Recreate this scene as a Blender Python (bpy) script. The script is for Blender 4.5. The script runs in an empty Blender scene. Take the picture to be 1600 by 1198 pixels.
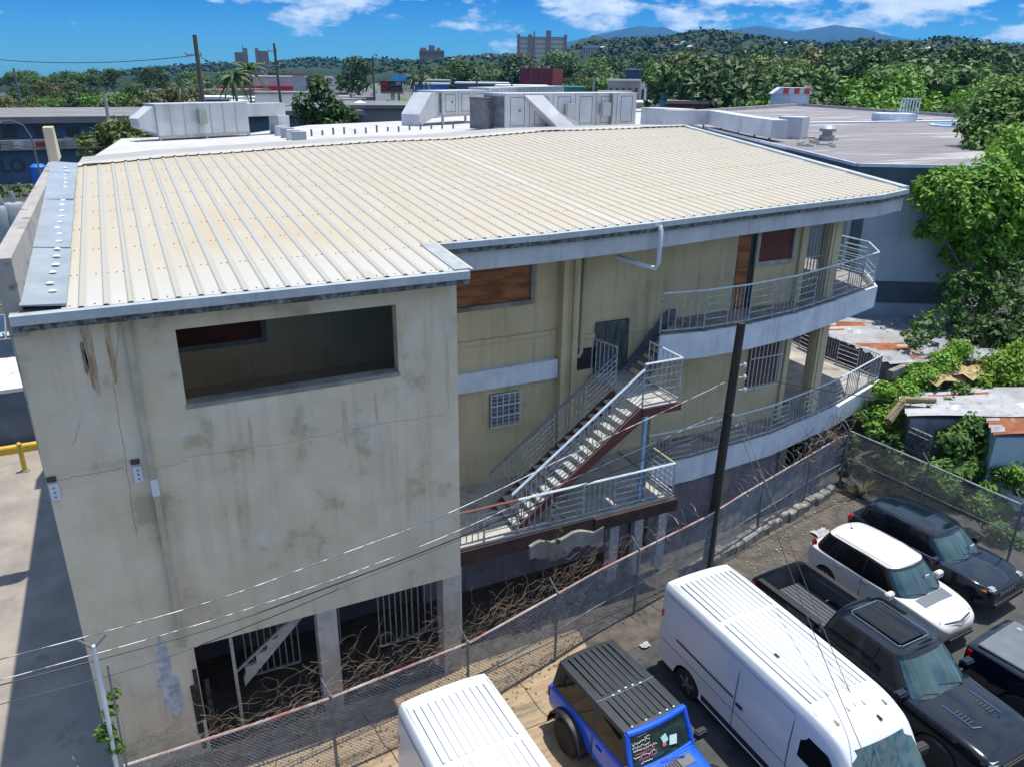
import bpy, bmesh, math, random
from mathutils import Vector, Matrix, noise
S = bpy.context.scene
COL = S.collection
rad = math.radians
# ------------------------------------------------------------------ camera
FPX, PITCH, ROLL, YAW, CH = 1220.0, rad(21.6), rad(0.7), rad(26.2), 14.0
FW = Vector((math.sin(YAW)*math.cos(PITCH), math.cos(YAW)*math.cos(PITCH), -math.sin(PITCH)))
_r = Vector((math.cos(YAW), -math.sin(YAW), 0)); _u = _r.cross(FW)
RT = math.cos(ROLL)*_r + math.sin(ROLL)*_u
UP = -math.sin(ROLL)*_r + math.cos(ROLL)*_u
cd = bpy.data.cameras.new('camera'); co = bpy.data.objects.new('camera', cd); COL.objects.link(co)
cd.sensor_width = 36; cd.lens = 36*FPX/1600; cd.clip_start = .2; cd.clip_end = 30000
M4 = Matrix((RT, UP, -FW)).transposed().to_4x4(); M4.translation = (0, 0, CH); co.matrix_world = M4
S.camera = co
EYE = Vector((0, 0, CH))
def ray(px, py): return (px-800)*RT - (py-599)*UP + FPX*FW
def at(px, py, z):                       # point of the plane at height z
    d = ray(px, py); return EYE + d*((z-CH)/d.z)
def aty(px, py, y):                      # point of the upright plane at depth y
    d = ray(px, py); return EYE + d*(y/d.y)
def far(px, py, r):                      # point r metres away over the ground
    d = ray(px, py); return EYE + d*(r/math.hypot(d.x, d.y))
# ------------------------------------------------------------------ sky, sun, exposure
SUN_EL, SUN_AZ = 78.5, 82.0              # degrees; azimuth clockwise from +y
W = bpy.data.worlds.new('World'); S.world = W; W.use_nodes = True
nt = W.node_tree; N = nt.nodes; L = nt.links; N.clear()
out = N.new('ShaderNodeOutputWorld'); bg = N.new('ShaderNodeBackground'); bg.inputs[1].default_value = .15
sky = N.new('ShaderNodeTexSky'); sky.sky_type = 'NISHITA'; sky.sun_disc = False
sky.sun_elevation = rad(SUN_EL); sky.sun_rotation = rad(SUN_AZ); sky.air_density = 1.0; sky.dust_density = .3; sky.ozone_density = 4
tc = N.new('ShaderNodeTexCoord'); sx = N.new('ShaderNodeSeparateXYZ'); L.new(tc.outputs['Generated'], sx.inputs[0])
tint = N.new('ShaderNodeValToRGB'); L.new(sx.outputs['Z'], tint.inputs[0])
e = tint.color_ramp.elements; e[0].position = 0; e[0].color = (.13, .40, .62, 1); e[1].position = .55; e[1].color = (.82, .90, 1, 1)
x_ = e.new(.09); x_.color = (.010, .165, .47, 1)
mul = N.new('ShaderNodeMix'); mul.data_type = 'RGBA'; mul.blend_type = 'MULTIPLY'; mul.inputs[0].default_value = 1
L.new(sky.outputs[0], mul.inputs[6]); L.new(tint.outputs[0], mul.inputs[7])
mp = N.new('ShaderNodeMapping'); L.new(tc.outputs['Generated'], mp.inputs[0]); mp.inputs['Scale'].default_value = (9, 9, 24)
mp.inputs['Location'].default_value = (1.7, .4, .6)
n1 = N.new('ShaderNodeTexNoise'); L.new(mp.outputs[0], n1.inputs[0]); n1.inputs['Scale'].default_value = 1.5; n1.inputs['Detail'].default_value = 9; n1.inputs['Roughness'].default_value = .58
az = N.new('ShaderNodeMath'); az.operation = 'ARCTAN2'; L.new(sx.outputs['X'], az.inputs[0]); L.new(sx.outputs['Y'], az.inputs[1])
azr = N.new('ShaderNodeMapRange'); L.new(az.outputs[0], azr.inputs[0]); azr.inputs[1].default_value = .1; azr.inputs[2].default_value = .62; azr.inputs[3].default_value = -.10; azr.inputs[4].default_value = .035
er = N.new('ShaderNodeMapRange'); L.new(sx.outputs['Z'], er.inputs[0]); er.inputs[1].default_value = .012; er.inputs[2].default_value = .08; er.inputs[3].default_value = -.09; er.inputs[4].default_value = .045
a1 = N.new('ShaderNodeMath'); L.new(n1.outputs[0], a1.inputs[0]); L.new(azr.outputs[0], a1.inputs[1])
a2 = N.new('ShaderNodeMath'); L.new(a1.outputs[0], a2.inputs[0]); L.new(er.outputs[0], a2.inputs[1])
cr = N.new('ShaderNodeMapRange'); L.new(a2.outputs[0], cr.inputs[0]); cr.inputs[1].default_value = .475; cr.inputs[2].default_value = .60; cr.clamp = True
n2 = N.new('ShaderNodeTexNoise'); L.new(mp.outputs[0], n2.inputs[0]); n2.inputs['Scale'].default_value = 4; n2.inputs['Detail'].default_value = 6
cc = N.new('ShaderNodeMix'); cc.data_type = 'RGBA'; L.new(n2.outputs[0], cc.inputs[0]); cc.inputs[6].default_value = (1.6, 2.4, 3.6, 1); cc.inputs[7].default_value = (5.2, 5.5, 5.9, 1)
mx = N.new('ShaderNodeMix'); mx.data_type = 'RGBA'; L.new(cr.outputs[0], mx.inputs[0]); L.new(mul.outputs[2], mx.inputs[6]); L.new(cc.outputs[2], mx.inputs[7])
L.new(mx.outputs[2], bg.inputs[0]); L.new(bg.outputs[0], out.inputs[0])
sl = bpy.data.lights.new('sun', 'SUN'); sl.energy = 3.6; sl.angle = rad(.5); sl.color = (1, .96, .88)
so = bpy.data.objects.new('sun', sl); COL.objects.link(so); so.location = (20, 0, 60)
sd = Vector((math.sin(rad(SUN_AZ))*math.cos(rad(SUN_EL)), math.cos(rad(SUN_AZ))*math.cos(rad(SUN_EL)), math.sin(rad(SUN_EL))))
so.rotation_euler = sd.to_track_quat('Z', 'Y').to_euler()
S.view_settings.view_transform = 'Standard'; S.view_settings.look = 'None'; S.view_settings.exposure = .62; S.view_settings.gamma = 1
S.cycles.max_bounces = 6; S.cycles.transparent_max_bounces = 6; S.cycles.volume_bounces = 0
# ------------------------------------------------------------------ materials
MATS = {}
def mat(name, c=(.5,.5,.5), c2=None, sc=3.0, rough=.7, metal=0, bump=0, bsc=None, streak=None, spots=None, lo=.35, hi=.65, coat=0, isl=0, stretch=(1, 1, 1), spec=None, grad=None, trans=0, tile=None):
    """c/c2 mixed by noise; streak=(colour, amount, scale) runs down; spots=(colour, threshold, scale) patches; grad=(axis,a,b,colour) wear along an axis"""
    if name in MATS: return MATS[name]
    m = bpy.data.materials.new(name); m.use_nodes = True; t = m.node_tree; n = t.nodes; l = t.links
    b = n['Principled BSDF']; b.inputs['Roughness'].default_value = rough; b.inputs['Metallic'].default_value = metal
    if coat: b.inputs['Coat Weight'].default_value = coat; b.inputs['Coat Roughness'].default_value = .03
    if spec is not None: b.inputs['Specular IOR Level'].default_value = spec
    tc = n.new('ShaderNodeTexCoord'); mp = n.new('ShaderNodeMapping'); mp.inputs['Scale'].default_value = stretch; l.new(tc.outputs['Object'], mp.inputs[0])
    def nz(scale, det=6, vec=None, rg=.6):
        q = n.new('ShaderNodeTexNoise'); q.inputs['Scale'].default_value = scale; q.inputs['Detail'].default_value = det; q.inputs['Roughness'].default_value = rg
        l.new(vec or mp.outputs[0], q.inputs[0]); return q.outputs[0]
    def rng(s, a, b_):
        q = n.new('ShaderNodeMapRange'); l.new(s, q.inputs[0]); q.inputs[1].default_value = a; q.inputs[2].default_value = b_; return q.outputs[0]
    def mix(f, a, bcol):
        q = n.new('ShaderNodeMix'); q.data_type = 'RGBA'
        if isinstance(f, float): q.inputs[0].default_value = f
        else: l.new(f, q.inputs[0])
        for i, v in ((6, a), (7, bcol)):
            if isinstance(v, tuple): q.inputs[i].default_value = (*v, 1)
            else: l.new(v, q.inputs[i])
        return q.outputs[2]
    def mth(op, a, b_):
        q = n.new('ShaderNodeMath'); q.operation = op
        for i, v in ((0, a), (1, b_)):
            if isinstance(v, (int, float)): q.inputs[i].default_value = v
            else: l.new(v, q.inputs[i])
        return q.outputs[0]
    cur = c
    if c2: cur = mix(rng(nz(sc), lo, hi), c, c2)
    if isl:
        g = n.new('ShaderNodeNewGeometry'); oi = n.new('ShaderNodeObjectInfo')
        f = mth('MULTIPLY', g.outputs['Random Per Island'], float(isl))
        k = mth('ADD', f, mth('MULTIPLY', oi.outputs['Random'], .35))
        cur = mix(k, cur, (min(c[0]*3.0, .4), min(c[1]*2.3, .5), c[2]*1.2))
    if grad:
        ax, a, bb, gc = grad; s = n.new('ShaderNodeSeparateXYZ'); l.new(tc.outputs['Object'], s.inputs[0])
        f = mth('ADD', rng(s.outputs[ax], a, bb), mth('MULTIPLY', mth('SUBTRACT', nz(1.3), .5), 1.1))
        q = n.new('ShaderNodeClamp'); l.new(f, q.inputs[0]); cur = mix(q.outputs[0], cur, gc)
    for sp in (spots or []):
        cur = mix(mth('MULTIPLY', rng(nz(sp[2], 8, None, .65), sp[1], sp[1]+(sp[4] if len(sp) > 4 else .06)), sp[3]), cur, sp[0])
    for st in (streak or []):
        m2 = n.new('ShaderNodeMapping'); m2.inputs['Scale'].default_value = (st[2], st[2], st[2]*.06); l.new(tc.outputs['Object'], m2.inputs[0])
        f = mth('MULTIPLY', rng(nz(1, 5, m2.outputs[0]), .5, .75), float(st[1])); f = mth('MULTIPLY', f, rng(nz(.35), .35, .6))
        cur = mix(f, cur, st[0])
    if tile:
        br = n.new('ShaderNodeTexBrick'); br.inputs['Scale'].default_value = tile[0]; br.inputs['Mortar Size'].default_value = tile[2]; br.offset = 0 if len(tile) < 4 else .5
        l.new(tc.outputs['Object'], br.inputs[0]); br.inputs['Color1'].default_value = (1, 1, 1, 1); br.inputs['Color2'].default_value = (.9, .9, .9, 1); br.inputs['Mortar'].default_value = (0, 0, 0, 1)
        cur = mix(mth('SUBTRACT', 1.0, br.outputs[0]), cur, tile[1])
    if isinstance(cur, tuple): b.inputs[0].default_value = (*cur, 1)
    else: l.new(cur, b.inputs[0])
    if bump:
        q = n.new('ShaderNodeBump'); q.inputs['Strength'].default_value = bump; q.inputs['Distance'].default_value = .03; l.new(nz(bsc or sc*6), q.inputs['Height']); l.new(q.outputs[0], b.inputs['Normal'])
    if trans:
        tr = n.new('ShaderNodeBsdfTranslucent'); l.new(b.inputs[0].links[0].from_socket, tr.inputs[0]) if b.inputs[0].links else None
        ms = n.new('ShaderNodeMixShader'); ms.inputs[0].default_value = trans; l.new(b.outputs[0], ms.inputs[1]); l.new(tr.outputs[0], ms.inputs[2]); l.new(ms.outputs[0], n['Material Output'].inputs[0])
    MATS[name] = m; return m
# ------------------------------------------------------------------ mesh helpers
class MB:
    def __init__(s): s.v = []; s.f = []; s.m = []
    def add(s, vs, fs, mi=0):
        o = len(s.v); s.v += [tuple(p) for p in vs]; s.f += [tuple(i+o for i in f) for f in fs]; s.m += [mi]*len(fs); return s
    def box(s, a, b, mi=0):
        x0, x1 = sorted((a[0], b[0])); y0, y1 = sorted((a[1], b[1])); z0, z1 = sorted((a[2], b[2]))
        return s.add([(x0,y0,z0),(x1,y0,z0),(x1,y1,z0),(x0,y1,z0),(x0,y0,z1),(x1,y0,z1),(x1,y1,z1),(x0,y1,z1)],
                     [(0,3,2,1),(4,5,6,7),(0,1,5,4),(1,2,6,5),(2,3,7,6),(3,0,4,7)], mi)
    def cbox(s, c, d, rz=0, mi=0):
        k, sn = math.cos(rz), math.sin(rz); o = []
        for z in (-1, 1):
            for x, y in ((-1,-1),(1,-1),(1,1),(-1,1)):
                X, Y = x*d[0]/2, y*d[1]/2; o.append((c[0]+X*k-Y*sn, c[1]+X*sn+Y*k, c[2]+z*d[2]/2))
        return s.add(o, [(0,3,2,1),(4,5,6,7),(0,1,5,4),(1,2,6,5),(2,3,7,6),(3,0,4,7)], mi)
    def beam(s, p, q, w, h=None, mi=0):            # rectangular bar p-q
        h = h or w; p = Vector(p); q = Vector(q); d = (q-p).normalized()
        u = d.cross(Vector((0,0,1)))
        if u.length < 1e-3: u = Vector((1,0,0))
        u.normalize(); v = u.cross(d); o = []
        for e_ in (p, q):
            for a, b in ((-1,-1),(1,-1),(1,1),(-1,1)): o.append(e_+u*(a*w/2)+v*(b*h/2))
        return s.add(o, [(0,3,2,1),(4,5,6,7),(0,1,5,4),(1,2,6,5),(2,3,7,6),(3,0,4,7)], mi)
    def tube(s, pts, r, n=6, mi=0, cap=True):
        pts = [Vector(p) for p in pts]; rs = r if isinstance(r, (list, tuple)) else [r]*len(pts); o = []; fs = []; pu = None
        for i, p in enumerate(pts):
            d = (pts[min(i+1, len(pts)-1)]-pts[max(i-1, 0)])
            if d.length < 1e-6: d = Vector((0,0,1))
            d.normalize(); u = d.cross(Vector((0,0,1))) if pu is None else pu - d*pu.dot(d)
            if u.length < 1e-3: u = d.cross(Vector((1,0,0)))
            u.normalize(); pu = u; v = d.cross(u)
            for k in range(n): a = 2*math.pi*k/n; o.append(p+(u*math.cos(a)+v*math.sin(a))*rs[i])
        for i in range(len(pts)-1):
            for k in range(n): k2 = (k+1) % n; fs.append((i*n+k, i*n+k2, (i+1)*n+k2, (i+1)*n+k))
        if cap: fs.append(tuple(range(n-1, -1, -1))); fs.append(tuple((len(pts)-1)*n+k for k in range(n)))
        return s.add(o, fs, mi)
    def prism(s, poly, z0, z1, mi=0):              # vertical extrusion of xy polygon; z0/z1 number or function
        n = len(poly); f0 = z0 if callable(z0) else (lambda x, y: z0); f1 = z1 if callable(z1) else (lambda x, y: z1)
        o = [(x, y, f0(x, y)) for x, y in poly]+[(x, y, f1(x, y)) for x, y in poly]
        return s.add(o, [tuple(range(n-1, -1, -1)), tuple(range(n, 2*n))]+[(i, (i+1) % n, n+(i+1) % n, n+i) for i in range(n)], mi)
    def pl(s, poly, ax, a, b, mi=0):               # polygon in a plane, extruded along axis ax from a to b
        n = len(poly); o = []
        for t_ in (a, b):
            for p in poly: q = list(p); q.insert(ax, t_); o.append(tuple(q))
        return s.add(o, [tuple(range(n-1, -1, -1)), tuple(range(n, 2*n))]+[(i, (i+1) % n, n+(i+1) % n, n+i) for i in range(n)], mi)
    def lathe(s, c, prof, n=16, mi=0, axis=2):     # prof: (radius, height)
        o = []; fs = []
        for r, h in prof:
            for k in range(n):
                a = 2*math.pi*k/n; p = [r*math.cos(a), r*math.sin(a)]; p.insert(axis, h); o.append((c[0]+p[0], c[1]+p[1], c[2]+p[2]))
        for i in range(len(prof)-1):
            for k in range(n): k2 = (k+1) % n; fs.append((i*n+k, i*n+k2, (i+1)*n+k2, (i+1)*n+k))
        fs.append(tuple(range(n-1, -1, -1))); fs.append(tuple((len(prof)-1)*n+k for k in range(n)))
        return s.add(o, fs, mi)
    def grid(s, rows, mi=0, close=False):
        n = len(rows[0]); o = [p for r in rows for p in r]; fs = []
        for i in range(len(rows)-1):
            for k in range(n if close else n-1): k2 = (k+1) % n; fs.append((i*n+k, i*n+k2, (i+1)*n+k2, (i+1)*n+k))
        return s.add(o, fs, mi)
    def xf(s, M):
        s.v = [tuple(M @ Vector(p)) for p in s.v]; return s
    def build(s, name, mats, parent=None, smooth=False, label=None, bevel=0, norm=True):
        me = bpy.data.meshes.new(name); me.from_pydata(s.v, [], s.f)
        for m in (mats if isinstance(mats, (list, tuple)) else [mats]): me.materials.append(m)
        me.polygons.foreach_set('material_index', s.m)
        if norm:
            b = bmesh.new(); b.from_mesh(me); bmesh.ops.recalc_face_normals(b, faces=b.faces)
            if bevel: bmesh.ops.bevel(b, geom=[e_ for e_ in b.edges if len(e_.link_faces) == 2 and e_.calc_face_angle(0) > .6], offset=bevel, segments=2, affect='EDGES', clamp_overlap=True)
            b.to_mesh(me); b.free()
        if smooth:
            me.polygons.foreach_set('use_smooth', [True]*len(me.polygons))
            if smooth is not True: me.set_sharp_from_angle(angle=rad(smooth))
        o = bpy.data.objects.new(name, me); COL.objects.link(o)
        if parent is not None:
            o.parent = parent
            if not parent.get('local'):
                q = parent; M = Matrix()
                while q is not None: M = q.matrix_basis @ M if q.type == 'EMPTY' else M; q = q.parent
                o.matrix_parent_inverse = M.inverted() if parent.type == 'EMPTY' else Matrix()
        if label: o['label'] = label
        return o
def tag(o, label, cat, group=None, kind=None):
    if label: o['label'] = label
    if cat: o['category'] = cat
    if group: o['group'] = group
    if kind: o['kind'] = kind
    return o
def thing(name, label, cat, loc=(0,0,0), group=None, rz=0, local=False):
    o = bpy.data.objects.new(name, None); COL.objects.link(o); o.location = loc; o.rotation_euler = (0,0,rz); o.empty_display_size = .3
    if local: o['local'] = 1
    return tag(o, label, cat, group)
def struct(o): o['kind'] = 'structure'; return o
def copy_tree(o, parent=None):
    c = o.copy(); COL.objects.link(c); c.parent = parent
    for ch in list(o.children): copy_tree(ch, c)
    return c
def lin(a, b, t): return Vector(a)*(1-t)+Vector(b)*t
R = random.Random(7)
# ------------------------------------------------------------------ surface materials
M_wall = mat('aged_stucco', (.66,.575,.43), (.54,.47,.335), sc=.9, rough=.92, bump=.25, bsc=9, streak=[((.2,.16,.1), .6, 2.2)],
             spots=[((.62,.60,.54), .54, .8, .45, .10), ((.26,.22,.14), .58, .9, .5, .1), ((.1,.095,.08), .70, 3.0, .6)])
M_wall2 = mat('olive_stucco', (.60,.50,.31), (.50,.42,.25), sc=.7, rough=.9, bump=.15, bsc=10, streak=[((.13,.12,.07), .5, 5)], spots=[((.3,.29,.2), .62, 1.0, .35)])
M_band = mat('white_paint', (.66,.70,.74), (.52,.56,.62), sc=1.4, rough=.8, streak=[((.2,.24,.3), .45, 5)], spots=[((.16,.2,.25), .66, 1.6, .6)])
M_fascia = mat('grey_fascia', (.52,.54,.56), (.42,.44,.46), sc=1.2, rough=.85, streak=[((.12,.12,.11), .6, 5)], spots=[((.08,.08,.08), .66, 2.2, .6)])
M_gutter = mat('gutter_metal', (.50,.54,.56), (.38,.42,.44), sc=2.5, rough=.5, metal=.25, streak=[((.25,.3,.33), .5, 8)])
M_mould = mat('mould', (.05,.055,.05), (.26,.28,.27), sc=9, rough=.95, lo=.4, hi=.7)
M_roof = mat('cream_roof_sheet', (.47,.385,.245), (.50,.43,.31), sc=.55, rough=.45, metal=.1, stretch=(1, .35, 1), lo=.3, hi=.7,
             spots=[((.36,.27,.15), .58, 1.3, .4, .15), ((.56,.50,.40), .58, .8, .5, .12)], grad=(1, 17.6, 14.6, (.50,.48,.42)))
M_rib = mat('roof_rib', (.42,.405,.36), (.44,.40,.31), sc=1.1, rough=.5, metal=.15, stretch=(1, .3, 1))
M_ribw = mat('pale_roof_sheet', (.53,.49,.40), (.49,.43,.33), sc=1.2, rough=.45, metal=.1, stretch=(1, .3, 1))
M_flash = mat('blue_grey_flashing', (.33,.37,.40), (.26,.30,.33), sc=1.5, rough=.5, metal=.2, spots=[((.6,.63,.65), .66, 2.5, .7)])
M_conc = mat('raw_concrete', (.30,.29,.26), (.17,.165,.15), sc=1.8, rough=.95, bump=.3, streak=[((.05,.05,.045), .7, 3)], spots=[((.06,.06,.055), .6, 2.4, .7)])
M_concl = mat('pale_concrete', (.45,.44,.40), (.30,.29,.26), sc=2.2, rough=.95, bump=.3, spots=[((.1,.1,.09), .58, 2.2, .7, .1), ((.5,.42,.3), .63, .8, .6, .1)])
M_purple = mat('lilac_concrete', (.27,.25,.29), (.18,.165,.19), sc=1.6, rough=.95, streak=[((.06,.055,.06), .7, 4)])
M_red = mat('oxide_red_steel', (.15,.035,.03), (.08,.03,.025), sc=3, rough=.75)
M_ply = mat('plywood', (.34,.135,.045), (.20,.065,.025), sc=1.0, rough=.7, stretch=(1.2, 1, 7), lo=.42, hi=.58, spots=[((.10,.025,.012), .57, .25, .75, .12)])
M_ply2 = mat('red_brown_board', (.15,.04,.025), (.10,.03,.02), sc=2, rough=.7)
M_rail = mat('peeling_grey_paint', (.40,.43,.46), (.22,.24,.26), sc=9, rough=.6, metal=.2, spots=[((.62,.63,.64), .54, 14, .9, .03)])
M_railw = mat('pale_rail_paint', (.58,.66,.72), (.45,.52,.58), sc=6, rough=.5)
M_iron = mat('grille_iron', (.45,.44,.42), (.28,.27,.25), sc=8, rough=.6, metal=.2)
M_dark = mat('dark_void', (.012,.012,.012), rough=.9)
M_pvc = mat('grey_pvc', (.55,.58,.60), rough=.4)
M_wood = mat('dark_creosote_wood', (.025,.018,.014), (.05,.038,.03), sc=5, rough=.85, stretch=(1, 1, .1), bump=.4)
M_polew = mat('grey_pole_wood', (.17,.13,.095), (.10,.075,.055), sc=5, rough=.9, stretch=(1, 1, .1))
M_gap = mat('window_gap_black', (.02,.022,.025), rough=.3)
M_stain = mat('black_stain', (.01,.01,.009), (.06,.055,.045), sc=7, rough=.95)
M_peel = mat('peeled_white', (.55,.58,.62), (.3,.32,.34), sc=6, rough=.95)
def gz(y): return 10.3+.07*(y-14.2)          # the roof plane
# ------------------------------------------------------------------ the main building
B = thing('building', 'long beige building with cream ribbed metal roof, plywood windows and outside stairs', 'building', (2, 14.6, 0))
# left block front wall with the long opening
YF = 14.6
w = MB(); X0, X1, XA, XB, ZA, ZB = -2.0, 5.88, .46, 4.57, 8.22, 9.68
w.box((X0, YF, 2.86), (XA, YF+.28, 10.05)); w.box((XB, YF, 2.86), (X1, YF+.28, 10.05)); w.box((XA, YF, 2.86), (XB, YF+.28, ZA)); w.box((XA, YF, ZB), (XB, YF+.28, 10.05))
w.box((X0, YF, -.1), (-.12, YF+.28, 2.86))
w.build('front_wall', M_wall, B)
MB().box((X0, YF+.28, -.1), (X0+.25, 30.2, 10.5)).build('side_wall', M_wall, B)
MB().box((X1-.25, YF+.28, 2.86), (X1, 18.4, 10.2)).build('side_wall', M_wall, B)
MB().box((XA-.02, YF-.02, ZA-.07), (XB+.02, YF+.30, ZA+.015)).build('opening_sill', M_conc, B)
MB().box((X0+.25, YF+.28, 7.0), (X1-.25, 18.4, 7.12)).build('balcony_floor', mat('tan_balcony_floor', (.62,.52,.36), (.5,.42,.3), sc=2, rough=.9), B)
# recessed main wall, y = 18.4, with window and door boards
YR = 18.4
MB().box((X0+.25, YR, 2.9), (19.3, YR+.25, 10.35)).build('recessed_wall', M_wall2, B)
MB().box((19.05, YR+.25, 2.9), (19.3, 30, 10.6)).build('side_wall', M_wall2, B)
def board(x0, x1, z0, z1, m, frame=M_conc, fw=.12, name='boarded_window'):
    b = MB().box((x0, YR-.03, z0), (x1, YR+.02, z1)).build(name, m, B)
    f = MB().box((x0-fw, YR-.1, z0-fw), (x1+fw, YR-.002, z0)).box((x0-fw, YR-.1, z0), (x0, YR-.002, z1+.02)).box((x1, YR-.1, z0), (x1+fw, YR-.002, z1+.02))
    f.build('frame', frame, b)
    return b
board(6.0, 9.55, 8.28, 9.85, M_ply); board(-.9, 2.42, 8.15, 9.5, M_ply2)
board(17.55, 18.95, 8.6, 9.95, M_ply2, M_concl)
MB().box((16.75, YR-.03, 7.12), (17.22, YR+.02, 9.9)).build('door', M_ply, B)
MB().box((17.22, YR-.02, 7.12), (17.5, YR+.02, 9.9)).build('door_gap', M_gap, B)
MB().box((5.9, YR-.06, 7.18), (10.4, YR, 7.3)).build('ledge', M_wall2, B)
MB().box((10.95, YR-.05, 6.9), (19.3, YR, 7.02)).build('ledge', M_wall2, B)
MB().box((5.9, YR-.18, 5.9), (10.42, YR, 6.46)).build('white_band', M_band, B)
c = MB(); c.box((10.45, YR-.3, 2.95), (10.6, YR, 10.1)); c.box((10.6, YR-.22, 2.95), (10.8, YR, 10.1)); c.box((10.8, YR-.3, 2.95), (10.98, YR, 10.1)); c.build('column', M_wall2, B)
MB().tube([(11.2, YR-.12, 10.1), (11.2, YR-.12, 6.55), (11.14, YR-.12, 6.43), (10.98, YR-.12, 6.42)], .065, 8).build('downpipe', M_wall2, B, smooth=True)
MB().box((10.98, YR-.02, 5.95), (11.8, YR+.01, 6.6)).build('dark_opening', M_gap, B)
MB().box((11.72, YR-.1, 5.78), (12.85, YR-.02, 7.34)).build('door', mat('weathered_dark_door', (.03,.035,.035), (.10,.12,.12), sc=4, rough=.8, stretch=(3,1,.4)), B)
# small louvre window with grille
gw = MB().box((8.35, YR-.04, 4.7), (9.25, YR+.01, 5.66)).build('window', mat('louvre', (.22,.23,.25), (.1,.1,.11), sc=3, rough=.5), B)
g = MB()
for i in range(7): g.box((8.36, YR-.09, 4.73+i*.135), (9.24, YR-.04, 4.76+i*.135))
g.build('louvres', mat('louvre_slats', (.35,.36,.38), rough=.5), gw)
g = MB()
for i in range(6): x = 8.33+i*.185; g.box((x, YR-.16, 4.68), (x+.022, YR-.138, 5.68))
for z in (4.68, 5.0, 5.33, 5.66): g.box((8.33, YR-.165, z), (9.28, YR-.143, z+.03))
g.build('grille', M_railw, gw)
# barred window on the lower right
gw = MB().box((17.75, YR-.05, 4.35), (19.1, YR+.01, 6.15)).build('window', mat('brown_boards', (.14,.07,.035), (.09,.045,.025), sc=3, stretch=(4,1,.4)), B)
g = MB()
for i in range(9): x = 17.7+i*.172; g.box((x, YR-.17, 4.3), (x+.025, YR-.145, 6.2))
for z in (4.3, 5.35): g.box((17.7, YR-.175, z), (19.12, YR-.15, z+.035))
g.build('grille', M_railw, gw)
# slabs, deck and terraces
dk = [(5.88, 15.5), (12.75, 15.42), (12.78, 17.0), (13.2, 17.2), (13.2, 18.4), (5.88, 18.4)]
MB().prism(dk, 2.78, 2.95).build('deck', M_concl, B)
br = MB(); br.box((5.9, 15.38, 2.5), (10.1, 15.5, 2.9)); br.box((10.1, 15.3, 2.52), (12.8, 15.42, 2.88)); br.build('deck_edge_beam', mat('dark_rusty_beam', (.07,.03,.025), (.02,.018,.018), sc=2.5, rough=.9), B)
R.seed(3); pk = MB(); n = 14; up = []; dn = []
for i in range(n+1):
    x = 8.1+i*.16; up.append((x, 2.62+.08*math.sin(i*.9)+R.uniform(-.03, .03))); dn.append((x, 2.12+.12*math.sin(i*.7+1)+R.uniform(-.06, .06)))
pk.pl(up+dn[::-1], 1, 15.26, 15.37); pk.v = [(p[0], p[1], p[2]) for p in pk.v]
pk.build('broken_plaster_slab', M_conc, B)
LT = [(12.8, 17.1), (14.6, 17.02), (18.1, 17.3), (21.8, 18.1), (25.6, 19.35), (25.5, 22.4), (25.9, 24.8), (25.9, 30), (19.3, 30), (19.3, 18.4), (12.8, 18.4)]
MB().prism(LT, 2.72, 3.0).build('lower_terrace', mat('terrace_floor', (.42,.39,.34), (.24,.23,.21), sc=1.0, rough=.95, spots=[((.09,.09,.085), .56, .7, .75, .08), ((.52,.42,.32), .6, .5, .6, .1)]), B)
fr = MB()
for a, b_ in zip(LT[:4], LT[1:5]):
    a3 = (a[0], a[1]-.06, 2.64); b3 = (b_[0], b_[1]-.06, 2.64); fr.beam(a3, b3, .12, .74)
fr.build('terrace_front_band', M_band, B)
MB().prism([(12.8, 17.4), (18.2, 17.65), (19.5, 17.95), (19.5, 18.25), (12.8, 17.75)], -.1, 2.72).build('lower_wall', M_purple, B)
MB().box((5.88, 17.5, -.1), (12.8, 17.75, 2.78)).build('lower_wall', M_purple, B)
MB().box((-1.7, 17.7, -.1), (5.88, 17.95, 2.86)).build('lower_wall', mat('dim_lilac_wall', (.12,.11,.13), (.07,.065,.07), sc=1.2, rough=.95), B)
MB().box((X0+.25, YF+.28, 2.74), (X1, 18.4, 2.86)).build('ceiling_slab', M_conc, B)
for (x, y) in ((13.3, 17.2), (16.2, 17.2), (19.2, 17.8), (21.6, 18.3), (24.4, 19.3)):
    MB().box((x, y, -.1), (x+.32, y+.3, 2.7)).build('column', M_conc, B)
for i in range(5):
    x = 11.0+i*.42
    MB().box((x, 15.9, .2+.0*i), (x+.3, 16.1, 2.5)).build('deck_post', M_conc if i % 2 else M_peel, B) if i in (0, 2, 4) else None
UT = [(13.15, 17.2), (14.6, 17.0), (16.3, 17.02), (18.4, 17.3), (20.6, 17.86), (23.6, 18.75), (24.85, 20.2), (24.9, 22), (24.9, 30), (19.3, 30), (19.3, 18.4), (14.2, 18.4), (14.2, 18.0)]
MB().prism(UT, 6.95, 7.12).build('upper_balcony', M_conc, B)
fb = MB()
UF = UT[:6]
for a, b_ in zip(UF, UF[1:]):
    d = (Vector(b_)-Vector(a)).normalized(); nrm = Vector((d.y, -d.x))*.07; ex = d*.03
    p = [Vector(a)-ex, Vector(b_)+ex, Vector(b_)+ex+nrm, Vector(a)-ex+nrm]; fb.prism([(q.x, q.y) for q in p], 6.33, 7.11)
fb.prism([(23.6, 18.68), (23.68, 18.68), (24.95, 20.2), (24.85, 20.25)], 6.35, 7.10)
fb.build('balcony_fascia', M_band, B)
def colm(x, y, z0, z1, d=.42):
    c = MB(); c.box((x, y, z0), (x+d, y+d, z1)); c.box((x-.03, y+.1, z0), (x, y+d-.1, z1)); c.box((x+.12, y-.03, z0), (x+d-.12, y, z1)); c.build('column', M_wall2, B)
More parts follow.
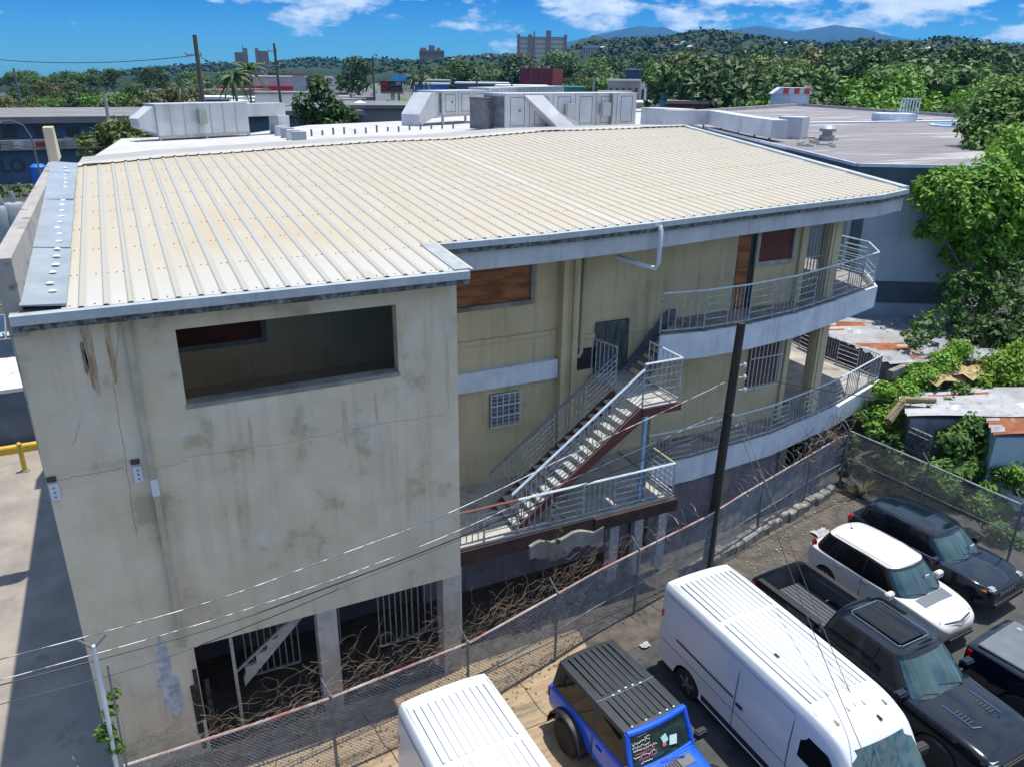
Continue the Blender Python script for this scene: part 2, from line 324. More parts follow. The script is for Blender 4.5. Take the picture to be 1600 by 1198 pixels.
colm(20.35, 17.95, 3.0, 6.95); colm(20.6, 18.3, 7.12, 10.35)
MB().box((19.3, YR-.1, 7.12), (19.55, YR+.3, 10.35)).build('column', M_wall2, B)
MB().box((19.3, YR-.1, 3.0), (19.5, YR+.3, 6.95)).build('column', M_wall2, B)
# security grille between the columns upstairs
g = MB()
for i in range(8): p = lin((19.6, 18.5, 7.2), (20.6, 18.5, 7.2), i/7); g.box((p.x, 18.5, 7.2), (p.x+.03, 18.53, 10.2))
g.box((19.6, 18.49, 8.5), (20.6, 18.54, 8.54)); g.box((19.6, 18.49, 9.6), (20.6, 18.54, 9.64)); g.build('security_grille', M_iron, B)
# railings: alternating upright and level bars
def railing(pts, h=1.0, step=1.0, name='railing', m=M_rail, top=M_railw, first=0, parent=None, nb=6, nh=4, tr=.028):
    g = MB(); tp = MB(); k = first
    for a, b_ in zip(pts, pts[1:]):
        a = Vector(a); b_ = Vector(b_); Ls = (b_-a).length; n = max(1, round(Ls/step)); up = Vector((0, 0, h))
        tp.tube([a+up, b_+up], tr, 6)
        g.beam(a+Vector((0,0,.08)), b_+Vector((0,0,.08)), .04)
        for i in range(n):
            p = lin(a, b_, i/n); q = lin(a, b_, (i+1)/n)
            g.tube([p, p+up], .03, 4)
            if k % 2 == 0:
                for j in range(1, nb): r = lin(p, q, j/nb); g.tube([r+Vector((0,0,.08)), r+up], .016, 4)
            else:
                for j in range(1, nh+1): zz = Vector((0, 0, .08+(h-.08)*j/(nh+1))); g.tube([p+zz, q+zz], .016, 4)
            k += 1
        g.tube([b_, b_+up], .022, 4)
    o = g.build(name, m, parent or B); tp.build('handrail', top, o)
    return o
railing([(5.93, 15.5, 2.97), (7.85, 15.5, 2.97)], .98, .95, top=mat('red_painted_rail', (.28,.07,.05), (.2,.1,.08), sc=4))
railing([(7.85, 15.5, 2.97), (12.72, 15.46, 2.97)], .98, 1.05, first=0, tr=.034, nb=6)
railing([(12.72, 15.46, 2.97), (12.75, 16.95, 2.97)], .98, 1.5, first=1, top=mat('yellow_edged_rail', (.42,.40,.22), rough=.6))
railing([(13.0, 17.12, 3.02)]+[(x, y+.05, 3.02) for x, y in LT[1:5]], 1.0, 1.02, m=M_rail, top=M_railw)
railing([(25.55, 19.4, 3.02), (25.45, 22.4, 3.02), (25.8, 24.8, 3.02), (25.8, 29, 3.02)], 1.0, 1.1, first=0, nb=8)
ur = [(13.2, 17.27, 7.14)]+[(x, y+.07, 7.14) for x, y in UT[1:6]]
o = railing(ur, 1.18, 1.02, m=M_rail, top=M_railw)
railing([(23.6, 18.82, 7.14), (24.75, 20.25, 7.14), (24.8, 22.5, 7.14)], 1.18, 1.3, first=0, m=M_railw, top=M_railw)
g = MB()
for z in (7.35, 7.55, 7.75, 7.95): g.tube([(23.6, 18.86, z), (24.75, 20.3, z), (24.8, 22.5, z)], .011, 4)
g.build('railing', M_railw, B)
# outside stairs up to the landing, then along the wall
SX0, SX1, SY0, SY1, SZ0, SZ1 = 7.72, 11.55, 15.58, 16.95, 2.95, 5.76
n = 16; tr = MB()
for i in range(n-1):
    x = SX0+(SX1-SX0)*(i+.35)/n; z = SZ0+(SZ1-SZ0)*(i+1)/n; tr.box((x, SY0+.05, z-.05), (x+.25, SY1-.05, z))
st = tr.build('stair_treads', mat('worn_treads', (.46,.45,.42), (.28,.27,.25), sc=6, rough=.95, spots=[((.06,.06,.06), .6, 5, .8)]), B)
for yy in (SY0, SY1-.05):
    s = MB(); s.pl([(SX0-.05, SZ0-.02), (SX0+.2, SZ0-.02), (SX1, SZ1-.38), (SX1, SZ1+.02), (SX1-.15, SZ1+.02)], 1, yy, yy+.05); s.build('stringer', M_red, B)
s = MB(); s.beam((SX0, SY0-.008, SZ0+.03), (SX1-.1, SY0-.008, SZ1+.03), .012, .03); s.build('stringer_edge', mat('worn_orange_edge', (.5,.33,.2), rough=.8), B)
MB().box((SX1, SY0, SZ1-.06), (12.78, 18.35, SZ1)).build('landing', M_concl, B)
MB().box((SX1, SY0-.04, SZ1-.22), (12.8, SY0, SZ1)).box((12.78, SY0, SZ1-.22), (12.82, 18.3, SZ1)).build('landing_edge', M_red, B)
MB().box((11.6, 15.52, 2.97), (11.7, 15.62, SZ1-.22)).build('landing_post', mat('pale_blue_post', (.28,.42,.55), (.2,.3,.4), sc=4, rough=.6), B)
MB().box((11.78, 15.66, 2.97), (11.9, 15.78, SZ1-.2)).build('landing_post', M_mould, B)
def slope_rail(y, hp=M_rail, top=M_railw, pan=(0,1,0)):
    g = MB(); t_ = MB(); a = Vector((SX0, y, SZ0)); b_ = Vector((SX1, y, SZ1)); up = Vector((0,0,1.12)); n = 4
    t_.tube([a+up, b_+up], .034, 6); g.beam(a+Vector((0,0,.2)), b_+Vector((0,0,.2)), .025)
    for i in range(n):
        p = lin(a, b_, i/n); q = lin(a, b_, (i+1)/n); g.tube([p, p+up], .02, 4)
        if i % 2 == 0:
            for j in range(1, 7): r = lin(p, q, j/7); g.tube([r+Vector((0,0,.2)), r+up], .015, 4)
        else:
            for j in range(1, 6): zz = Vector((0,0,.2+.92*j/6)); g.tube([p+zz, q+zz], .015, 4)
    g.tube([b_, b_+up], .022, 4)
    o = g.build('stair_railing', hp, B); t_.build('handrail', top, o)
slope_rail(SY0+.02); slope_rail(SY1-.03, top=mat('blue_grey_rail', (.16,.22,.27), (.1,.13,.16), sc=5))
railing([(SX1, SY0+.03, SZ1), (12.75, SY0+.03, SZ1)], 1.25, 1.3, name='landing_railing', first=1, nh=5, tr=.03)
railing([(12.75, SY0+.03, SZ1), (12.75, 17.1, SZ1)], 1.25, 1.6, name='landing_railing', first=0, nb=7, tr=.03)
railing([(SX1, SY1, SZ1), (11.35, 17.9, SZ1)], 1.3, 1.2, name='landing_railing', first=0, nb=6, top=M_rail)
s = MB(); s.pl([(12.6, 5.72), (12.9, 5.72), (14.5, 7.1), (14.5, 7.3), (14.2, 7.3)], 1, 17.35, 17.4); s.pl([(12.6, 5.72), (12.9, 5.72), (14.5, 7.1), (14.5, 7.45), (14.2, 7.45)], 1, 18.25, 18.3)
s.build('upper_stringer', mat('blue_grey_steel', (.13,.17,.2), (.08,.1,.12), sc=3, rough=.7), B)
s = MB()
for i in range(7): s.box((12.85+i*.22, 17.4, 5.93+i*.18), (13.1+i*.22, 18.25, 5.97+i*.18))
s.build('upper_treads', M_conc, B)
# ground floor: pillars, gates, little white stair
for x in (2.43, 5.42):
    MB().box((x, YF, -.1), (x+.44, YF+.4, 2.86)).build('column', mat('peeling_pillar', (.50,.47,.42), (.36,.33,.28), sc=2.5, rough=.9, spots=[((.1,.09,.08), .62, 4, .8)]), B)
def gate(x0, x1, y, z0, z1, n=6):
    g = MB()
    for i in range(n+1): x = x0+(x1-x0)*i/n; g.box((x, y, z0), (x+.03, y+.03, z1))
    g.box((x0, y-.01, z0), (x1+.03, y+.04, z0+.05)); g.box((x0, y-.01, z1-.3), (x1+.03, y+.04, z1-.26)); g.build('barred_gate', M_iron, B)
gate(4.2, 5.1, 16.1, .15, 2.7, 6); gate(5.1, 6.0, 16.15, .15, 2.7, 5); gate(.95, 2.2, 16.3, .25, 2.7, 8); gate(2.75, 3.3, 16.6, .2, 2.6, 4)
s = MB(); s.pl([(.8, .88), (2.5, 2.6), (2.5, 2.8), (2.4, 2.8), (.8, 1.15)], 1, 15.3, 15.38)
for i in range(6): s.pl([(.85+i*.265, 1.1+i*.27), (.85+i*.265, 1.42+i*.27), (1.12+i*.265, 1.42+i*.27)], 1, 15.29, 15.39)
s.build('zigzag_stair', mat('white_stair_side', (.5,.5,.48), (.35,.35,.33), sc=3), B)
MB().beam((.62, 14.9, 2.7), (.62, 14.9, 0), .07, .07).beam((.62, 15.1, 1.5), (2.3, 15.2, 2.72), .05, .05).build('stair_post', M_iron, B)
MB().box((6.15, 15.6, -.1), (6.3, 15.8, 2.5)).build('deck_post', M_railw, B)
# drain pipes and fixings on the big wall
p1 = aty(196, 500, YF-.05); p2 = aty(277, 1000, YF-.05)
MB().box((p1.x-.055, YF-.12, 3.0), (p1.x+.055, YF, 10.05)).build('downpipe', mat('stucco_pipe', (.47,.44,.34), (.36,.33,.24), sc=2, rough=.8, streak=[((.12,.1,.08), .6, 4)]), B)
MB().box((p1.x-.065, YF-.14, 6.55), (p1.x+.065, YF-.01, 6.9)).build('pipe_collar', M_band, B)
for px, py in ((86, 768), (216, 740)):
    p = aty(px, py, YF-.03); o = MB().box((p.x-.075, YF-.05, p.z-.16), (p.x+.075, YF-.005, p.z+.16)).build('anchor_plate', M_band, B)
    b_ = MB()
    for k in (-.09, 0, .09): b_.lathe((p.x, YF-.05, p.z+k), [(.014, -.02), (.014, 0)], 6, 0, 1)
    b_.box((p.x-.09, YF-.03, p.z+.2), (p.x+.06, YF-.005, p.z+.3)); b_.build('bolts', mat('rusty_iron', (.10,.05,.035), (.05,.03,.025), sc=8), o)
# damage on the wall: rust runs, mould, peeled patch, cracks (thin skins proud of the stucco)
def blob(px, py, w_, h_, m, name, seed, y=YF, rag=.25, n=44):
    c0 = aty(px, py, y); rr = random.Random(seed); P = []
    for i in range(n):
        a = 2*math.pi*i/n; k = 1+rag*1.6*noise.noise(Vector((math.cos(a)*1.6, math.sin(a)*1.6, seed*3.1)))+rr.uniform(-rag, rag)*.22; P.append((c0.x+math.cos(a)*w_/2*k, c0.z+math.sin(a)*h_/2*k))
    MB().pl(P, 1, y-.006, y-.001).build(name, m, B)
M_rust = mat('rust_run', (.33,.20,.10), (.50,.44,.33), sc=5, rough=.95, stretch=(2.5, 1, .25), lo=.4, hi=.6)
blob(140, 553, .16, 1.35, M_rust, 'rust_stain', 1); blob(172, 545, .10, 1.1, M_rust, 'rust_stain', 2)
blob(262, 1068, .40, 1.35, M_peel, 'peeled_patch', 6, rag=.6)
for k, (px, py, w_, h_) in enumerate(((330, 650, .05, .5), (392, 642, .07, .9), (470, 632, .05, .6), (540, 618, .08, 1.1), (588, 608, .05, .7), (700, 520, .06, 1.4))): blob(px, py+44*h_, w_, h_, mat('sill_drip', (.44,.39,.29), (.54,.47,.35), sc=4, rough=.95, stretch=(2, 1, .3)), 'drip_stain', 20+k, rag=.4)
blob(132, 560, .08, .5, mat('soft_mould', (.10,.09,.07), (.3,.27,.2), sc=6, rough=.95), 'mould_stain', 7, rag=.4)
s = MB(); rr = random.Random(4)
for k in range(7):
    x = -.12+rr.uniform(-.22, .16); z0 = rr.uniform(0, 1.5); s.box((x, YF-.012-.002*k, z0), (x+rr.uniform(.04, .1), YF-.001, z0+rr.uniform(.6, 1.5)))
s.build('mould_stain', M_stain, B)
def crack(pts, seed, y=YF, w_=.007):
    rr = random.Random(seed); P = []
    for (a, b_) in zip(pts, pts[1:]):
        for i in range(10): t = i/10; p = aty(a[0]+(b_[0]-a[0])*t, a[1]+(b_[1]-a[1])*t, y); P.append((p.x+rr.uniform(-.02, .02), y-.001, p.z+rr.uniform(-.025, .025)))
    MB().tube(P, w_/2, 3).build('crack', mat('crack_dark', (.17,.15,.115), rough=1), B)
crack([(72, 752), (130, 742), (200, 728)], 1, w_=.010); crack([(186, 505), (178, 600), (197, 730), (215, 850)], 2)
crack([(125, 660), (112, 700)], 3); crack([(238, 733), (300, 718)], 4, w_=.006); crack([(290, 715), (420, 695), (640, 655), (700, 645)], 5, w_=.006)
# ------------------------------------------------------------------ roof
E0 = [(-1.2, 14.22), (5.98, 14.22), (5.98, 16.25), (8.9, 16.3), (12, 16.55), (15.5, 16.98), (19.6, 17.4), (21.6, 17.6), (23.35, 18.05)]
RG = [(25.6, 33.0), (21.5, 32.7), (17.2, 32.4), (12.3, 30.9), (9.3, 30.7), (5.6, 29.8), (3.3, 29.1), (1.55, 28.7), (-1.1, 27.5)]
def yat(line, x):
    L_ = sorted(line)
    for (a, b_) in zip(L_, L_[1:]):
        if a[0] <= x <= b_[0] and b_[0] > a[0]: return a[1]+(b_[1]-a[1])*(x-a[0])/(b_[0]-a[0])
    return L_[0][1] if x < L_[0][0] else L_[-1][1]
def eave_y(x): return 14.22 if x <= 5.98 else yat([(5.981, 16.25)]+E0[3:], x)
def ridge_y(x): return yat(RG, x)
def yright(x): return 18.05+(x-23.35)*(33.0-18.05)/(25.6-23.35)
xs = []; x = -1.2; PAN = .372
while x < 25.6: xs += [(x, 0, 0), (x+.235, 0, 0), (x+.262, .024, 1), (x+.318, .024, 1), (x+.345, 0, 1)]; x += PAN
sh = MB(); sh_r = MB()
for i in range(len(xs)-1):
    xa, ha, ka = xs[i]; xb, hb, kb = xs[i+1]
    if xb > 25.55: break
    pi = i//5; mi = 2 if pi == 33 else 0
    if ka == 1 or kb == 1: mi = 1
    ya = eave_y(xa) if xa <= 23.35 else yright(xa); yb = eave_y(xb) if xb <= 23.35 else yright(xb)
    if xa < 5.98 < xb: yb = ya
    za, zb = ridge_y(xa), ridge_y(xb)
    if ya >= za or yb >= zb: break
    n = 6
    rows = [[(xa, ya+(za-ya)*k/n, gz(ya+(za-ya)*k/n)+ha+.05), (xb, yb+(zb-yb)*k/n, gz(yb+(zb-yb)*k/n)+hb+.05)] for k in range(n+1)]
    sh.grid(rows, mi)
jl = MB()
for k in range(2, 69, 3):
    x = -1.2+PAN*k+.325
    if x > 25.2: break
    ya = eave_y(x) if x <= 23.35 else yright(x); za = ridge_y(x)
    if za > ya+.5: jl.beam((x, ya+.02, gz(ya)+.066), (x, za-.05, gz(za)+.066), .013, .006)
jl.build('sheet_laps', mat('dark_lap_rust', (.16,.12,.08), (.30,.25,.17), sc=1.5, rough=.9), B)  # thin dark joint line along every third rib
RF = sh.build('roof_sheet', [M_roof, M_rib, M_ribw], B, norm=False)
poly = [(-1.95, 14.2)]+E0[1:]+RG[:-1]+[(-1.95, 27.2)]
MB().prism(poly, lambda x, y: gz(y)-.1, lambda x, y: gz(y)+.01).build('roof_deck', M_conc, B)
sc = MB(); R.seed(5)
for k in range(8):
    for i in range(70):
        x = -1.2+PAN*i+.12; ye = eave_y(x) if x < 23.3 else yright(x); y = ye+.12+k*1.72
        if y > ridge_y(x)-.2 or x > 25: continue
        if k: x += R.uniform(-.03, .03)
        for dx in ((0, .11) if k % 2 else (0, )):
            z = gz(y)+.052; sc.lathe((x+dx, y, z), [(.017, 0), (.01, .012)], 5)
            if R.random() < .5: sc.lathe((x+dx+.1, y+.02, z), [(.012, 0), (.01, .01)], 5)
o = sc.build('roof_screws', mat('rusty_screws', (.16,.09,.055), (.08,.05,.04), sc=4), B); o['kind'] = 'stuff'
def strip(line, off, w_, dz, h_, m, name):
    s = MB()
    for (a, b_) in zip(line, line[1:]):
        d = (Vector(b_)-Vector(a)).normalized(); nn = Vector((d.y, -d.x)); A = Vector(a)+nn*off; C_ = Vector(b_)+nn*off
        s.prism([tuple(A), tuple(C_), tuple(C_+nn*w_), tuple(A+nn*w_)], lambda x, y: gz(y)+dz-h_, lambda x, y: gz(y)+dz)
    return s.build(name, m, B)
EL = [(-1.93, 14.22)]+E0[1:2]; ER = E0[3:]; ER = [(5.98, 16.25)]+ER
strip(EL, -.04, .16, .045, .16, M_gutter, 'gutter'); strip([(5.98, 14.2), (5.98, 16.2)], -.3, .34, .075, .09, mat('grey_side_flashing', (.36,.38,.38), (.26,.27,.27), sc=3), 'side_flashing')
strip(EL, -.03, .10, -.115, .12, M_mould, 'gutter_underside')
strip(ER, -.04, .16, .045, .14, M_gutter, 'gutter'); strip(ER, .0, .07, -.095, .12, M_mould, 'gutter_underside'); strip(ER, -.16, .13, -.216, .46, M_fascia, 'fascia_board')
strip([(23.35, 18.05), (25.6, 33.0)], -.14, .28, .12, .07, M_gutter, 'side_flashing'); strip([(23.3, 18.0), (24.2, 24.0)], -.2, .13, -.1, .46, M_fascia, 'fascia_board')
MB().prism([(5.98, 16.3), (8.9, 16.45), (12, 16.7), (15.5, 17.1), (19.6, 17.5), (21.6, 17.7), (23.3, 18.15), (24.0, 22), (24, 30), (19.3, 30), (19.3, 18.4), (5.98, 18.4)], lambda x, y: gz(y)-.30, lambda x, y: gz(y)-.12).build('soffit', M_conc, B)
rc = MB()
for (a, b_) in zip(RG, RG[1:]):
    for (o0, o1, z0, z1) in ((-.25, .15, .115, .13), (.15, .75, .13, .08)):
        rc.add([(a[0], a[1]+o0, gz(a[1])+z0), (b_[0], b_[1]+o0, gz(b_[1])+z0), (b_[0], b_[1]+o1, gz(b_[1])+z1), (a[0], a[1]+o1, gz(a[1])+z1)], [(0, 1, 2, 3)])
rc.build('ridge_cap', M_ribw, B, norm=False)
bs = MB()
for (a, b_) in zip(RG, RG[1:]): bs.add([(a[0], a[1]+.6, gz(a[1])+.08), (b_[0], b_[1]+.6, gz(b_[1])+.08), (b_[0], b_[1]+4.5, gz(b_[1])-.1), (a[0], a[1]+4.5, gz(a[1])-.1)], [(0, 1, 2, 3)])
bs.build('back_roof_slope', mat('pale_grey_sheet', (.36,.35,.32), (.30,.29,.26), sc=1), B, norm=False)
MB().prism([(-1.9, 27.3), (25.5, 33.5), (25.4, 36), (-1.9, 32)], 0, 10.9).build('back_wall', M_wall, B)
# flashing strip and parapet on the left
for k, (ya, yb, dz, tl) in enumerate(((14.3, 17.9, .0, .02), (17.8, 22.4, .03, -.03), (22.2, 25.6, .045, .03), (25.5, 27.6, .02, 0))):
    MB().add([(-1.78, ya, gz(ya)+.16+dz), (-1.12, ya, gz(ya)+.10+dz+max(tl, 0)), (-1.10, yb, gz(yb)+.10+dz), (-1.78, yb, gz(yb)+.17+dz),
              (-1.78, ya, gz(ya)+.14+dz), (-1.12, ya, gz(ya)+.08+dz), (-1.10, yb, gz(yb)+.08+dz), (-1.78, yb, gz(yb)+.15+dz)], [(0,1,2,3), (4,5,6,7), (0,1,5,4), (1,2,6,5), (2,3,7,6), (3,0,4,7)]).build('flashing_sheet', M_flash, B)
R.seed(6)
for k in range(22): y = 14.9+k*.56; MB().lathe((-1.36+R.uniform(-.05, .05), y+R.uniform(-.08, .08), gz(y)+.155), [(.055+R.uniform(0, .025), 0), (.03, .02)], 8).build('sealant_dab', M_band, B)
pp = MB(); pp.pl([(14.45, 9.9), (30.2, 10.6), (30.2, 11.2), (14.45, 11.2)], 0, -2.02, -1.76); pp.build('parapet', mat('parapet_concrete', (.26,.245,.24), (.40,.37,.32), sc=.8, rough=.95, bump=.4, spots=[((.06,.06,.06), .57, 1.6, .75), ((.5,.42,.22), .66, .5, .6)]), B)
pp = MB(); pp.pl([(29.8, 11.2), (31.5, 11.2), (30.6, 12.25), (29.8, 12.25)], 0, -2.0, -1.72); pp.build('parapet_pier', M_wall, B)
# upper drainpipe hanging off the fascia
MB().tube([(12.25, 16.42, 10.42), (12.25, 16.35, 10.3), (12.25, 16.35, 9.45), (12.2, 16.4, 9.32), (12.0, 16.6, 9.36), (11.6, 17.3, 9.5)], .065, 10).build('drain_pipe', M_pvc, B, smooth=40)
MB().cbox((19.0, 17.9, 9.9), (.03, .3, .06)).build('bracket', M_iron, B)
# ------------------------------------------------------------------ ground, alley, lot
M_asph = mat('asphalt', (.05,.05,.05), (.085,.082,.078), sc=1.5, rough=.95, bump=.3, bsc=60, spots=[((.018,.018,.018), .57, .9, .75, .1), ((.15,.14,.12), .60, .5, .55, .15), ((.16,.15,.14), .66, 7, .6, .03)])
M_city = mat('far_ground', (.065,.065,.06), (.035,.05,.025), sc=.05, rough=1, spots=[((.2,.19,.18), .56, .03, .8)])
M_alley = mat('alley_concrete', (.32,.28,.23), (.22,.195,.165), sc=.8, rough=.95, bump=.2, spots=[((.13,.12,.11), .6, .5, .7, .08), ((.12,.3,.5), .66, .45, .35)])
M_lot = mat('tan_brushed_concrete', (.40,.30,.19), (.27,.20,.13), sc=2.4, rough=.95, bump=.4, bsc=25, stretch=(.5, 3, 1), spots=[((.09,.09,.07), .55, .7, .85, .1), ((.44,.40,.33), .60, 1.4, .6), ((.05,.05,.045), .66, 3.5, .7, .04)])
M_dirt = mat('dark_littered_dirt', (.045,.038,.03), (.10,.085,.065), sc=3, rough=1, bump=.6, spots=[((.30,.28,.25), .70, 9, .8, .02)])
g = MB(); xs_ = [-9000, -3000, -1000, -400, -150, -60, -20, 10, 40, 80, 160, 320, 700, 1500, 4000, 9000]; ys_ = [-60, 0, 30, 60, 120, 250, 450, 800, 1500, 3000, 6000, 12000]
def gh(x, y):
    r = math.hypot(x, y); a = math.degrees(math.atan2(x, y)); k = max(0, min(1, (14-a)/14)); return -max(0, r-500)*.022*k
rows = [[(x, y, gh(x, y)) for x in xs_] for y in ys_]; g.grid(rows); struct(g.build('ground', M_city, norm=False))
struct(MB().prism([(-30, -10), (60, -10), (60, 42), (-30, 42)], .0, .012).build('lot_asphalt', M_asph))
struct(MB().prism([(-14, -6), (-2.05, -6), (-2.05, 33.4), (-14, 33.4)], .005, .022).build('alley_pavement', M_alley))
struct(MB().prism([(-2.04, 6), (8.6, 6), (9.6, 14.0), (9.2, 14.7), (-2.04, 14.62)], .005, .02).build('concrete_apron', M_lot))
struct(MB().prism([(-1.9, 14.63), (9.3, 14.72), (14, 15.3), (22.4, 17.6), (26, 20), (26, 24), (-1.9, 24)], .004, .018).build('yard_dirt', M_dirt))
struct(MB().prism([(9.0, 13.2), (14, 13.9), (21.8, 15.6), (22.3, 17.7), (14.3, 15.45), (9.3, 14.7)], .006, .026).build('littered_strip', mat('littered_asphalt', (.06,.055,.048), (.13,.11,.09), sc=2.2, rough=1, bump=.6, spots=[((.4,.38,.35), .69, 9, .8, .02), ((.03,.045,.015), .6, 1.3, .8)])))
R.seed(9); jn = MB()
for pts in ([(-1.9, 12.0), (2.5, 11.9), (8.8, 12.3)], [(3.2, 14.3), (3.6, 12.0), (3.4, 9)], [(6.9, 14.2), (7.1, 12)]):
    P = []
    for a, b_ in zip(pts, pts[1:]):
        for i in range(8): P.append((a[0]+(b_[0]-a[0])*i/8+R.uniform(-.03, .03), a[1]+(b_[1]-a[1])*i/8+R.uniform(-.03, .03), .021))
    jn.tube(P, .012, 4)
struct(jn.build('pavement_joints', mat('joint_dirt', (.05,.045,.035), rough=1)))
lv = leaves_flat = MB(); 
for i in range(900):
    x = R.uniform(-1.5, 13); y = 13.0+.06*x+R.gauss(.5, .6)+(1.0 if x > 9 else 0); s_ = R.uniform(.02, .05); a = R.uniform(0, 3); lv.add([(x-s_*math.cos(a), y-s_*math.sin(a), .035), (x+s_*.5*math.sin(a), y-s_*.5*math.cos(a), .045), (x+s_*math.cos(a), y+s_*math.sin(a), .035), (x-s_*.5*math.sin(a), y+s_*.5*math.cos(a), .05)], [(0, 1, 2, 3)])
tag(lv.build('dead_leaves', mat('dead_leaf', (.22,.14,.07), (.12,.08,.04), sc=9, rough=1), norm=False), 'dead brown leaves strewn along the foot of the chain-link fence', 'leaves', kind='stuff')
# rubble kerb below the fence
R.seed(11); k = MB(); P0 = [(13.2, 15.3), (16, 16.0), (18.5, 16.6), (21.5, 17.35)]
for (a, b_) in zip(P0, P0[1:]):
    for i in range(7):
        p = Vector(a).lerp(Vector(b_), (i+.5)/7); ang = math.atan2(b_[1]-a[1], b_[0]-a[0])
        k.cbox((p.x, p.y-.08+R.uniform(-.05, .05), .16), (.42, .3+R.uniform(-.05, .1), .34+R.uniform(-.05, .12)), ang+R.uniform(-.1, .1))
tag(k.build('kerb', mat('rubble_kerb', (.34,.33,.30), (.14,.135,.12), sc=4, rough=1, bump=.7), bevel=.03), 'broken rubble concrete kerb running under the chain-link fence', 'kerb')
R.seed(12); k = MB()
for i in range(260):
    t_ = R.random(); x = 13+t_*8.6; y = 14.9+t_*2.0-abs(R.gauss(0, .55)); s_ = R.uniform(.015, .05); k.cbox((x, y, .03+s_/3), (s_*1.6, s_, s_*.5), R.uniform(0, 3))
tag(k.build('litter', mat('pale_litter', (.32,.30,.27), (.12,.10,.08), sc=3, rough=.9)), 'scattered pale rubble and litter on the asphalt below the fence', 'litter', kind='stuff')
def crumple(x, y, s_, seed, label):
    rr = random.Random(seed); b = MB(); n = 7
    b.grid([[(x+(i/n-.5)*s_*1.4+rr.uniform(-.03, .03), y+(j/n-.5)*s_+rr.uniform(-.03, .03), .05+rr.uniform(0, .16)*s_*1.2) for i in range(n+1)] for j in range(n+1)])
    tag(b.build('plastic_bag', mat('crumpled_white', (.42,.43,.45), (.25,.26,.28), sc=4, rough=.5), smooth=True), label, 'bag')
crumple(19.0, 15.35, .42, 1, 'crumpled white plastic lying between the white hatchback and the kerb')
q = at(1008, 1005, .1); crumple(q.x, q.y, .2, 2, 'scrap of white paper beside the rear bumper of the long white van')
# ------------------------------------------------------------------ chain-link fences
M_link = mat('galvanised_wire', (.42,.43,.43), (.22,.22,.22), sc=4, rough=.5, metal=.3)
M_pink = mat('rusty_pink_rail', (.34,.14,.12), (.42,.40,.38), sc=1.6, rough=.7)
M_post = mat('grey_post', (.20,.23,.24), (.1,.11,.12), sc=6, rough=.7)
def chain(line, h, name, label, railm, posts, lean=0, mid=None, pitch=.088):
    T = thing(name, label, 'fence', (line[0][0], line[0][1], 0)); segs = []; tot = 0
    for (a, b_) in zip(line, line[1:]): l_ = (Vector(b_)-Vector(a)).length; segs.append((tot, l_, Vector(a), Vector(b_))); tot += l_
    def P(u, z):
        u = max(0, min(tot, u))
        for (s0, l_, a, b_) in segs:
            if u <= s0+l_+1e-6: q = a.lerp(b_, (u-s0)/l_); return Vector((q.x, q.y+.015*math.sin(u*1.7)*math.sin(z*1.5), z))
    g = MB(); n = int(tot/pitch)
    for i in range(-int(h/pitch), n+1):
        for sg in (1, -1):
            u0 = i*pitch if sg == 1 else i*pitch+h; pts = []
            for k_ in range(6):
                z = h*k_/5; u = u0+sg*z
                if 0 <= u <= tot: pts.append(P(u, z+.04))
            if len(pts) > 1: g.tube(pts, .0062, 3, cap=False)
    g.build('wire_mesh', M_link, T, norm=False)
    r_ = MB(); r_.tube([P(s0+l_*k_/4, h+.05) for (s0, l_, a, b_) in segs for k_ in range(4)]+[P(tot, h+.05)], .028, 6); r_.build('top_rail', railm, T)
    if mid: r_ = MB(); r_.tube([P(tot*(k_/12), mid) for k_ in range(13)], .022, 6); r_.build('middle_rail', M_post, T)
    for u in posts:
        p = P(u, 0); MB().tube([p, p+Vector((0, 0, h+.12))], .035, 8).tube([p+Vector((0, 0, h+.1)), p+Vector((-.12, .22, h+.42))], .02, 5).build('post', M_post, T)
    return T, P, tot
FL = [(-2.25, 12.75), (.65, 12.75), (2.25, 12.8), (5.55, 13.15), (9.6, 14.25), (13.9, 15.2), (15.75, 15.78), (21.6, 17.45), (22.1, 17.5)]
FT, FP, Ftot = chain(FL, 2.05, 'chain_link_fence', 'long chain-link fence with faded pink top rail between building and parked vehicles', M_pink, (0, 4.5, 7.7, 10.5, 13.5, 17.0, 19.5, 22.5, Ftot_ if False else 25.2), mid=1.0)
chain([(22.15, 17.5), (22.4, 15), (22.7, 11.4), (22.7, 7)], 2.2, 'chain_link_fence', 'side chain-link fence with grey rails behind the dark blue SUV, overgrown by shrubs', M_link, (0, 3, 6, 9), mid=1.2)
# coiled razor wire
def coil(p0, p1, r, turns, name, label, seed=1, T=None):
    rr = random.Random(seed); b = MB(); pts = []; n = turns*10; p0 = Vector(p0); p1 = Vector(p1); d = (p1-p0).normalized(); u = d.cross(Vector((0,0,1))).normalized(); v = u.cross(d)
    for i in range(n+1):
        a = 2*math.pi*i/10; k_ = r*(1+.25*math.sin(i*.37+seed)); pts.append(p0.lerp(p1, i/n)+u*math.cos(a)*k_+v*math.sin(a)*k_+Vector((rr.uniform(-.03,.03), rr.uniform(-.03,.03), rr.uniform(-.03,.03))))
    b.tube(pts, .008, 3, cap=False)
    for i in range(0, n, 2): b.cbox(pts[i], (.05, .012, .012), rr.uniform(0, 3))
    return tag(b.build('razor_wire', mat('dull_wire', (.12,.12,.12), (.2,.2,.2), sc=5, rough=.5, metal=.5), T), label, 'wire')
coil(FP(17.8, 2.35), FP(24.3, 2.45), .28, 17, 'razor_wire', 'coiled razor wire along the fence top below the lower terrace', 1)
coil(FP(24.0, 1.9), FP(25.4, 1.7), .5, 8, 'razor_wire', 'tangled razor wire loops heaped over the fence corner', 2)
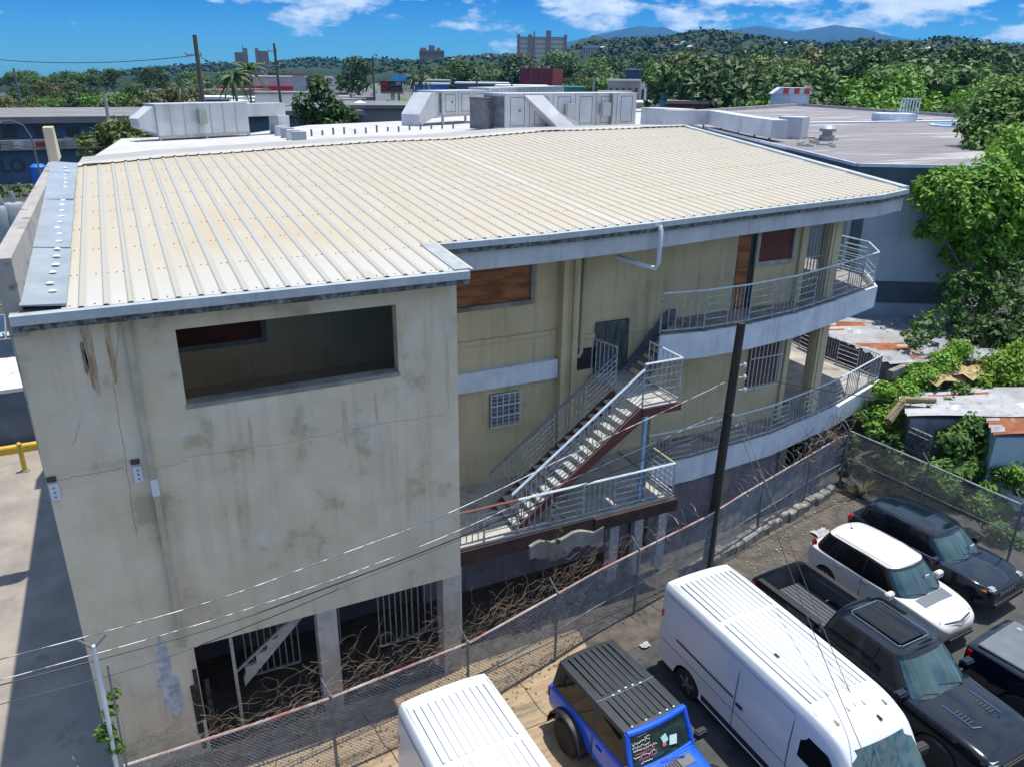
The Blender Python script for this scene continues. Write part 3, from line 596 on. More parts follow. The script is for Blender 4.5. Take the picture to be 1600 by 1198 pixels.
coil(FP(13.4, 2.2), FP(15.9, 2.6), .3, 6, 'razor_wire', 'loose razor wire loops behind the fence left of the wooden pole', 3)
coil((-2.1, 12.8, 1.2), (-2.2, 12.7, 2.3), .12, 6, 'razor_wire', 'small razor wire loops round the fence end post by the alley', 4)
# dry vines tangled over the fence
def vines(u0, u1, n, zc, spread, label, seed, m, thick=.0045):
    rr = random.Random(seed); b = MB()
    for i in range(n):
        u = rr.uniform(u0, u1); p = FP(u, zc+rr.gauss(-.1, spread*.75)); p.y += rr.uniform(-.05, .3); pts = [p.copy()]; a = rr.uniform(-.5, .5); dirx = rr.choice((-1, 1))
        for k_ in range(rr.randint(6, 12)):
            a += rr.uniform(-1.0, 1.0); st_ = rr.uniform(.08, .2); p = p+Vector((dirx*math.cos(a)*st_, dirx*.22*st_+rr.uniform(-.06, .06), math.sin(a)*st_*.9-.012)); pts.append(p.copy())
        b.tube(pts, [thick*(1-.6*j/len(pts)) for j in range(len(pts))], 3, cap=False)
    return tag(b.build('dry_vine', m, norm=False), label, 'vine')
M_vine = mat('dry_vine_bark', (.24,.18,.12), (.13,.085,.06), sc=4, rough=1)
for i, (a, b_, n_, lb) in enumerate(((.6, 4.2, 110, 'dry brown vines tangled on the fence below the big wall'), (4.0, 8.0, 120, 'dense dry vines arching over the fence in front of the barred gates'),
                            (7.8, 11.5, 110, 'leafless tan vines heaped on the fence right of the corner pillar'), (11.2, 14.5, 60, 'dry vines reaching up the fence beneath the outside stairs'))):
    vines(a, b_, n_, 2.1+.12*(i > 0), .42, lb, i, M_vine)
vines(21.8, 25.2, 80, 2.2, .6, 'dark dry brush tangled over the fence corner below the terrace', 9, mat('dark_vine', (.1,.075,.05), (.2,.16,.11), sc=4, rough=1), .012)
# ------------------------------------------------------------------ end post with arms and conduit by the alley
T = thing('fence_post', 'pale post with splayed barbed-wire arms and conduit at the alley corner', 'post', (-2.15, 12.6, 0))
a = aty(146, 1008, 12.6); b_ = aty(172, 1198, 12.6)
MB().tube([(b_.x+.05, 12.6, 0), (a.x, 12.6, a.z)], .036, 8).build('shaft', M_band, T)
MB().tube([(b_.x+.2, 12.66, 0), (a.x+.13, 12.66, a.z-.5)], .02, 6).build('conduit', M_post, T)
for q in ((122, 1000), (166, 990)): e_ = aty(*q, 12.6); MB().tube([(a.x, 12.6, a.z-.05), tuple(e_)], .022, 6).build('arm', M_post, T)
# ------------------------------------------------------------------ utility pole in front of the building and its lines
T = thing('utility_pole', 'dark creosoted wooden utility pole standing before the terrace', 'utility pole', (14.25, 15.4, 0))
MB().tube([(14.25, 15.4, 0), (14.34, 15.4, 4), (14.45, 15.4, 7.83)], [.145, .13, .115], 14).build('shaft', M_wood, T, smooth=40)
for k_, (px, py) in enumerate(((1166, 568), (1166, 587), (1166, 606))):
    p = aty(px, py, 15.3); i_ = MB().lathe((p.x-.05, p.y, p.z-.05), [(.03, -.06), (.05, -.02), (.025, .0), (.05, .03), (.03, .08)], 8).tube([(p.x-.2, p.y+.08, p.z-.05), (p.x+.02, p.y, p.z-.03)], .014, 5); i_.build('insulator', M_band, T, smooth=40)
for (px, py) in ((1145, 648), (1150, 664)):
    p = aty(px, py, 15.25); MB().cbox(tuple(p), (.12, .08, .05), .4).build('cable_clamp', M_iron, T)
def cable(pts, r, label, m=None, cat='cable', group=None):
    P = [aty(*p) for p in pts]; n = len(P); o = []
    for i in range(n-1):
        p0 = P[max(i-1, 0)]; p1 = P[i]; p2 = P[i+1]; p3 = P[min(i+2, n-1)]
        for k_ in range(6):
            t_ = k_/6; o.append(.5*((2*p1)+(p2-p0)*t_+(2*p0-5*p1+4*p2-p3)*t_*t_+(3*p1-p0-3*p2+p3)*t_**3))
    o.append(P[-1]); b = MB().tube(o, r, 4, cap=False)
    return tag(b.build('cable', m or M_cab, norm=False, smooth=True), label, cat, group)
M_cab = mat('black_cable', (.02,.02,.022), rough=.4); M_cabg = mat('bare_grey_cable', (.42,.43,.44), (.08,.08,.08), sc=3, rough=.4, metal=.3, lo=.45, hi=.55)
cable([(-40, 1040, 12.9), (310, 945, 13.3), (520, 870, 13.7), (710, 797, 14.1), (900, 706, 14.6), (1100, 613, 15.2), (1145, 590, 15.38)], .013, 'twisted grey service cable, highest of those crossing the big beige wall', M_cabg)
cable([(-40, 1073, 12.8), (310, 975, 13.2), (520, 905, 13.6), (710, 831, 14.0), (900, 745, 14.6), (1100, 657, 15.2), (1140, 640, 15.38)], .012, 'upper cable of the close pair crossing the lower part of the beige wall', M_cabg)
cable([(-40, 1080, 12.75), (320, 984, 13.2), (520, 914, 13.6), (710, 842, 14.0), (900, 762, 14.6), (1130, 665, 15.3)], .016, 'thick black cable, lower of the close pair crossing the beige wall', M_cab)
cable([(-40, 1110, 12.7), (220, 1040, 13.0), (420, 965, 13.4), (600, 890, 13.8), (720, 842, 14.1)], .010, 'thin black cable, lowest of those crossing the beige wall', M_cab)
cable([(1168, 587, 15.3), (1260, 605, 16.0), (1400, 626, 17.0), (1600, 650, 18.2), (1700, 660, 19)], .014, 'thick black cable running right from the pole over the overgrown sheds', M_cab)
cable([(1147, 650, 15.2), (1195, 780, 12.6), (1260, 960, 9.5), (1372, 1230, 6.3)], .010, 'left wire of the pair dropping from the pole over the long van', M_cab)
cable([(1153, 645, 15.2), (1215, 800, 12.4), (1290, 990, 9.2), (1405, 1260, 6.1)], .010, 'right wire of the pair dropping from the pole over the long van', M_cab)
# ------------------------------------------------------------------ warehouse next door
H1 = 10.4
c0, c1, c2, c3, c4 = [at(x, y, H1) for x, y in ((1340, 258), (1560, 262), (1580, 190), (1250, 166), (1030, 182))]
T = thing('warehouse', 'blue grey warehouse with wide pale weathered flat roof right of the building', 'warehouse', (c0.x, c0.y, 0))
poly = [(c.x, c.y) for c in (c0, c1, c2, c3, c4)]
M_ww = mat('blue_grey_wall', (.40,.48,.52), (.34,.41,.45), sc=.8, rough=.85, streak=[((.1,.13,.16), .3, 2)]); M_wd = mat('dark_slate_band', (.09,.12,.14), (.065,.09,.11), sc=1.5, rough=.85)
MB().prism(poly, 0, H1-.06).build('wall', M_ww, T)
MB().prism(poly, H1-.055, H1).build('roof', mat('weathered_roof_felt', (.24,.22,.225), (.15,.14,.14), sc=.9, rough=.9, stretch=(.35, 1.8, 1), lo=.3, hi=.7, spots=[((.44,.42,.41), .54, .22, .75, .1), ((.15,.14,.14), .66, .8, .4)]), T)
def facade(a, b_, z0, z1, off, m, name, t0=0, t1=1):
    a = Vector((a.x, a.y)); b_ = Vector((b_.x, b_.y)); A = a.lerp(b_, t0); Bq = a.lerp(b_, t1); d = (b_-a).normalized(); n_ = Vector((d.y, -d.x))*off
    MB().prism([tuple(A), tuple(Bq), tuple(Bq+n_), tuple(A+n_)], z0, z1).build(name, m, T)
facade(c0, c1, 9.35, 10.32, .06, M_wd, 'dark_band'); facade(c0, c1, 4.15, 5.15, .06, M_wd, 'dark_band')
facade(c4, c0, 9.35, 10.32, .06, M_wd, 'dark_band'); facade(c0, c1, 5.16, 9.34, .06, M_wd, 'dark_band', .03, .11)
facade(c0, c1, 10.33, 10.47, .1, M_band, 'roof_edge'); facade(c4, c0, 10.33, 10.47, .1, M_band, 'roof_edge'); facade(c1, c2, 10.33, 10.47, .1, M_band, 'roof_edge'); facade(c3, c4, 10.3, 10.75, .3, M_concl, 'parapet'); facade(c2, c3, 10.3, 10.7, .3, M_concl, 'parapet')
a = at(1255, 193, H1+.02); b_ = at(1500, 190, H1+.02); MB().beam((a.x, a.y, H1+.05), (b_.x, b_.y, H1+.05), .8, .12).build('roof_seam', M_band, T)
# ------------------------------------------------------------------ white flat roof behind, with its air-conditioning plant
H2 = 10.0
w_ = [at(x, y, H2) for x, y in ((138, 250), (190, 217), (388, 209), (480, 196), (660, 188), (740, 176), (1035, 176))]
poly = [(c.x, c.y) for c in w_]+[(44, 50), (34.5, 33.5), (25.4, 36.2), (-1.9, 32.2)]
T = thing('flat_roof_building', 'white flat-roofed building carrying air-conditioning plant behind the ribbed roof', 'building', (w_[0].x, w_[0].y, 0))
MB().prism(poly, 0, H2-.05).build('wall', M_wall, T)
MB().prism(poly, H2-.045, H2).build('roof', mat('white_roof_coating', (.50,.49,.48), (.40,.385,.37), sc=.6, rough=.85, stretch=(1,.4,1), spots=[((.3,.27,.25), .64, .9, .5)]), T)
M_ac = mat('white_plant_metal', (.55,.56,.57), (.47,.48,.49), sc=.8, rough=.5, streak=[((.2,.2,.21), .5, 1.2)]); M_acd = mat('dark_plant_metal', (.12,.12,.13), (.2,.2,.2), sc=2, rough=.7); M_acl = mat('panel_line', (.12,.12,.13), rough=.6)
def plant(px0, py0, px1, py1, h, dep, label, cat='air conditioner', name='air_conditioner', legs=.45, doors=4, m=M_ac, z=H2, hood=None, grille=True):
    a = at(px0, py0, z); b_ = at(px1, py1, z); d = (b_-a).normalized(); n_ = Vector((-d.y, d.x, 0)); Lx = (b_-a).length
    T = thing(name, label, cat, tuple(a)); 
    def PP(u, v, w): q = a+d*u+n_*v; return (q.x, q.y, z+w)
    def bx(mb, u0, u1, v0, v1, w0, w1, mi=0):
        P = [PP(u, v, w) for w in (w0, w1) for (u, v) in ((u0, v0), (u1, v0), (u1, v1), (u0, v1))]; mb.add(P, [(0,3,2,1),(4,5,6,7),(0,1,5,4),(1,2,6,5),(2,3,7,6),(3,0,4,7)], mi); return mb
    bx(MB(), 0, Lx, 0, dep, legs, h).build('casing', m, T); bx(MB(), -.05, Lx+.05, -.06, dep+.06, h, h+.06).build('lid', m, T)
    nl = max(2, int(Lx/3)+1)
    if legs > .1:
        bx(MB(), 0, Lx, -.02, .1, legs-.18, legs-.001).build('base_rail', M_iron, T)
        for i in range(nl): bx(MB(), Lx*i/(nl-1)*.98, Lx*i/(nl-1)*.98+.15, 0, .15, 0, legs-.18).build('leg', M_iron, T)
    if grille: bx(MB(), -.02, 0, .1, dep-.1, legs+.15, h-.15).build('end_grille', M_acd, T)
    for i in range(doors):
        u = Lx*(i+.5)/doors; w_d = min(Lx/doors*.38, .7); b2 = MB()
        for (q0, q1, r0, r1) in ((u-w_d, u-w_d+.04, legs+.2, h-.2), (u+w_d-.04, u+w_d, legs+.2, h-.2), (u-w_d, u+w_d, legs+.2, legs+.24), (u-w_d, u+w_d, h-.24, h-.2)): bx(b2, q0, q1, -.015, 0, r0, r1)
        if i % 2 == 0: bx(b2, u+.15, u+.3, -.05, 0, (h+legs)/2, (h+legs)/2+.15)
        b2.build('access_door', M_acl, T)
        bx(MB(), Lx*i/doors-.02, Lx*i/doors+.02, -.012, 0, legs, h).build('panel_joint', M_acl, T) if i else None
    return T, PP, bx, Lx
T1, PP, bx, Lx = plant(692, 196, 762, 191, 2.6, 2.6, 'white air-conditioning unit on legs, farthest left of the big plant', doors=3, legs=.8)
b2 = MB(); P = [PP(-2.6, .3, 0), PP(0, .3, .9), PP(0, .3, 2.5), PP(-1.0, .3, 2.5), PP(-2.6, .3, .9)]; Q = [PP(u, 2.2, w) for (u, w) in ((-2.6, 0), (0, .9), (0, 2.5), (-1.0, 2.5), (-2.6, .9))]; b2.add(P+Q, [(0,1,2,3,4), (9,8,7,6,5)]+[(i, (i+1) % 5, 5+(i+1) % 5, 5+i) for i in range(5)]); b2.build('intake_hood', M_ac, T1)
plant(764, 180, 880, 170, 2.6, 2.4, 'long white air-conditioning casing behind the two nearer units', doors=7, legs=.4)
plant(838, 178, 905, 174, 1.9, 2, 'low dark grey condenser between the white casings', m=M_acd, doors=1, legs=.2)
plant(760, 205, 786, 203, 2.3, 1.6, 'dark grey condenser standing left of the white hooded unit', m=M_acd, doors=1, legs=.1)
T2, PP, bx, Lx = plant(789, 206, 992, 197, 2.6, 2.6, 'longest white air-conditioning unit with curved hood just behind the ridge', doors=6, legs=.15)
b2 = MB(); P = [(1.8, -.05, 2.55), (3.6, -.05, 2.55), (4.6, -.9, 1.3), (6.2, -1.3, .6), (6.4, -1.4, 0), (4.4, -1.4, 0), (3.4, -1.1, .9)]
b2.add([PP(*p) for p in P]+[PP(p[0], p[1]+.9, p[2]-.05) for p in P], [tuple(range(7)), tuple(range(13, 6, -1))]+[(i, (i+1) % 7, 7+(i+1) % 7, 7+i) for i in range(7)]); b2.build('hood', M_ac, T2)
for (u, ) in ((5.9, ), (9.8, )): bx(MB(), u, u+.9, -.5, -.2, .9, 1.9).build('control_box', mat('pale_box', (.42,.43,.40), rough=.6), T2)
q = at(953, 199, H2); MB().tube([tuple(q), (q.x, q.y, 12.6)], .1, 6).build('vent_pipe', M_acd, T2)
plant(1000, 200, 1060, 204, 1.5, 2.0, 'white duct casing joining the long unit to the bent duct', name='duct', cat='duct', doors=0, legs=.05, grille=False)
R.seed(31)
for i in range(15):
    q = at(470+i*17, 214.5-i*1.0+R.uniform(-1, 1), H2); b2 = MB().tube([tuple(q), (q.x, q.y, H2+R.uniform(.3, .5))], .07, 6); tag(b2.build('roof_stud', M_acd), 'small dark stud in the row on the white roof just beyond the ridge', 'roof stud', 'dark studs along the white roof')
# left long duct
Td, PP, bx, Lx = plant(250, 221, 391, 213, 2.05, 1.3, 'long streaked white roof duct with grey box at the left of the white roof', name='duct', cat='duct', legs=.3, doors=0, grille=False)
bx(MB(), 2.6*Lx/7, 2.6*Lx/7+.5, -.3, 0, .9, 1.6).build('control_box', mat('pale_box'), Td) if False else bx(MB(), Lx*.42, Lx*.5, -.3, -.01, .9, 1.75).build('control_box', mat('grey_green_box', (.30,.32,.27), rough=.6), Td)
bx(MB(), Lx, Lx*1.48, .1, 1.0, 1.2, 2.0).build('duct_arm', M_ac, Td); bx(MB(), Lx*1.36, Lx*1.5, -.1, 1.0, 0, 1.2).build('duct_drop', M_ac, Td)
b2 = MB(); b2.add([PP(-.02, .1, .4), PP(-.02, .1, 2), PP(-1.1, .1, 1.3), PP(-1.0, .1, .8), PP(-.02, 1.2, .4), PP(-.02, 1.2, 2), PP(-1.1, 1.2, 1.3), PP(-1.0, 1.2, .8)], [(0,1,2,3), (7,6,5,4), (0,1,5,4), (1,2,6,5), (2,3,7,6), (3,0,4,7)]); b2.build('end_cap', M_ac, Td)
for i in range(1, 7): bx(MB(), Lx*i/7-.03, Lx*i/7+.03, -.03, 0, .3, 2.06).build('flange', mat('dull_flange', (.4,.4,.4), rough=.6), Td)
# step-like ducts beside it
T = thing('duct_steps', 'stepped grey and white louvred ducts beside the left roof duct', 'duct', tuple(at(440, 215, H2)))
for i in range(5): q = at(432+i*9, 209+i*3.2, H2); MB().cbox((q.x, q.y, H2+.3), (.75, .7, .6)).build('segment', M_ac if i % 2 else mat('greyish_duct', (.3,.33,.36), rough=.6), T)
# bent duct ending above the warehouse roof
Z = H2+.4; pth = [at(x, y, Z) for x, y in ((1045, 200), (1112, 200), (1165, 213), (1212, 222))]
T = thing('duct', 'white box duct on short legs bending down beside the warehouse roof', 'duct', tuple(pth[1])); 
for i in range(3):
    a, b_ = pth[i], pth[i+1]; d = (b_-a).normalized(); MB().beam((a.x-d.x*.3, a.y-d.y*.3, Z+.75), (b_.x+d.x*.3, b_.y+d.y*.3, Z+.75-.002*i), 1.0+.004*i, 1.0+.004*i).build('duct_run', M_ac, T)
    for t_ in (.3, .8): p = a.lerp(b_, t_); MB().beam((p.x, p.y, H2), (p.x, p.y, Z+.25), .1).build('leg', M_iron, T)
p = at(1236, 224, Z-.3); MB().cbox((p.x, p.y, Z+.45), (1.5, 1.5, 1.7), .5).build('plenum', M_ac, T); MB().cbox((p.x, p.y, Z-.42), (2.2, 2.2, .12), .5).build('curb', M_concl, T)
p = at(1291, 220, H1); T = thing('roof_fan', 'small silver mushroom exhaust fan beside the duct box on the warehouse roof', 'fan', tuple(p))
MB().lathe((p.x, p.y, H1), [(.45, 0), (.45, .3), (.3, .32), (.3, .55)], 14).build('base', M_iron, T, smooth=40); MB().lathe((p.x, p.y, H1+.55), [(.5, 0), (.5, .15), (.35, .3), (.1, .36)], 14).build('cap', M_flash, T, smooth=40)
R.seed(21); b2 = MB()
for i in range(16): q = at(R.uniform(1245, 1305), R.uniform(216, 232), H1); b2.cbox((q.x, q.y, H1+.06), (R.uniform(.5, 1.4), .09, .07), R.uniform(0, 3))
tag(b2.build('scrap_metal', M_iron), 'scattered grey scrap strips on the warehouse roof by the duct box', 'scrap', kind='stuff')
p = at(1235, 166, H1); T = thing('roof_hut', 'small white rooftop hut with red striped gable roof', 'hut', tuple(p)); hz = rad(10)
def hb(u0, u1, v0, v1, w0, w1): b = MB().box((u0, v0, w0), (u1, v1, w1)); b.xf(Matrix.Translation((p.x, p.y, H1)) @ Matrix.Rotation(-rad(35), 4, 'Z')); return b
hb(-2.3, 2.3, 0, 3, 0, 1.5).build('wall', M_band, T)
b = MB(); b.pl([(-2.6, 1.5), (2.6, 1.5), (2.2, 2.3), (-1.6, 2.3)], 1, -.2, 3.2); b.xf(Matrix.Translation((p.x, p.y, H1)) @ Matrix.Rotation(-rad(35), 4, 'Z')); rf = b.build('roof', M_band, T)
for u in (-1.2, .2, 1.5): hb(u, u+.7, -.24, -.2, 1.55, 2.28).build('red_stripe', mat('red_stripe', (.6,.05,.04), rough=.5), rf)
p = at(1418, 189, H1); T = thing('roof_ladder_cage', 'white barred ladder guard standing on the far side of the warehouse roof', 'ladder', tuple(p)); b = MB()
for i in range(7): b.box((p.x-1.2+i*.4, p.y, H1), (p.x-1.12+i*.4, p.y+.08, H1+1.9))
b.box((p.x-1.2, p.y, H1+1.85), (p.x+1.28, p.y+.08, H1+1.95)); b.build('bars', M_band, T); MB().box((p.x-1.3, p.y-.5, H1), (p.x+1.3, p.y+.5, H1+.15)).build('base', M_concl, T)
p = at(1500, 198, H1); T = thing('round_tank', 'round blue-topped tank cover sunk in the warehouse roof near the tree', 'tank', tuple(p)); MB().lathe((p.x, p.y, H1), [(2.3, 0), (2.3, .12), (2.1, .15), (.5, .12)], 24).build('rim', M_band, T, smooth=40); MB().lathe((p.x, p.y, H1+.151), [(2.0, 0), (1.4, .05), (.1, .06)], 24).build('cover', mat('blue_cover', (.03,.2,.35), rough=.4), T)
p = at(1395, 190, H1); MB_ = MB().cbox((p.x, p.y, H1+.35), (3.2, 2.4, .7), -.6); tag(MB_.build('skylight', M_band, bevel=.08), 'low white box skylight in the middle of the warehouse roof', 'skylight')
# ------------------------------------------------------------------ corrugated shed roofs on the right
def sheet(name, label, pts, z, rust, seed, step=.22, cat='shed', base=True, slope=0, wallm=M_purple):
    """pts: four corners in plan; corrugations run from the edge pts0-pts1 to the edge pts3-pts2"""
    T = thing(name, label, cat, (pts[0][0], pts[0][1], 0)); a, b_, c, d = [Vector(p) for p in pts]; n_ = int((b_-a).length/step)*4; rr = random.Random(seed); mb = MB(); rows = []
    m_ = 10
    for j in range(m_+1):
        row = []
        for i in range(n_+1):
            t_ = i/n_; q = a.lerp(b_, t_).lerp(d.lerp(c, t_), j/m_); row.append((q.x, q.y, z+slope*j/m_+.06*math.sin(i*math.pi/2)+.03*math.sin(i*.13+j*.8)))
        rows.append(row)
    for j in range(m_): mb.grid([rows[j], rows[j+1]], 0)
    k_ = len(mb.m)
    jit = [rr.uniform(-.9, .9) for _ in range(n_)]; mb.m = [1 if any(abs((f % n_)/n_-u) < w1 and v0+jit[f % n_] <= (f//n_) <= v1+jit[(f+3) % n_] for (u, w1, v0, v1) in rust) else (2 if f % 4 in (1, 2) and f % 12 > 3 else 0) for f in range(k_)]
    mb.build('roof_sheet', [mat('zinc_sheet', (.28,.29,.31), (.19,.20,.21), sc=1.3, rough=.55, metal=.3, stretch=(1, 1, 1), spots=[((.24,.10,.05), .60, .8, .75, .08), ((.10,.09,.07), .58, 1.9, .6), ((.5,.5,.5), .6, .7, .5)]), mat('rusty_sheet', (.34,.12,.05), (.20,.06,.025), sc=2, rough=.85, spots=[((.42,.33,.22), .6, 1.4, .6)]), mat('shaded_sheet_valley', (.12,.125,.13), (.05,.05,.05), sc=1.5, rough=.8)], T, norm=False)  # valley faces coloured dark to stand for the shade between corrugations
    if base: MB().prism([tuple(a.lerp(c, .03)), tuple(b_.lerp(d, .03)), tuple(c.lerp(a, .03)), tuple(d.lerp(b_, .03))], 0, z-.12).build('wall', wallm, T)
    return T
sheet('corrugated_shed', 'large grey corrugated metal shed roof with rust patches beside the terrace', [(26.0, 19.3), (27.2, 26.0), (33.3, 23.4), (32.4, 17.6)], 3.6, [(.30, .07, 0, 3), (.78, .05, 1, 4), (.70, .05, 0, 1), (.08, .06, 2, 5)], 1, step=.5, slope=-.1)
s2 = [at(x, y, 2.9) for x, y in ((1395, 640), (1470, 603), (1640, 640), (1640, 700), (1530, 695))]
Ts = sheet('corrugated_shed', 'overgrown shed with warped corrugated roof behind the side fence', [(23.8, 16.6), (25.4, 18.4), (30.5, 16.0), (29.0, 13.6)], 2.9, [(.75, .06, 2, 6)], 2, step=.36, slope=.25)
b2 = MB().box((23.9, 15.6, 1.2), (24.0, 16.5, 2.5))
for i in range(6): b2.box((23.82, 15.65, 1.3+i*.2), (23.9, 16.45, 1.36+i*.2))
b2.build('louvre_vent', M_mould, Ts)
sheet('corrugated_shed', 'low shed with rusty red corrugated roof at the right edge', [(25.0, 14.2), (26.4, 15.6), (30.6, 13.6), (29.2, 12.2)], 2.95, [(.5, .6, 0, 10)], 3, step=.36, slope=.2, wallm=M_ww)
b2 = MB(); rr = random.Random(5)
for k_, (px, py) in enumerate(((1465, 602), (1520, 597))):
    p = at(px, py, 3.3); b2.grid([[(p.x+u*.5, p.y+v*.45+.1*math.sin(u*2), 3.25+.1*k_+.14*math.sin(u*1.3+v*2)) for u in range(6)] for v in range(4)])
tag(b2.build('plywood_sheet', mat('rotten_ply', (.5,.38,.22), (.34,.22,.1), sc=1.5, rough=.95), norm=False), 'warped sheets of tan plywood lying on the overgrown shed roof', 'plywood', kind=None)
tag(MB().tube([(23.4, 17.0, 2.6), (24.3, 17.2, 3.2), (25.2, 16.6, 3.25)], [.16, .14, .1], 7).build('log', mat('log_bark', (.2,.15,.1), (.3,.22,.12), sc=5, rough=1)), 'short weathered log resting on the edge of the overgrown shed roof', 'log')
MBw = MB().beam(tuple(at(1390, 586, 3.35)), tuple(at(1532, 526, 3.7)), .22, .35); tag(MBw.build('boundary_wall', M_conc), 'mossy concrete boundary wall top between the two sheds', 'wall')
# ------------------------------------------------------------------ alley on the left
T = thing('bollard', 'yellow steel bollard beside the yellow kerb in the alley', 'bollard', (-4.87, 31.2, 0))
MB().tube([(-4.87, 31.2, 0), (-4.87, 31.2, 1.15)], .085, 12).lathe((-4.87, 31.2, 1.15), [(.085, 0), (.05, .05)], 12).build('post', mat('yellow_paint', (.65,.42,.04), (.5,.33,.05), sc=4, rough=.6), T, smooth=40); MB().lathe((-4.87, 31.2, .02), [(.16, 0), (.16, .04)], 12).build('base', M_conc, T)
tag(MB().box((-9, 33.0, 0), (-3.9, 33.3, .3)).build('kerb', mat('yellow_paint'), bevel=.03), 'yellow painted kerb across the end of the alley', 'kerb')
T = thing('container', 'grey-blue container with white rust-stained roof at the alley end', 'container', (-6, 35, 0))
MB().box((-9, 33.6, 0), (-2.2, 37.5, 2.35)).build('body', mat('blue_grey_container', (.12,.16,.2), (.08,.11,.14), sc=1.2, rough=.7), T)
MB().box((-9.1, 33.5, 2.35), (-2.15, 37.6, 2.5)).build('roof', mat('stained_white_roof', (.72,.70,.66), (.62,.6,.56), sc=1, rough=.8, spots=[((.6,.16,.03), .57, 1.1, .9, .05)]), T)
T = thing('gate', 'grey barred steel gate with white corrugated awning at the far left', 'gate', (-4, 40, 0)); b = MB()
for i in range(26): x = -9+i*.27; b.beam((x, 40, 2.6), (x+.3, 41.6, 5.4), .06)
b.beam((-9, 40, 2.6), (-2.2, 40, 2.6), .1).beam((-9, 40.8, 4.0), (-2.2, 40.8, 4.0), .08); b.build('bars', M_iron, T); MB().box((-9, 41.8, 5.4), (-2.2, 45, 5.55)).build('awning', M_band, T); MB().box((-9, 41, 0), (-2.2, 45, 2.5)).build('wall', M_ww, T)
# ------------------------------------------------------------------ vehicles (local axes: +x forward, origin on the ground under the centre)
def paint(name, c, rough=.28, metal=.0, coat=.35): return mat(name, c, rough=rough, metal=metal, coat=coat)
M_glass = mat('dark_car_glass', (.006,.008,.010), rough=.03, spec=.4)
M_shield = mat('teal_windshield', (.010,.03,.035), (.03,.085,.09), sc=1.1, rough=.05, coat=1, spec=.6, spots=[((.07,.10,.10), .62, 1.0, .5, .1)], stretch=(1.4, 1, 1.4))
M_tyre = mat('tyre_rubber', (.018,.018,.019), rough=.85); M_rim = mat('alloy_rim', (.30,.31,.33), rough=.35, metal=.7); M_rimd = mat('dark_rim', (.05,.05,.055), rough=.4, metal=.5)
M_black = mat('black_trim', (.015,.015,.017), rough=.55); M_chrome = mat('chrome_trim', (.55,.57,.6), rough=.15, metal=1); M_seam = mat('panel_seam', (.03,.035,.045), rough=.8)
M_lampw = mat('headlight_glass', (.45,.48,.5), (.2,.22,.24), sc=9, rough=.08, coat=1); M_lampr = mat('red_lamp', (.35,.01,.012), rough=.15, coat=1); M_amber = mat('amber_lamp', (.6,.2,.02), rough=.2)
def cr_(p0, p1, p2, p3, t): return tuple(.5*((2*b)+(c-a)*t+(2*a-5*b+4*c-d)*t*t+(3*b-a-3*c+d)*t**3) for a, b, c, d in zip(p0, p1, p2, p3))
def dense(P, k):
    o = []; n = len(P)
    for i in range(n-1):
        for j in range(k): o.append(cr_(P[max(i-1, 0)], P[i], P[i+1], P[min(i+2, n-1)], j/k))
    return o+[tuple(P[-1])]
def body_loft(st, parent, m, kx=4, kp=3, name='body', wheels=(), wr=.36, cut_m=None, tumble=.97, crown=.03):
    """st: (x, half width, bottom z, shoulder z, top z) from rear to front; closed smooth hull, wheel arches cut out"""
    prof = []
    for (x, w, zb, zs, zt) in st:
        zm = zb+(zs-zb)*.55
        prof.append([(0, zb), (w*.7, zb), (w*.93, zb+.03), (w*.985, zb+.14), (w, zm), (w*tumble, zs), (w*(tumble-.045), zs+(zt-zs)*.62), (w*.72, zt), (0, zt+crown)])
    half = [dense(p, kp) for p in prof]; npf = len(half[0]); xs = [s_[0] for s_ in st]
    rows = []
    for i in range(npf):
        rows.append(dense([(xs[k], half[k][i][0], half[k][i][1]) for k in range(len(st))], kx))
    nx = len(rows[0]); ring = []
    for j in range(nx):
        r_ = [(rows[i][j][0], rows[i][j][1], rows[i][j][2]) for i in range(npf)]; r_ += [(p[0], -p[1], p[2]) for p in r_[-2:0:-1]]; ring.append(r_)
    mb = MB(); mb.grid(ring, 0, close=True); n = len(ring[0]); mb.f.append(tuple(range(n-1, -1, -1))); mb.m.append(0); mb.f.append(tuple((nx-1)*n+k for k in range(n))); mb.m.append(0)
    o = mb.build(name, m, parent, smooth=50)
    if wheels:
        c = MB()
        for (x, w, r) in wheels:
            for sg in (-1, 1): c.lathe((x, sg*(w-.12), wr), [(r, -.2), (r, .3)] if sg > 0 else [(r, -.3), (r, .2)], 28, 0, 1)
        co_ = c.build('cutter', cut_m or M_black); co_.matrix_world = Matrix()
        o.parent = None; md = o.modifiers.new('b', 'BOOLEAN'); md.object = co_; md.operation = 'DIFFERENCE'; md.solver = 'EXACT'
        try: md.material_mode = 'TRANSFER'
        except Exception: pass
        bpy.context.view_layer.update(); me = bpy.data.meshes.new_from_object(o.evaluated_get(bpy.context.evaluated_depsgraph_get())); o.modifiers.clear(); o.data = me
        me.polygons.foreach_set('use_smooth', [True]*len(me.polygons)); me.set_sharp_from_angle(angle=rad(40))
        bpy.data.objects.remove(co_); o.parent = parent
    return o
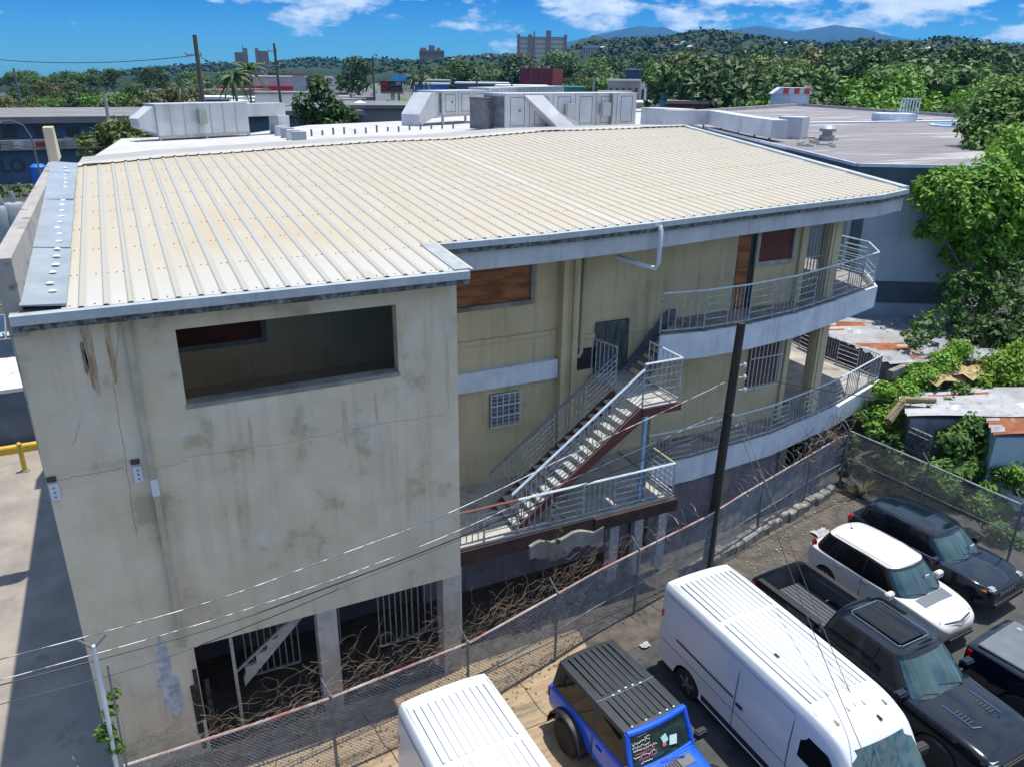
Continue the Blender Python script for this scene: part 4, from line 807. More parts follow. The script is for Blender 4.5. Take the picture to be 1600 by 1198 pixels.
def cabin(belt, roof, segs, parent, m, glass=M_glass, shield=M_shield, roofm=None, crown=.05, bulge=.03, v0=.1, v1=.9, name='cabin'):
    """belt/roof: matching half loops front-centre -> rear-centre of (x, y, z); segs[i] names the pane between points i and i+1"""
    kk = 4; B_ = dense(belt, kk); T_ = dense(roof, kk); vs = [0, v0, (v0+v1)/2, v1, 1]
    parts = {}
    for sg in (1, -1):
        def pt(i, v): p = Vector(B_[i]).lerp(Vector(T_[i]), v); k = 1+bulge*4*v*(1-v)*(1 if abs(B_[i][1]) > .02 else 0); return (p.x, p.y*k*sg, p.z)
        for i in range(len(segs)):
            g_ = segs[i]
            for j in range(i*kk, (i+1)*kk):
                for a in range(4):
                    nm = g_ if (g_ and a in (1, 2)) else 'body'; mb = parts.setdefault((nm, sg if nm not in ('windshield', 'rear_window', 'body') else 0, i if nm == 'side_window' else 0), MB())
                    q = [pt(j, vs[a]), pt(j+1, vs[a]), pt(j+1, vs[a+1]), pt(j, vs[a+1])]; mb.add(q, [(0, 1, 2, 3)] if sg > 0 else [(3, 2, 1, 0)])
    body = parts.pop(('body', 0, 0))
    rows = []
    for i in range(len(T_)):
        x, y, z = T_[i]; rows.append([(x, y*s_, z+crown*(1-s_*s_)*min(1, abs(y)*2)) for s_ in (1, .92, .75, .5, .25, 0, -.25, -.5, -.75, -.92, -1)])
    def bld(mb, nm, mm, par):
        o = mb.build(nm, mm, par); b = bmesh.new(); b.from_mesh(o.data); bmesh.ops.remove_doubles(b, verts=b.verts, dist=1e-4); bmesh.ops.recalc_face_normals(b, faces=b.faces); b.to_mesh(o.data); b.free()
        o.data.polygons.foreach_set('use_smooth', [True]*len(o.data.polygons)); o.data.set_sharp_from_angle(angle=rad(50)); return o
    c = bld(body, name, m, parent)
    r_ = MB().grid(rows); r_ = bld(r_, 'roof', roofm or m, parent)
    # make normals face outwards
    for o in (r_,):
        if o.data.polygons[len(o.data.polygons)//2].normal.z < 0: o.data.flip_normals()
    for (nm, _, _), mb in parts.items(): bld(mb, nm, shield if nm == 'windshield' else glass, parent)
    return c, r_
def wheel(parent, x, y, r, w=.24, rim=M_rim, spokes=5):
    s = 1 if y > 0 else -1
    t = MB().lathe((x, y, r), [(r*.6, -w/2), (r*.93, -w/2), (r, -w*.36), (r, w*.36), (r*.93, w/2), (r*.6, w/2)], 28, 0, 1).build('wheel', M_tyre, parent, smooth=35)
    q = MB().lathe((x, y+s*w*.30, r), [(r*.62, -.03), (r*.64, .05), (r*.58, .05), (r*.56, .0)], 24, 0, 1)
    for k in range(spokes):
        a = 2*math.pi*k/spokes+.3; q.beam((x, y+s*w*.38, r), (x+math.cos(a)*r*.6, y+s*w*.38, r+math.sin(a)*r*.6), .06, .07)
    q.lathe((x, y+s*w*.36, r), [(r*.16, -.03), (r*.14, .05)], 10, 0, 1); q.build('rim', rim, t, smooth=35)
def mirror(parent, x, y, z, m, s=1.0):
    sg = 1 if y > 0 else -1
    b = MB().cbox((x, y+sg*.12*s, z+.02), (.13*s, .24*s, .17*s)); o = b.build('mirror', m, parent, smooth=40, bevel=.025*s); MB().beam((x+.03, y-sg*.04, z-.06), (x+.01, y+sg*.05, z-.02), .05).build('mirror_arm', M_black, o)
def wipers(parent, pts):
    for (a, b_) in pts: MB().tube([a, lin(a, b_, .5)+Vector((0, 0, .012)), b_], [.014, .01, .007], 5).build('wiper', M_black, parent)
def seam(parent, pts, r=.009, m=None, name='seam'): return MB().tube(pts, r, 4).build(name, m or M_seam, parent)
def car(name, label, cat, x, y, heading, group=None, k=(1.05, 1.05, 1.05)):
    o = thing(name, label, cat, (x, y, .02), group, rad(heading), True); o.scale = k; return o
# ---- high-roof vans
def van(label, cx, yrear, rz, x_marks=True):
    V = car('cargo_van', label, 'van', cx, yrear-3.36, rz, None, (1.14, 1.04, 1.0)); Mw = paint('white_van_paint', (.60,.62,.64), rough=.3)
    # stations x from rear (-3) to nose (+3)
    def sec(x, w, zb, zt, tw, rr):      # half section: bottom -> side -> roof centre
        return [(x, 0, zb), (x, w*.95, zb), (x, w, zb+.18), (x, w*1.0, .95), (x, w*.985, 1.4), (x, w*(.985-(.985-tw)*.55), zt-rr*2.1), (x, w*tw, zt-rr), (x, w*(tw-.035), zt-rr*.35), (x, w*(tw-.11), zt-.015), (x, w*.45, zt+.02), (x, 0, zt+.03)]
    st = [(-3.0, .90, .42, 2.28, .90, .10), (-2.97, .97, .36, 2.44, .92, .12), (-2.85, 1.0, .32, 2.5, .93, .13), (-1.2, 1.01, .3, 2.52, .93, .13), (.6, 1.01, .3, 2.52, .93, .13), (1.2, 1.01, .3, 2.50, .925, .14), (1.55, 1.0, .3, 2.42, .91, .16), (1.8, 1.0, .3, 2.28, .89, .16),
          (2.12, .99, .3, 1.86, .86, .12), (2.42, .98, .3, 1.42, .88, .10), (2.62, .965, .3, 1.18, .90, .10), (2.85, .93, .3, 1.02, .9, .12), (2.97, .84, .34, .86, .88, .12), (3.0, .72, .42, .72, .86, .1)]
    half = [sec(*s_) for s_ in st]; npf = len(half[0]); rows = [dense([half[k][i] for k in range(len(st))], 3) for i in range(npf)]
    ring = []
    for j in range(len(rows[0])):
        r_ = dense([rows[i][j] for i in range(npf)], 2); r_ += [(p[0], -p[1], p[2]) for p in r_[-2:0:-1]]; ring.append(r_)
    n = len(ring[0]); mb = MB().grid(ring, 0, close=True); mb.f += [tuple(range(n-1, -1, -1)), tuple((len(ring)-1)*n+k for k in range(n))]; mb.m += [0, 0]
    o = mb.build('body', Mw, V, smooth=45)
    cu = MB()
    for xw in (-1.95, 1.95):
        for sg in (-1, 1): cu.lathe((xw, sg*.95, .36), [(.43, -.18), (.43, .3)] if sg > 0 else [(.43, -.3), (.43, .18)], 26, 0, 1)
    co_ = cu.build('cutter', M_black); o.parent = None; md = o.modifiers.new('b', 'BOOLEAN'); md.object = co_; md.operation = 'DIFFERENCE'; md.solver = 'EXACT'; md.material_mode = 'TRANSFER'
    bpy.context.view_layer.update(); o.data = bpy.data.meshes.new_from_object(o.evaluated_get(bpy.context.evaluated_depsgraph_get())); o.modifiers.clear(); bpy.data.objects.remove(co_); o.parent = V
    o.data.polygons.foreach_set('use_smooth', [True]*len(o.data.polygons)); o.data.set_sharp_from_angle(angle=rad(40))
    r_ = MB()                                    # pressed roof ribs
    for i in range(11):
        y = -.72+i*.144
        for (a, b_) in ((-2.75, -1.45), (-1.32, .95)): r_.beam((a, y, 2.535+.02*(1-y*y)), (b_, y, 2.535+.02*(1-y*y)), .05, .012)
    r_.build('roof_ribs', Mw, V)
    for y in (-.84, .84): seam(V, [(-2.85, y, 2.49), (1.15, y, 2.49), (1.5, y*.99, 2.42)], .008, mat('gutter_grey', (.35,.37,.4)), 'roof_channel')
    ws = MB(); n_ = 8; P = []                       # windshield, wrapped over the sloping nose
    for (x, w, z) in ((1.86, .74, 2.215), (2.12, .80, 1.895), (2.40, .84, 1.475)): P.append([(x-.05*(abs(k/n_*2-1))**2+.02, w*(k/n_*2-1), z+.035*(1-.6*(k/n_*2-1)**2)) for k in range(n_+1)])
    ws.grid(P).build('windshield', M_shield, V, smooth=True, norm=False)
    wipers(V, [((2.5, .5, 1.42), (2.36, -.1, 1.58)), ((2.5, -.2, 1.42), (2.36, -.72, 1.55))])
    for sg in (-1, 1):
        y = sg*1.012
        sw = MB(); poly = [(1.05, 1.42), (1.05, 1.95), (1.2, 2.02), (1.62, 1.98), (2.05, 1.5), (2.1, 1.40)]
        pts = [(p[0], sg*(1.004-(p[1]-1.4)*.055), p[1]) for p in poly]; ctr = (1.5, sg*1.0, 1.65); sw.add(pts+[(p[0], p[1]-sg*.03, p[2]) for p in pts], [tuple(range(6)), tuple(range(11, 5, -1))]+[(i, (i+1) % 6, 6+(i+1) % 6, 6+i) for i in range(6)]); sw.build('side_window', M_glass, V)
        seam(V, [(-.55, y+.002*sg, .5), (-.55, y, 1.5), (-.55, sg*.945, 2.32)]); seam(V, [(.85, y, .5), (.85, y, 1.5), (.85, sg*.955, 2.25)]); seam(V, [(-2.9, sg*.965, 2.25), (.85, sg*.965, 2.25)], .005); seam(V, [(-2.9, sg*1.01, .95), (1.0, sg*1.02, .95)], .005)
        seam(V, [(-2.4, sg*1.005, 1.28), (-.6, sg*1.012, 1.28)], .022, M_black, 'door_track')
        MB().box((-1.45, sg*.98, .38), (1.45, sg*1.035, .52)).build('rub_strip', M_black, V, bevel=.01); MB().box((-.5, sg*1.0, 1.18), (-.32, sg*1.04, 1.24)).build('door_handle', M_black, V, bevel=.01)
        mirror(V, 1.95, sg*1.0, 1.55, M_black, 1.25)
        MB().box((-3.03, sg*.84, 1.0), (-2.9, sg*.975, 1.75)).build('tail_light', M_lampr, V, bevel=.02); MB().cbox((2.72, sg*.78, 1.0), (.34, .22, .2)).build('headlight', M_lampw, V, bevel=.05)
        wheel(V, -1.95, sg*.88, .36); wheel(V, 1.95, sg*.88, .36)
    MB().box((-3.08, -.85, .38), (-2.96, .85, .55)).build('rear_bumper', M_black, V, bevel=.03); MB().box((2.85, -.8, .32), (3.06, .8, .62)).build('front_bumper', M_black, V, bevel=.05)
    for (x, y) in ((1.42, -.62), (1.3, -.2), (1.27, 0), (1.3, .2), (1.42, .62)): MB().cbox((x, y, 2.50 if abs(y) < .5 else 2.475), (.13, .07, .06)).build('marker_light', mat('amber_marker', (.45,.40,.30), rough=.2), V, bevel=.02)
    MB().cbox((1.62, .25, 2.435), (.14, .06, .05)).build('antenna_base', M_black, V, bevel=.02); MB().cbox((-.2, -.42, 2.55), (.12, .07, .03)).build('roof_plug', M_black, V)
    MB().box((-3.1, .25, 2.3), (-2.98, .6, 2.42)).build('brake_light', M_black, V, bevel=.02)
    return V
van('long white high-roof cargo van parked between the blue jeep and the black pickup', 11.44, 12.58, -90.5)
van('white cargo van at the bottom edge, left of the blue off-road car', 4.42, 11.62, -88)
# ---- blue off-roader with black hard top
J = car('offroad_car', 'bright blue boxy off-road car with black ribbed hard top and written windshield', 'car', 8.0, 9.95, -85.5, None, (1.08, 1.08, 1.05))
Mb = paint('bright_blue_paint', (.012,.10,.62), rough=.22)
body_loft([(-2.05, .74, .55, .98, 1.12), (-1.98, .79, .48, 1.02, 1.16), (-1.0, .80, .45, 1.03, 1.17), (.55, .80, .45, 1.03, 1.17), (.75, .79, .45, 1.0, 1.14), (1.3, .72, .5, .98, 1.12), (1.95, .62, .55, .95, 1.08), (2.1, .58, .6, .9, 1.02)], J, Mb, wheels=((-1.25, .8, .47), (1.45, .8, .47)), wr=.40, tumble=.99, crown=.02)
top = MB(); P = []
for (x, w, z) in ((-2.02, .66, 1.80), (-1.9, .69, 1.84), (-1.0, .70, 1.86), (.2, .70, 1.85), (.42, .69, 1.83)): P.append([(x, w*s_, z+.02*(1-s_*s_)) for s_ in (-1, -.95, -.5, 0, .5, .95, 1)])
Mh = mat('black_hard_top', (.018,.023,.028), (.028,.034,.04), sc=4, rough=.5)
tp = MB()
BL = [(.62, 0, 1.17), (.62, .5, 1.17), (.58, .74, 1.17), (.35, .765, 1.17), (-.42, .765, 1.17), (-.52, .765, 1.17), (-.60, .765, 1.17), (-1.85, .765, 1.17), (-1.98, .70, 1.17), (-2.02, .5, 1.17), (-2.02, 0, 1.17)]
TL = [(.36, 0, 1.83), (.36, .45, 1.83), (.35, .66, 1.82), (.22, .69, 1.83), (-.42, .70, 1.84), (-.52, .70, 1.84), (-.60, .70, 1.84), (-1.75, .68, 1.82), (-1.87, .62, 1.80), (-1.92, .45, 1.8), (-1.92, 0, 1.8)]
cabin(BL, TL, [None, None, None, 'side_window', None, None, 'side_window', None, None, 'rear_window'], J, Mh, roofm=Mh, crown=.035, bulge=.0, v0=.08, v1=.85)
fr = MB()                                           # blue windshield frame with the pane in it
a0, a1 = Vector((.66, 0, 1.16)), Vector((.40, 0, 1.84))
def wsp(u, v): p = a0.lerp(a1, v); return (p.x-.05*u*u, u*(.74-.06*v), p.z)
for (u0, v0, u1, v1, wd) in ((-1, 0, -1, 1, .09), (1, 0, 1, 1, .09), (-1, 1, 1, 1, .11), (-1, 0, 1, 0, .07)):
    fr.tube([wsp(u0+(u1-u0)*k/6, v0+(v1-v0)*k/6) for k in range(7)], wd/1.8, 8)
fr.build('windshield_frame', Mb, J, smooth=40)
ws = MB().grid([[wsp(-.93+1.86*k/8, v) for k in range(9)] for v in (.04, .5, .96)]).build('windshield', mat('dark_green_windshield', (.006,.016,.012), (.02,.055,.038), sc=3, rough=.05, coat=1, spots=[((.05,.14,.09), .62, 2, .4, .1)]), J, smooth=True, norm=False)
# sales writing, stickers and tag on the pane
def on_pane(u, v, off=.012): p = Vector(wsp(u, v)); return p+Vector((.93, 0, .36))*off
Mwh = mat('white_marker', (.75,.75,.75)); Mpk = mat('pink_marker', (.7,.12,.2))
rs = random.Random(3)                          # the handwriting is too small to read in the photograph: strokes of the same size and colour
for (n_, u, v, s_, mm) in ((7, -.72, .86, .035, Mwh), (5, -.5, .78, .03, Mwh), (9, -.9, .70, .05, Mwh), (11, -.9, .60, .04, Mwh), (13, -.88, .51, .045, Mwh), (12, -.82, .42, .04, Mpk), (14, -.88, .34, .04, Mwh), (10, -.74, .26, .045, Mpk), (8, -.7, .17, .035, Mwh)):
    P = []
    for k in range(n_*3): P.append(tuple(on_pane(u+k*.017*(s_/.04), v+s_*rs.uniform(-.8, .8), .014)))
    MB().tube(P, .0045, 3).build('handwriting', mm, ws)
def card(u0, v0, u1, v1, m, nm, r=0): 
    c_ = on_pane((u0+u1)/2, (v0+v1)/2, .02); xax = Vector((0, 1, 0)); yax = (a1-a0).normalized(); zax = xax.cross(yax); Mx = Matrix((xax, yax, zax)).transposed().to_4x4(); Mx.translation = c_
    MB().cbox((0, 0, 0), (abs(u1-u0)*.72, abs(v1-v0)*.75, .004), r).xf(Mx).build(nm, m, ws)
card(.02, .42, .2, .62, mat('pale_green_sticker', (.4,.72,.6)), 'sticker', .3); card(.02, .33, .14, .42, Mpk, 'sticker', .2); card(.26, .26, .5, .5, mat('white_tag', (.62,.78,.70)), 'hang_tag', -.2)
rb = MB()
for i in range(8):
    y = -.5+i*.143
    for (a, b_) in ((-1.8, -.62), (-.5, .25)): rb.beam((a, y, 1.872+.02), (b_, y, 1.872+.012), .045, .007)
rb.build('roof_ribs', Mh, J)
for i in range(7):
    MB().cbox((-.56-.10*math.cos((i-3)*.45)+.1, -.5+i*.167, 1.885), (.03, .05, .008)).build('roof_clip', M_railw, J)
    if i not in (1, 3): MB().cbox((.27, -.5+i*.167, 1.868), (.03, .04, .008)).build('roof_clip', M_railw, J)
seam(J, [(-.56, -.69, 1.852), (-.5, 0, 1.888), (-.56, .69, 1.852)], .006, M_flash, 'roof_joint')
MB().box((.78, -.50, 1.125), (1.0, .50, 1.165)).build('cowl_grille', mat('grey_cowl', (.12,.13,.14), rough=.6), J, bevel=.01)
cw = MB()
for i in range(7): cw.box((.80, -.21+i*.06, 1.166), (.98, -.185+i*.06, 1.18))
cw.build('cowl_slots', M_black, J); wipers(J, [((.82, .36, 1.19), (.70, -.12, 1.22)), ((.82, -.18, 1.19), (.70, -.62, 1.22))]); MB().beam((1.45, .15, 1.17), (1.62, .12, 1.17), .03, .02).build('hood_vent', M_black, J); MB().beam((1.45, -.3, 1.17), (1.62, -.3, 1.165), .03, .02).build('hood_vent', M_black, J)
for sg in (-1, 1):
    for (xc, l_) in ((-1.25, .58), (1.45, .66)):
        fl = MB(); rows = []
        for k in range(13):
            a = math.pi*(k/12); x = xc+math.cos(a)*l_; z = .42+math.sin(a)*.56; rows.append([(x, sg*.74, z+.03), (x, sg*.95, z), (x, sg*.97, z-.06), (x, sg*.74, z-.03)])
        fl.grid(rows).build('fender_flare', M_black if xc < 0 else Mh, J, smooth=40)
        wheel(J, xc, sg*.80, .40, .26, M_rimd)
    mirror(J, .62, sg*.80, 1.25, M_black, 1.1); MB().cbox((2.1, sg*.42, .88), (.06, .2, .2)).build('headlight', M_lampw, J, bevel=.04)
    seam(J, [(.5, sg*.81, .55), (.5, sg*.81, 1.12)]); seam(J, [(-.5, sg*.81, .55), (-.5, sg*.81, 1.12)]); MB().box((-.38, sg*.8, .93), (-.2, sg*.83, .98)).build('door_handle', Mb, J, bevel=.01)
    MB().box((-2.1, sg*.62, .8), (-2.02, sg*.8, 1.05)).build('tail_light', M_lampr, J, bevel=.02)
MB().lathe((-2.18, 0, 1.0), [(.2, -.1), (.37, -.1), (.4, -.05), (.4, .06), (.36, .1), (.2, .1)], 26, 0, 0).build('spare_wheel', M_tyre, J, smooth=35)
MB().box((2.12, -.8, .5), (2.35, .8, .68)).build('front_bumper', M_black, J, bevel=.04)
# ---- black pickups
def pickup(label, cx, yr, rz, tonneau=False, pnt=None):
    K = car('pickup_truck', label, 'pickup truck', cx, yr-3.4, rz, None, (1.15, 1.04, 1.04)); Mk = pnt or paint('black_metallic_paint', (.004,.007,.014), rough=.12)
    o = body_loft([(-2.95, .86, .5, 1.12, 1.2), (-2.88, .95, .45, 1.22, 1.32), (-1.2, .97, .42, 1.24, 1.33), (-1.1, .97, .42, 1.2, 1.25), (.9, .97, .42, 1.16, 1.22), (1.3, .97, .42, 1.14, 1.21), (2.2, .96, .42, 1.1, 1.2), (2.75, .93, .45, 1.02, 1.13), (2.93, .82, .5, .95, 1.03)], K, Mk, wheels=((-1.75, .97, .46), (1.95, .97, .46)), wr=.41)
    # cut the bed
    cu = MB().box((-2.85, -.72, .75), (-1.02, .72, 1.7)).build('cutter', mat('bed_liner', (.03,.035,.042), (.06,.07,.08), sc=3, rough=.7)); o.parent = None; md = o.modifiers.new('b', 'BOOLEAN'); md.object = cu; md.operation = 'DIFFERENCE'; md.solver = 'EXACT'; md.material_mode = 'TRANSFER'
    bpy.context.view_layer.update(); o.data = bpy.data.meshes.new_from_object(o.evaluated_get(bpy.context.evaluated_depsgraph_get())); o.modifiers.clear(); bpy.data.objects.remove(cu); o.parent = K
    if tonneau: 
        MB().box((-2.86, -.80, 1.33), (-1.02, .80, 1.375)).build('bed_cover', mat('grey_bed_cover', (.10,.115,.13), (.13,.145,.16), sc=3, rough=.5), K, bevel=.015); MB().box((-2.7, .5, 1.376), (-2.6, .6, 1.39)).build('cover_latch', M_lampw, K)
    else:
        rb = MB()
        for i in range(11): rb.box((-2.83, -.65+i*.125, .751), (-1.04, -.60+i*.125, .768))
        rb.build('bed_ribs', mat('bed_rib', (.09,.10,.115), rough=.6), K)
        for sg in (-1, 1): MB().box((-2.85, sg*.74, 1.33), (-1.05, sg*.90, 1.352)).build('bed_rail', M_black, K, bevel=.008); seam(K, [(-2.6, sg*.70, 1.2), (-1.3, sg*.70, 1.2)], .014, M_chrome, 'cargo_rail')
    BL = [(1.48, 0, 1.18), (1.46, .5, 1.18), (1.28, .86, 1.17), (1.0, .91, 1.17), (.1, .925, 1.18), (-.02, .925, 1.18), (-.1, .925, 1.18), (-.82, .915, 1.19), (-.98, .86, 1.2), (-1.02, .5, 1.2), (-1.02, 0, 1.2)]
    TL = [(.80, 0, 1.86), (.78, .42, 1.86), (.68, .68, 1.83), (.56, .72, 1.83), (.0, .735, 1.85), (-.05, .735, 1.85), (-.1, .735, 1.85), (-.68, .72, 1.83), (-.82, .66, 1.8), (-.86, .42, 1.82), (-.86, 0, 1.82)]
    cabin(BL, TL, ['windshield', 'windshield', None, 'side_window', None, None, 'side_window', None, None, 'rear_window'], K, Mk, crown=.06, bulge=.02, v0=.06, v1=.88)
    sr = MB(); zr = lambda x, y: 1.875+.055*(1-(y/.72)**2)
    loop = [(.55, -.5), (.61, -.42), (.61, .42), (.55, .5), (-.55, .5), (-.62, .42), (-.62, -.42), (-.55, -.5), (.55, -.5)]
    sr.tube([(x, y, zr(x, y)+.0) for x, y in loop], .008, 4).build('sunroof_frame', mat('sunroof_line', (.22,.25,.28), rough=.4), K); MB().grid([[(x, y, zr(x, y)+.001) for y in (-.42, -.2, 0, .2, .42)] for x in (-.58, 0, .56)]).build('sunroof', M_glass, K, smooth=True, norm=False)
    wipers(K, [((1.42, .55, 1.24), (1.32, -.1, 1.36)), ((1.42, -.25, 1.25), (1.30, -.75, 1.32))])
    for sg in (-1, 1):
        seam(K, [(1.62, sg*.46, 1.232), (2.25, sg*.46, 1.228), (2.3, sg*.3, 1.232)], .012, M_chrome, 'hood_scoop_edge')
        v = MB()
        for k in range(5): v.box((1.85+k*.07, sg*.34-.1, 1.2), (1.885+k*.07, sg*.34+.06, 1.238))
        v.build('hood_vent', M_black, K)
        mirror(K, 1.15, sg*.94, 1.28, Mk, 1.35); MB().cbox((2.78, sg*.72, 1.0), (.26, .3, .16)).build('headlight', M_lampw, K, bevel=.04); MB().box((-2.98, sg*.8, .9), (-2.86, sg*.95, 1.22)).build('tail_light', M_lampr, K, bevel=.02)
        wheel(K, -1.75, sg*.87, .41, .28, M_rimd, 6); wheel(K, 1.95, sg*.87, .41, .28, M_rimd, 6)
        seam(K, [(.0, sg*.955, .5), (.0, sg*.96, 1.14)], .005, M_black); seam(K, [(-.98, sg*.96, .5), (-.98, sg*.965, 1.16)], .005, M_black)
        for x in (-.15, -.9): MB().box((x-.1, sg*.95, 1.02), (x+.1, sg*.985, 1.06)).build('door_handle', Mk, K, bevel=.01)
    MB().box((2.88, -.62, .7), (2.99, .62, 1.0)).build('grille', M_black, K, bevel=.03); MB().box((2.85, -.9, .42), (3.08, .9, .64)).build('front_bumper', M_black, K, bevel=.05); MB().box((-3.1, -.85, .48), (-2.93, .85, .66)).build('rear_bumper', M_black, K, bevel=.03)
    return K
pickup('shiny black pickup with open empty bed parked beside the long white van', 14.82, 13.05, -88.5)
pickup('dark pickup with flat grey bed cover cut off by the right edge', 17.95, 8.85, -84, True)
# ---- white hatchback
def hatch(name, label, cx, cy, rz, pnt, L_, W_, st, BL, TL, wheels, wr, roofm=None, extra=None, segs=None):
    K = car(name, label, 'car', cx, cy, rz); body_loft(st, K, pnt, wheels=wheels, wr=wr)
    cabin(BL, TL, segs or ['windshield', 'windshield', None, 'side_window', None, 'side_window', None, 'side_window', None, 'rear_window'], K, mat('black_pillar', (.012,.013,.015), rough=.3, coat=.5) if roofm else pnt, roofm=roofm, crown=.07, bulge=.03, v0=.05, v1=.9)
    for (x, w, r) in wheels:
        for sg in (-1, 1): wheel(K, x, sg*(w-.1), wr, .22, M_rim, 7)
    return K
Mwp = paint('white_car_paint', (.60,.59,.56), rough=.25)
F = hatch('hatchback', 'white rounded hatchback with whip antenna parked beside the black pickup', 17.85, 11.95, -87, Mwp, 4.2, 1.78,
    [(-2.1, .62, .5, .8, .9), (-2.02, .78, .4, .88, 1.0), (-1.6, .88, .3, .93, 1.02), (-.5, .89, .26, .94, 1.03), (.6, .89, .26, .93, 1.02), (1.2, .88, .27, .9, 1.0), (1.7, .82, .3, .82, .93), (2.0, .68, .35, .7, .80), (2.1, .5, .42, .6, .68)],
    [(1.16, 0, 1.0), (1.12, .45, 1.0), (.92, .76, .98), (.62, .83, .98), (-.18, .85, .99), (-.24, .85, .99), (-1.1, .84, 1.0), (-1.16, .84, 1.0), (-1.7, .78, 1.02), (-1.92, .5, 1.02), (-1.95, 0, 1.02)],
    [(.55, 0, 1.55), (.5, .42, 1.55), (.36, .64, 1.53), (.22, .67, 1.53), (-.24, .69, 1.56), (-.30, .69, 1.56), (-1.0, .68, 1.55), (-1.06, .68, 1.55), (-1.5, .62, 1.52), (-1.66, .42, 1.50), (-1.68, 0, 1.50)],
    ((-1.28, .89, .36), (1.3, .89, .36)), .32, roofm=Mwp)
wipers(F, [((1.14, .5, 1.05), (1.0, -.1, 1.12)), ((1.14, -.1, 1.06), (.98, -.6, 1.1))])
MB().grid([[(1.14+k*.1, y, 1.045-.012*k-.05*(y/.6)**2*.5) for y in (-.55, -.3, 0, .3, .55)] for k in range(4)]).build('cowl_panel', mat('grey_cowl_panel', (.12,.14,.16), rough=.5), F, smooth=True, norm=False)
MB().lathe((-1.35, .0, 1.60), [(.04, -.03), (.02, .03)], 8).tube([(-1.35, 0, 1.62), (-1.62, 0, 1.98)], .007, 4).build('antenna', M_black, F)
for sg in (-1, 1):
    mirror(F, .72, sg*.86, 1.02, Mwp, 1.15); MB().lathe((1.82, sg*.58, .78), [(.11, -.04), (.11, .05), (.06, .09)], 14).build('headlight', M_lampw, F, smooth=40); MB().cbox((-1.93, sg*.7, .98), (.16, .12, .34)).build('tail_light', M_lampr, F, bevel=.05)
    seam(F, [(-.2, sg*.90, .35), (-.2, sg*.87, .97)]); seam(F, [(.8, sg*.90, .45), (.85, sg*.86, .95)])
    for x in (-.1, -.95): MB().box((x-.09, sg*.87, .87), (x+.09, sg*.91, .90)).build('door_handle', M_chrome, F, bevel=.008)
    seam(F, [(.4, sg*.62, 1.585), (-.4, sg*.66, 1.61), (-1.4, sg*.60, 1.575)], .008, M_black, 'roof_gutter')
seam(F, [(1.95, -.5, .83), (2.06, 0, .84), (1.95, .5, .83)], .018, M_black, 'nose_slot'); seam(F, [(1.98, -.55, .79), (2.1, 0, .79), (1.98, .55, .79)], .012, M_chrome, 'nose_trim'); MB().box((2.0, -.5, .34), (2.16, .5, .5)).build('front_bumper', M_black, F, bevel=.04)
q = MB().cbox((.86, .22, 1.315), (.02, .16, .1)); q.build('sticker', M_railw, F)
# ---- dark blue SUV
Mnv = paint('dark_navy_paint', (.004,.010,.022), rough=.14)
G = hatch('suv', 'dark blue compact SUV with chrome window line parked along the side fence', 20.25, 12.45, -84, Mnv, 4.4, 1.84,
    [(-2.2, .68, .55, .95, 1.0), (-2.12, .82, .45, 1.02, 1.08), (-1.6, .92, .35, 1.05, 1.12), (-.5, .93, .3, 1.05, 1.12), (.6, .93, .3, 1.04, 1.1), (1.2, .93, .3, 1.02, 1.1), (1.75, .90, .35, .98, 1.06), (2.1, .80, .42, .88, .96), (2.2, .68, .5, .8, .86)],
    [(1.1, 0, 1.08), (1.06, .45, 1.08), (.86, .78, 1.07), (.58, .86, 1.07), (-.2, .88, 1.07), (-.27, .88, 1.07), (-1.1, .87, 1.08), (-1.17, .87, 1.08), (-1.75, .80, 1.09), (-2.0, .5, 1.1), (-2.03, 0, 1.1)],
    [(.45, 0, 1.62), (.4, .42, 1.62), (.27, .65, 1.60), (.12, .69, 1.60), (-.28, .71, 1.63), (-.34, .71, 1.63), (-1.05, .69, 1.62), (-1.12, .69, 1.62), (-1.6, .63, 1.58), (-1.76, .42, 1.56), (-1.78, 0, 1.56)],
    ((-1.32, .92, .40), (1.35, .92, .40)), .35)
wipers(G, [((1.1, .55, 1.12), (.96, -.1, 1.2)), ((1.1, -.1, 1.13), (.94, -.65, 1.18))])
for sg in (-1, 1):
    mirror(G, .68, sg*.88, 1.12, Mnv, 1.15); MB().cbox((2.0, sg*.66, .93), (.3, .24, .13)).build('headlight', M_lampw, G, bevel=.04); MB().cbox((1.94, sg*.83, .90), (.2, .05, .08)).build('indicator', M_amber, G, bevel=.02); MB().cbox((-2.08, sg*.72, 1.0), (.2, .24, .16)).build('tail_light', M_lampr, G, bevel=.04)
    seam(G, [(.85, sg*.80, 1.10), (.55, sg*.875, 1.095), (-.7, sg*.893, 1.10), (-1.75, sg*.815, 1.12), (-1.62, sg*.68, 1.50), (-1.1, sg*.735, 1.585)], .010, M_chrome, 'chrome_line'); seam(G, [(-.22, sg*.945, .4), (-.22, sg*.90, 1.05)], .005, M_black)
    for xc in (-1.32, 1.35):
        fl = MB(); rows = [[(xc+math.cos(a)*r_, sg*.935, .35+math.sin(a)*r_) for r_ in (.40, .46)] for a in [math.pi*k/12 for k in range(13)]]; fl.grid(rows); fl.build('arch_trim', M_black, G)
    seam(G, [(.3, sg*.6, 1.66), (-.6, sg*.66, 1.69), (-1.5, sg*.6, 1.64)], .014, M_black, 'roof_rail')
gr = MB().box((2.13, -.5, .74), (2.2, .5, .86)).build('grille', M_black, G, bevel=.02); s_ = MB()
for i in range(7): s_.box((2.2, -.46+i*.14, .75), (2.215, -.38+i*.14, .85))
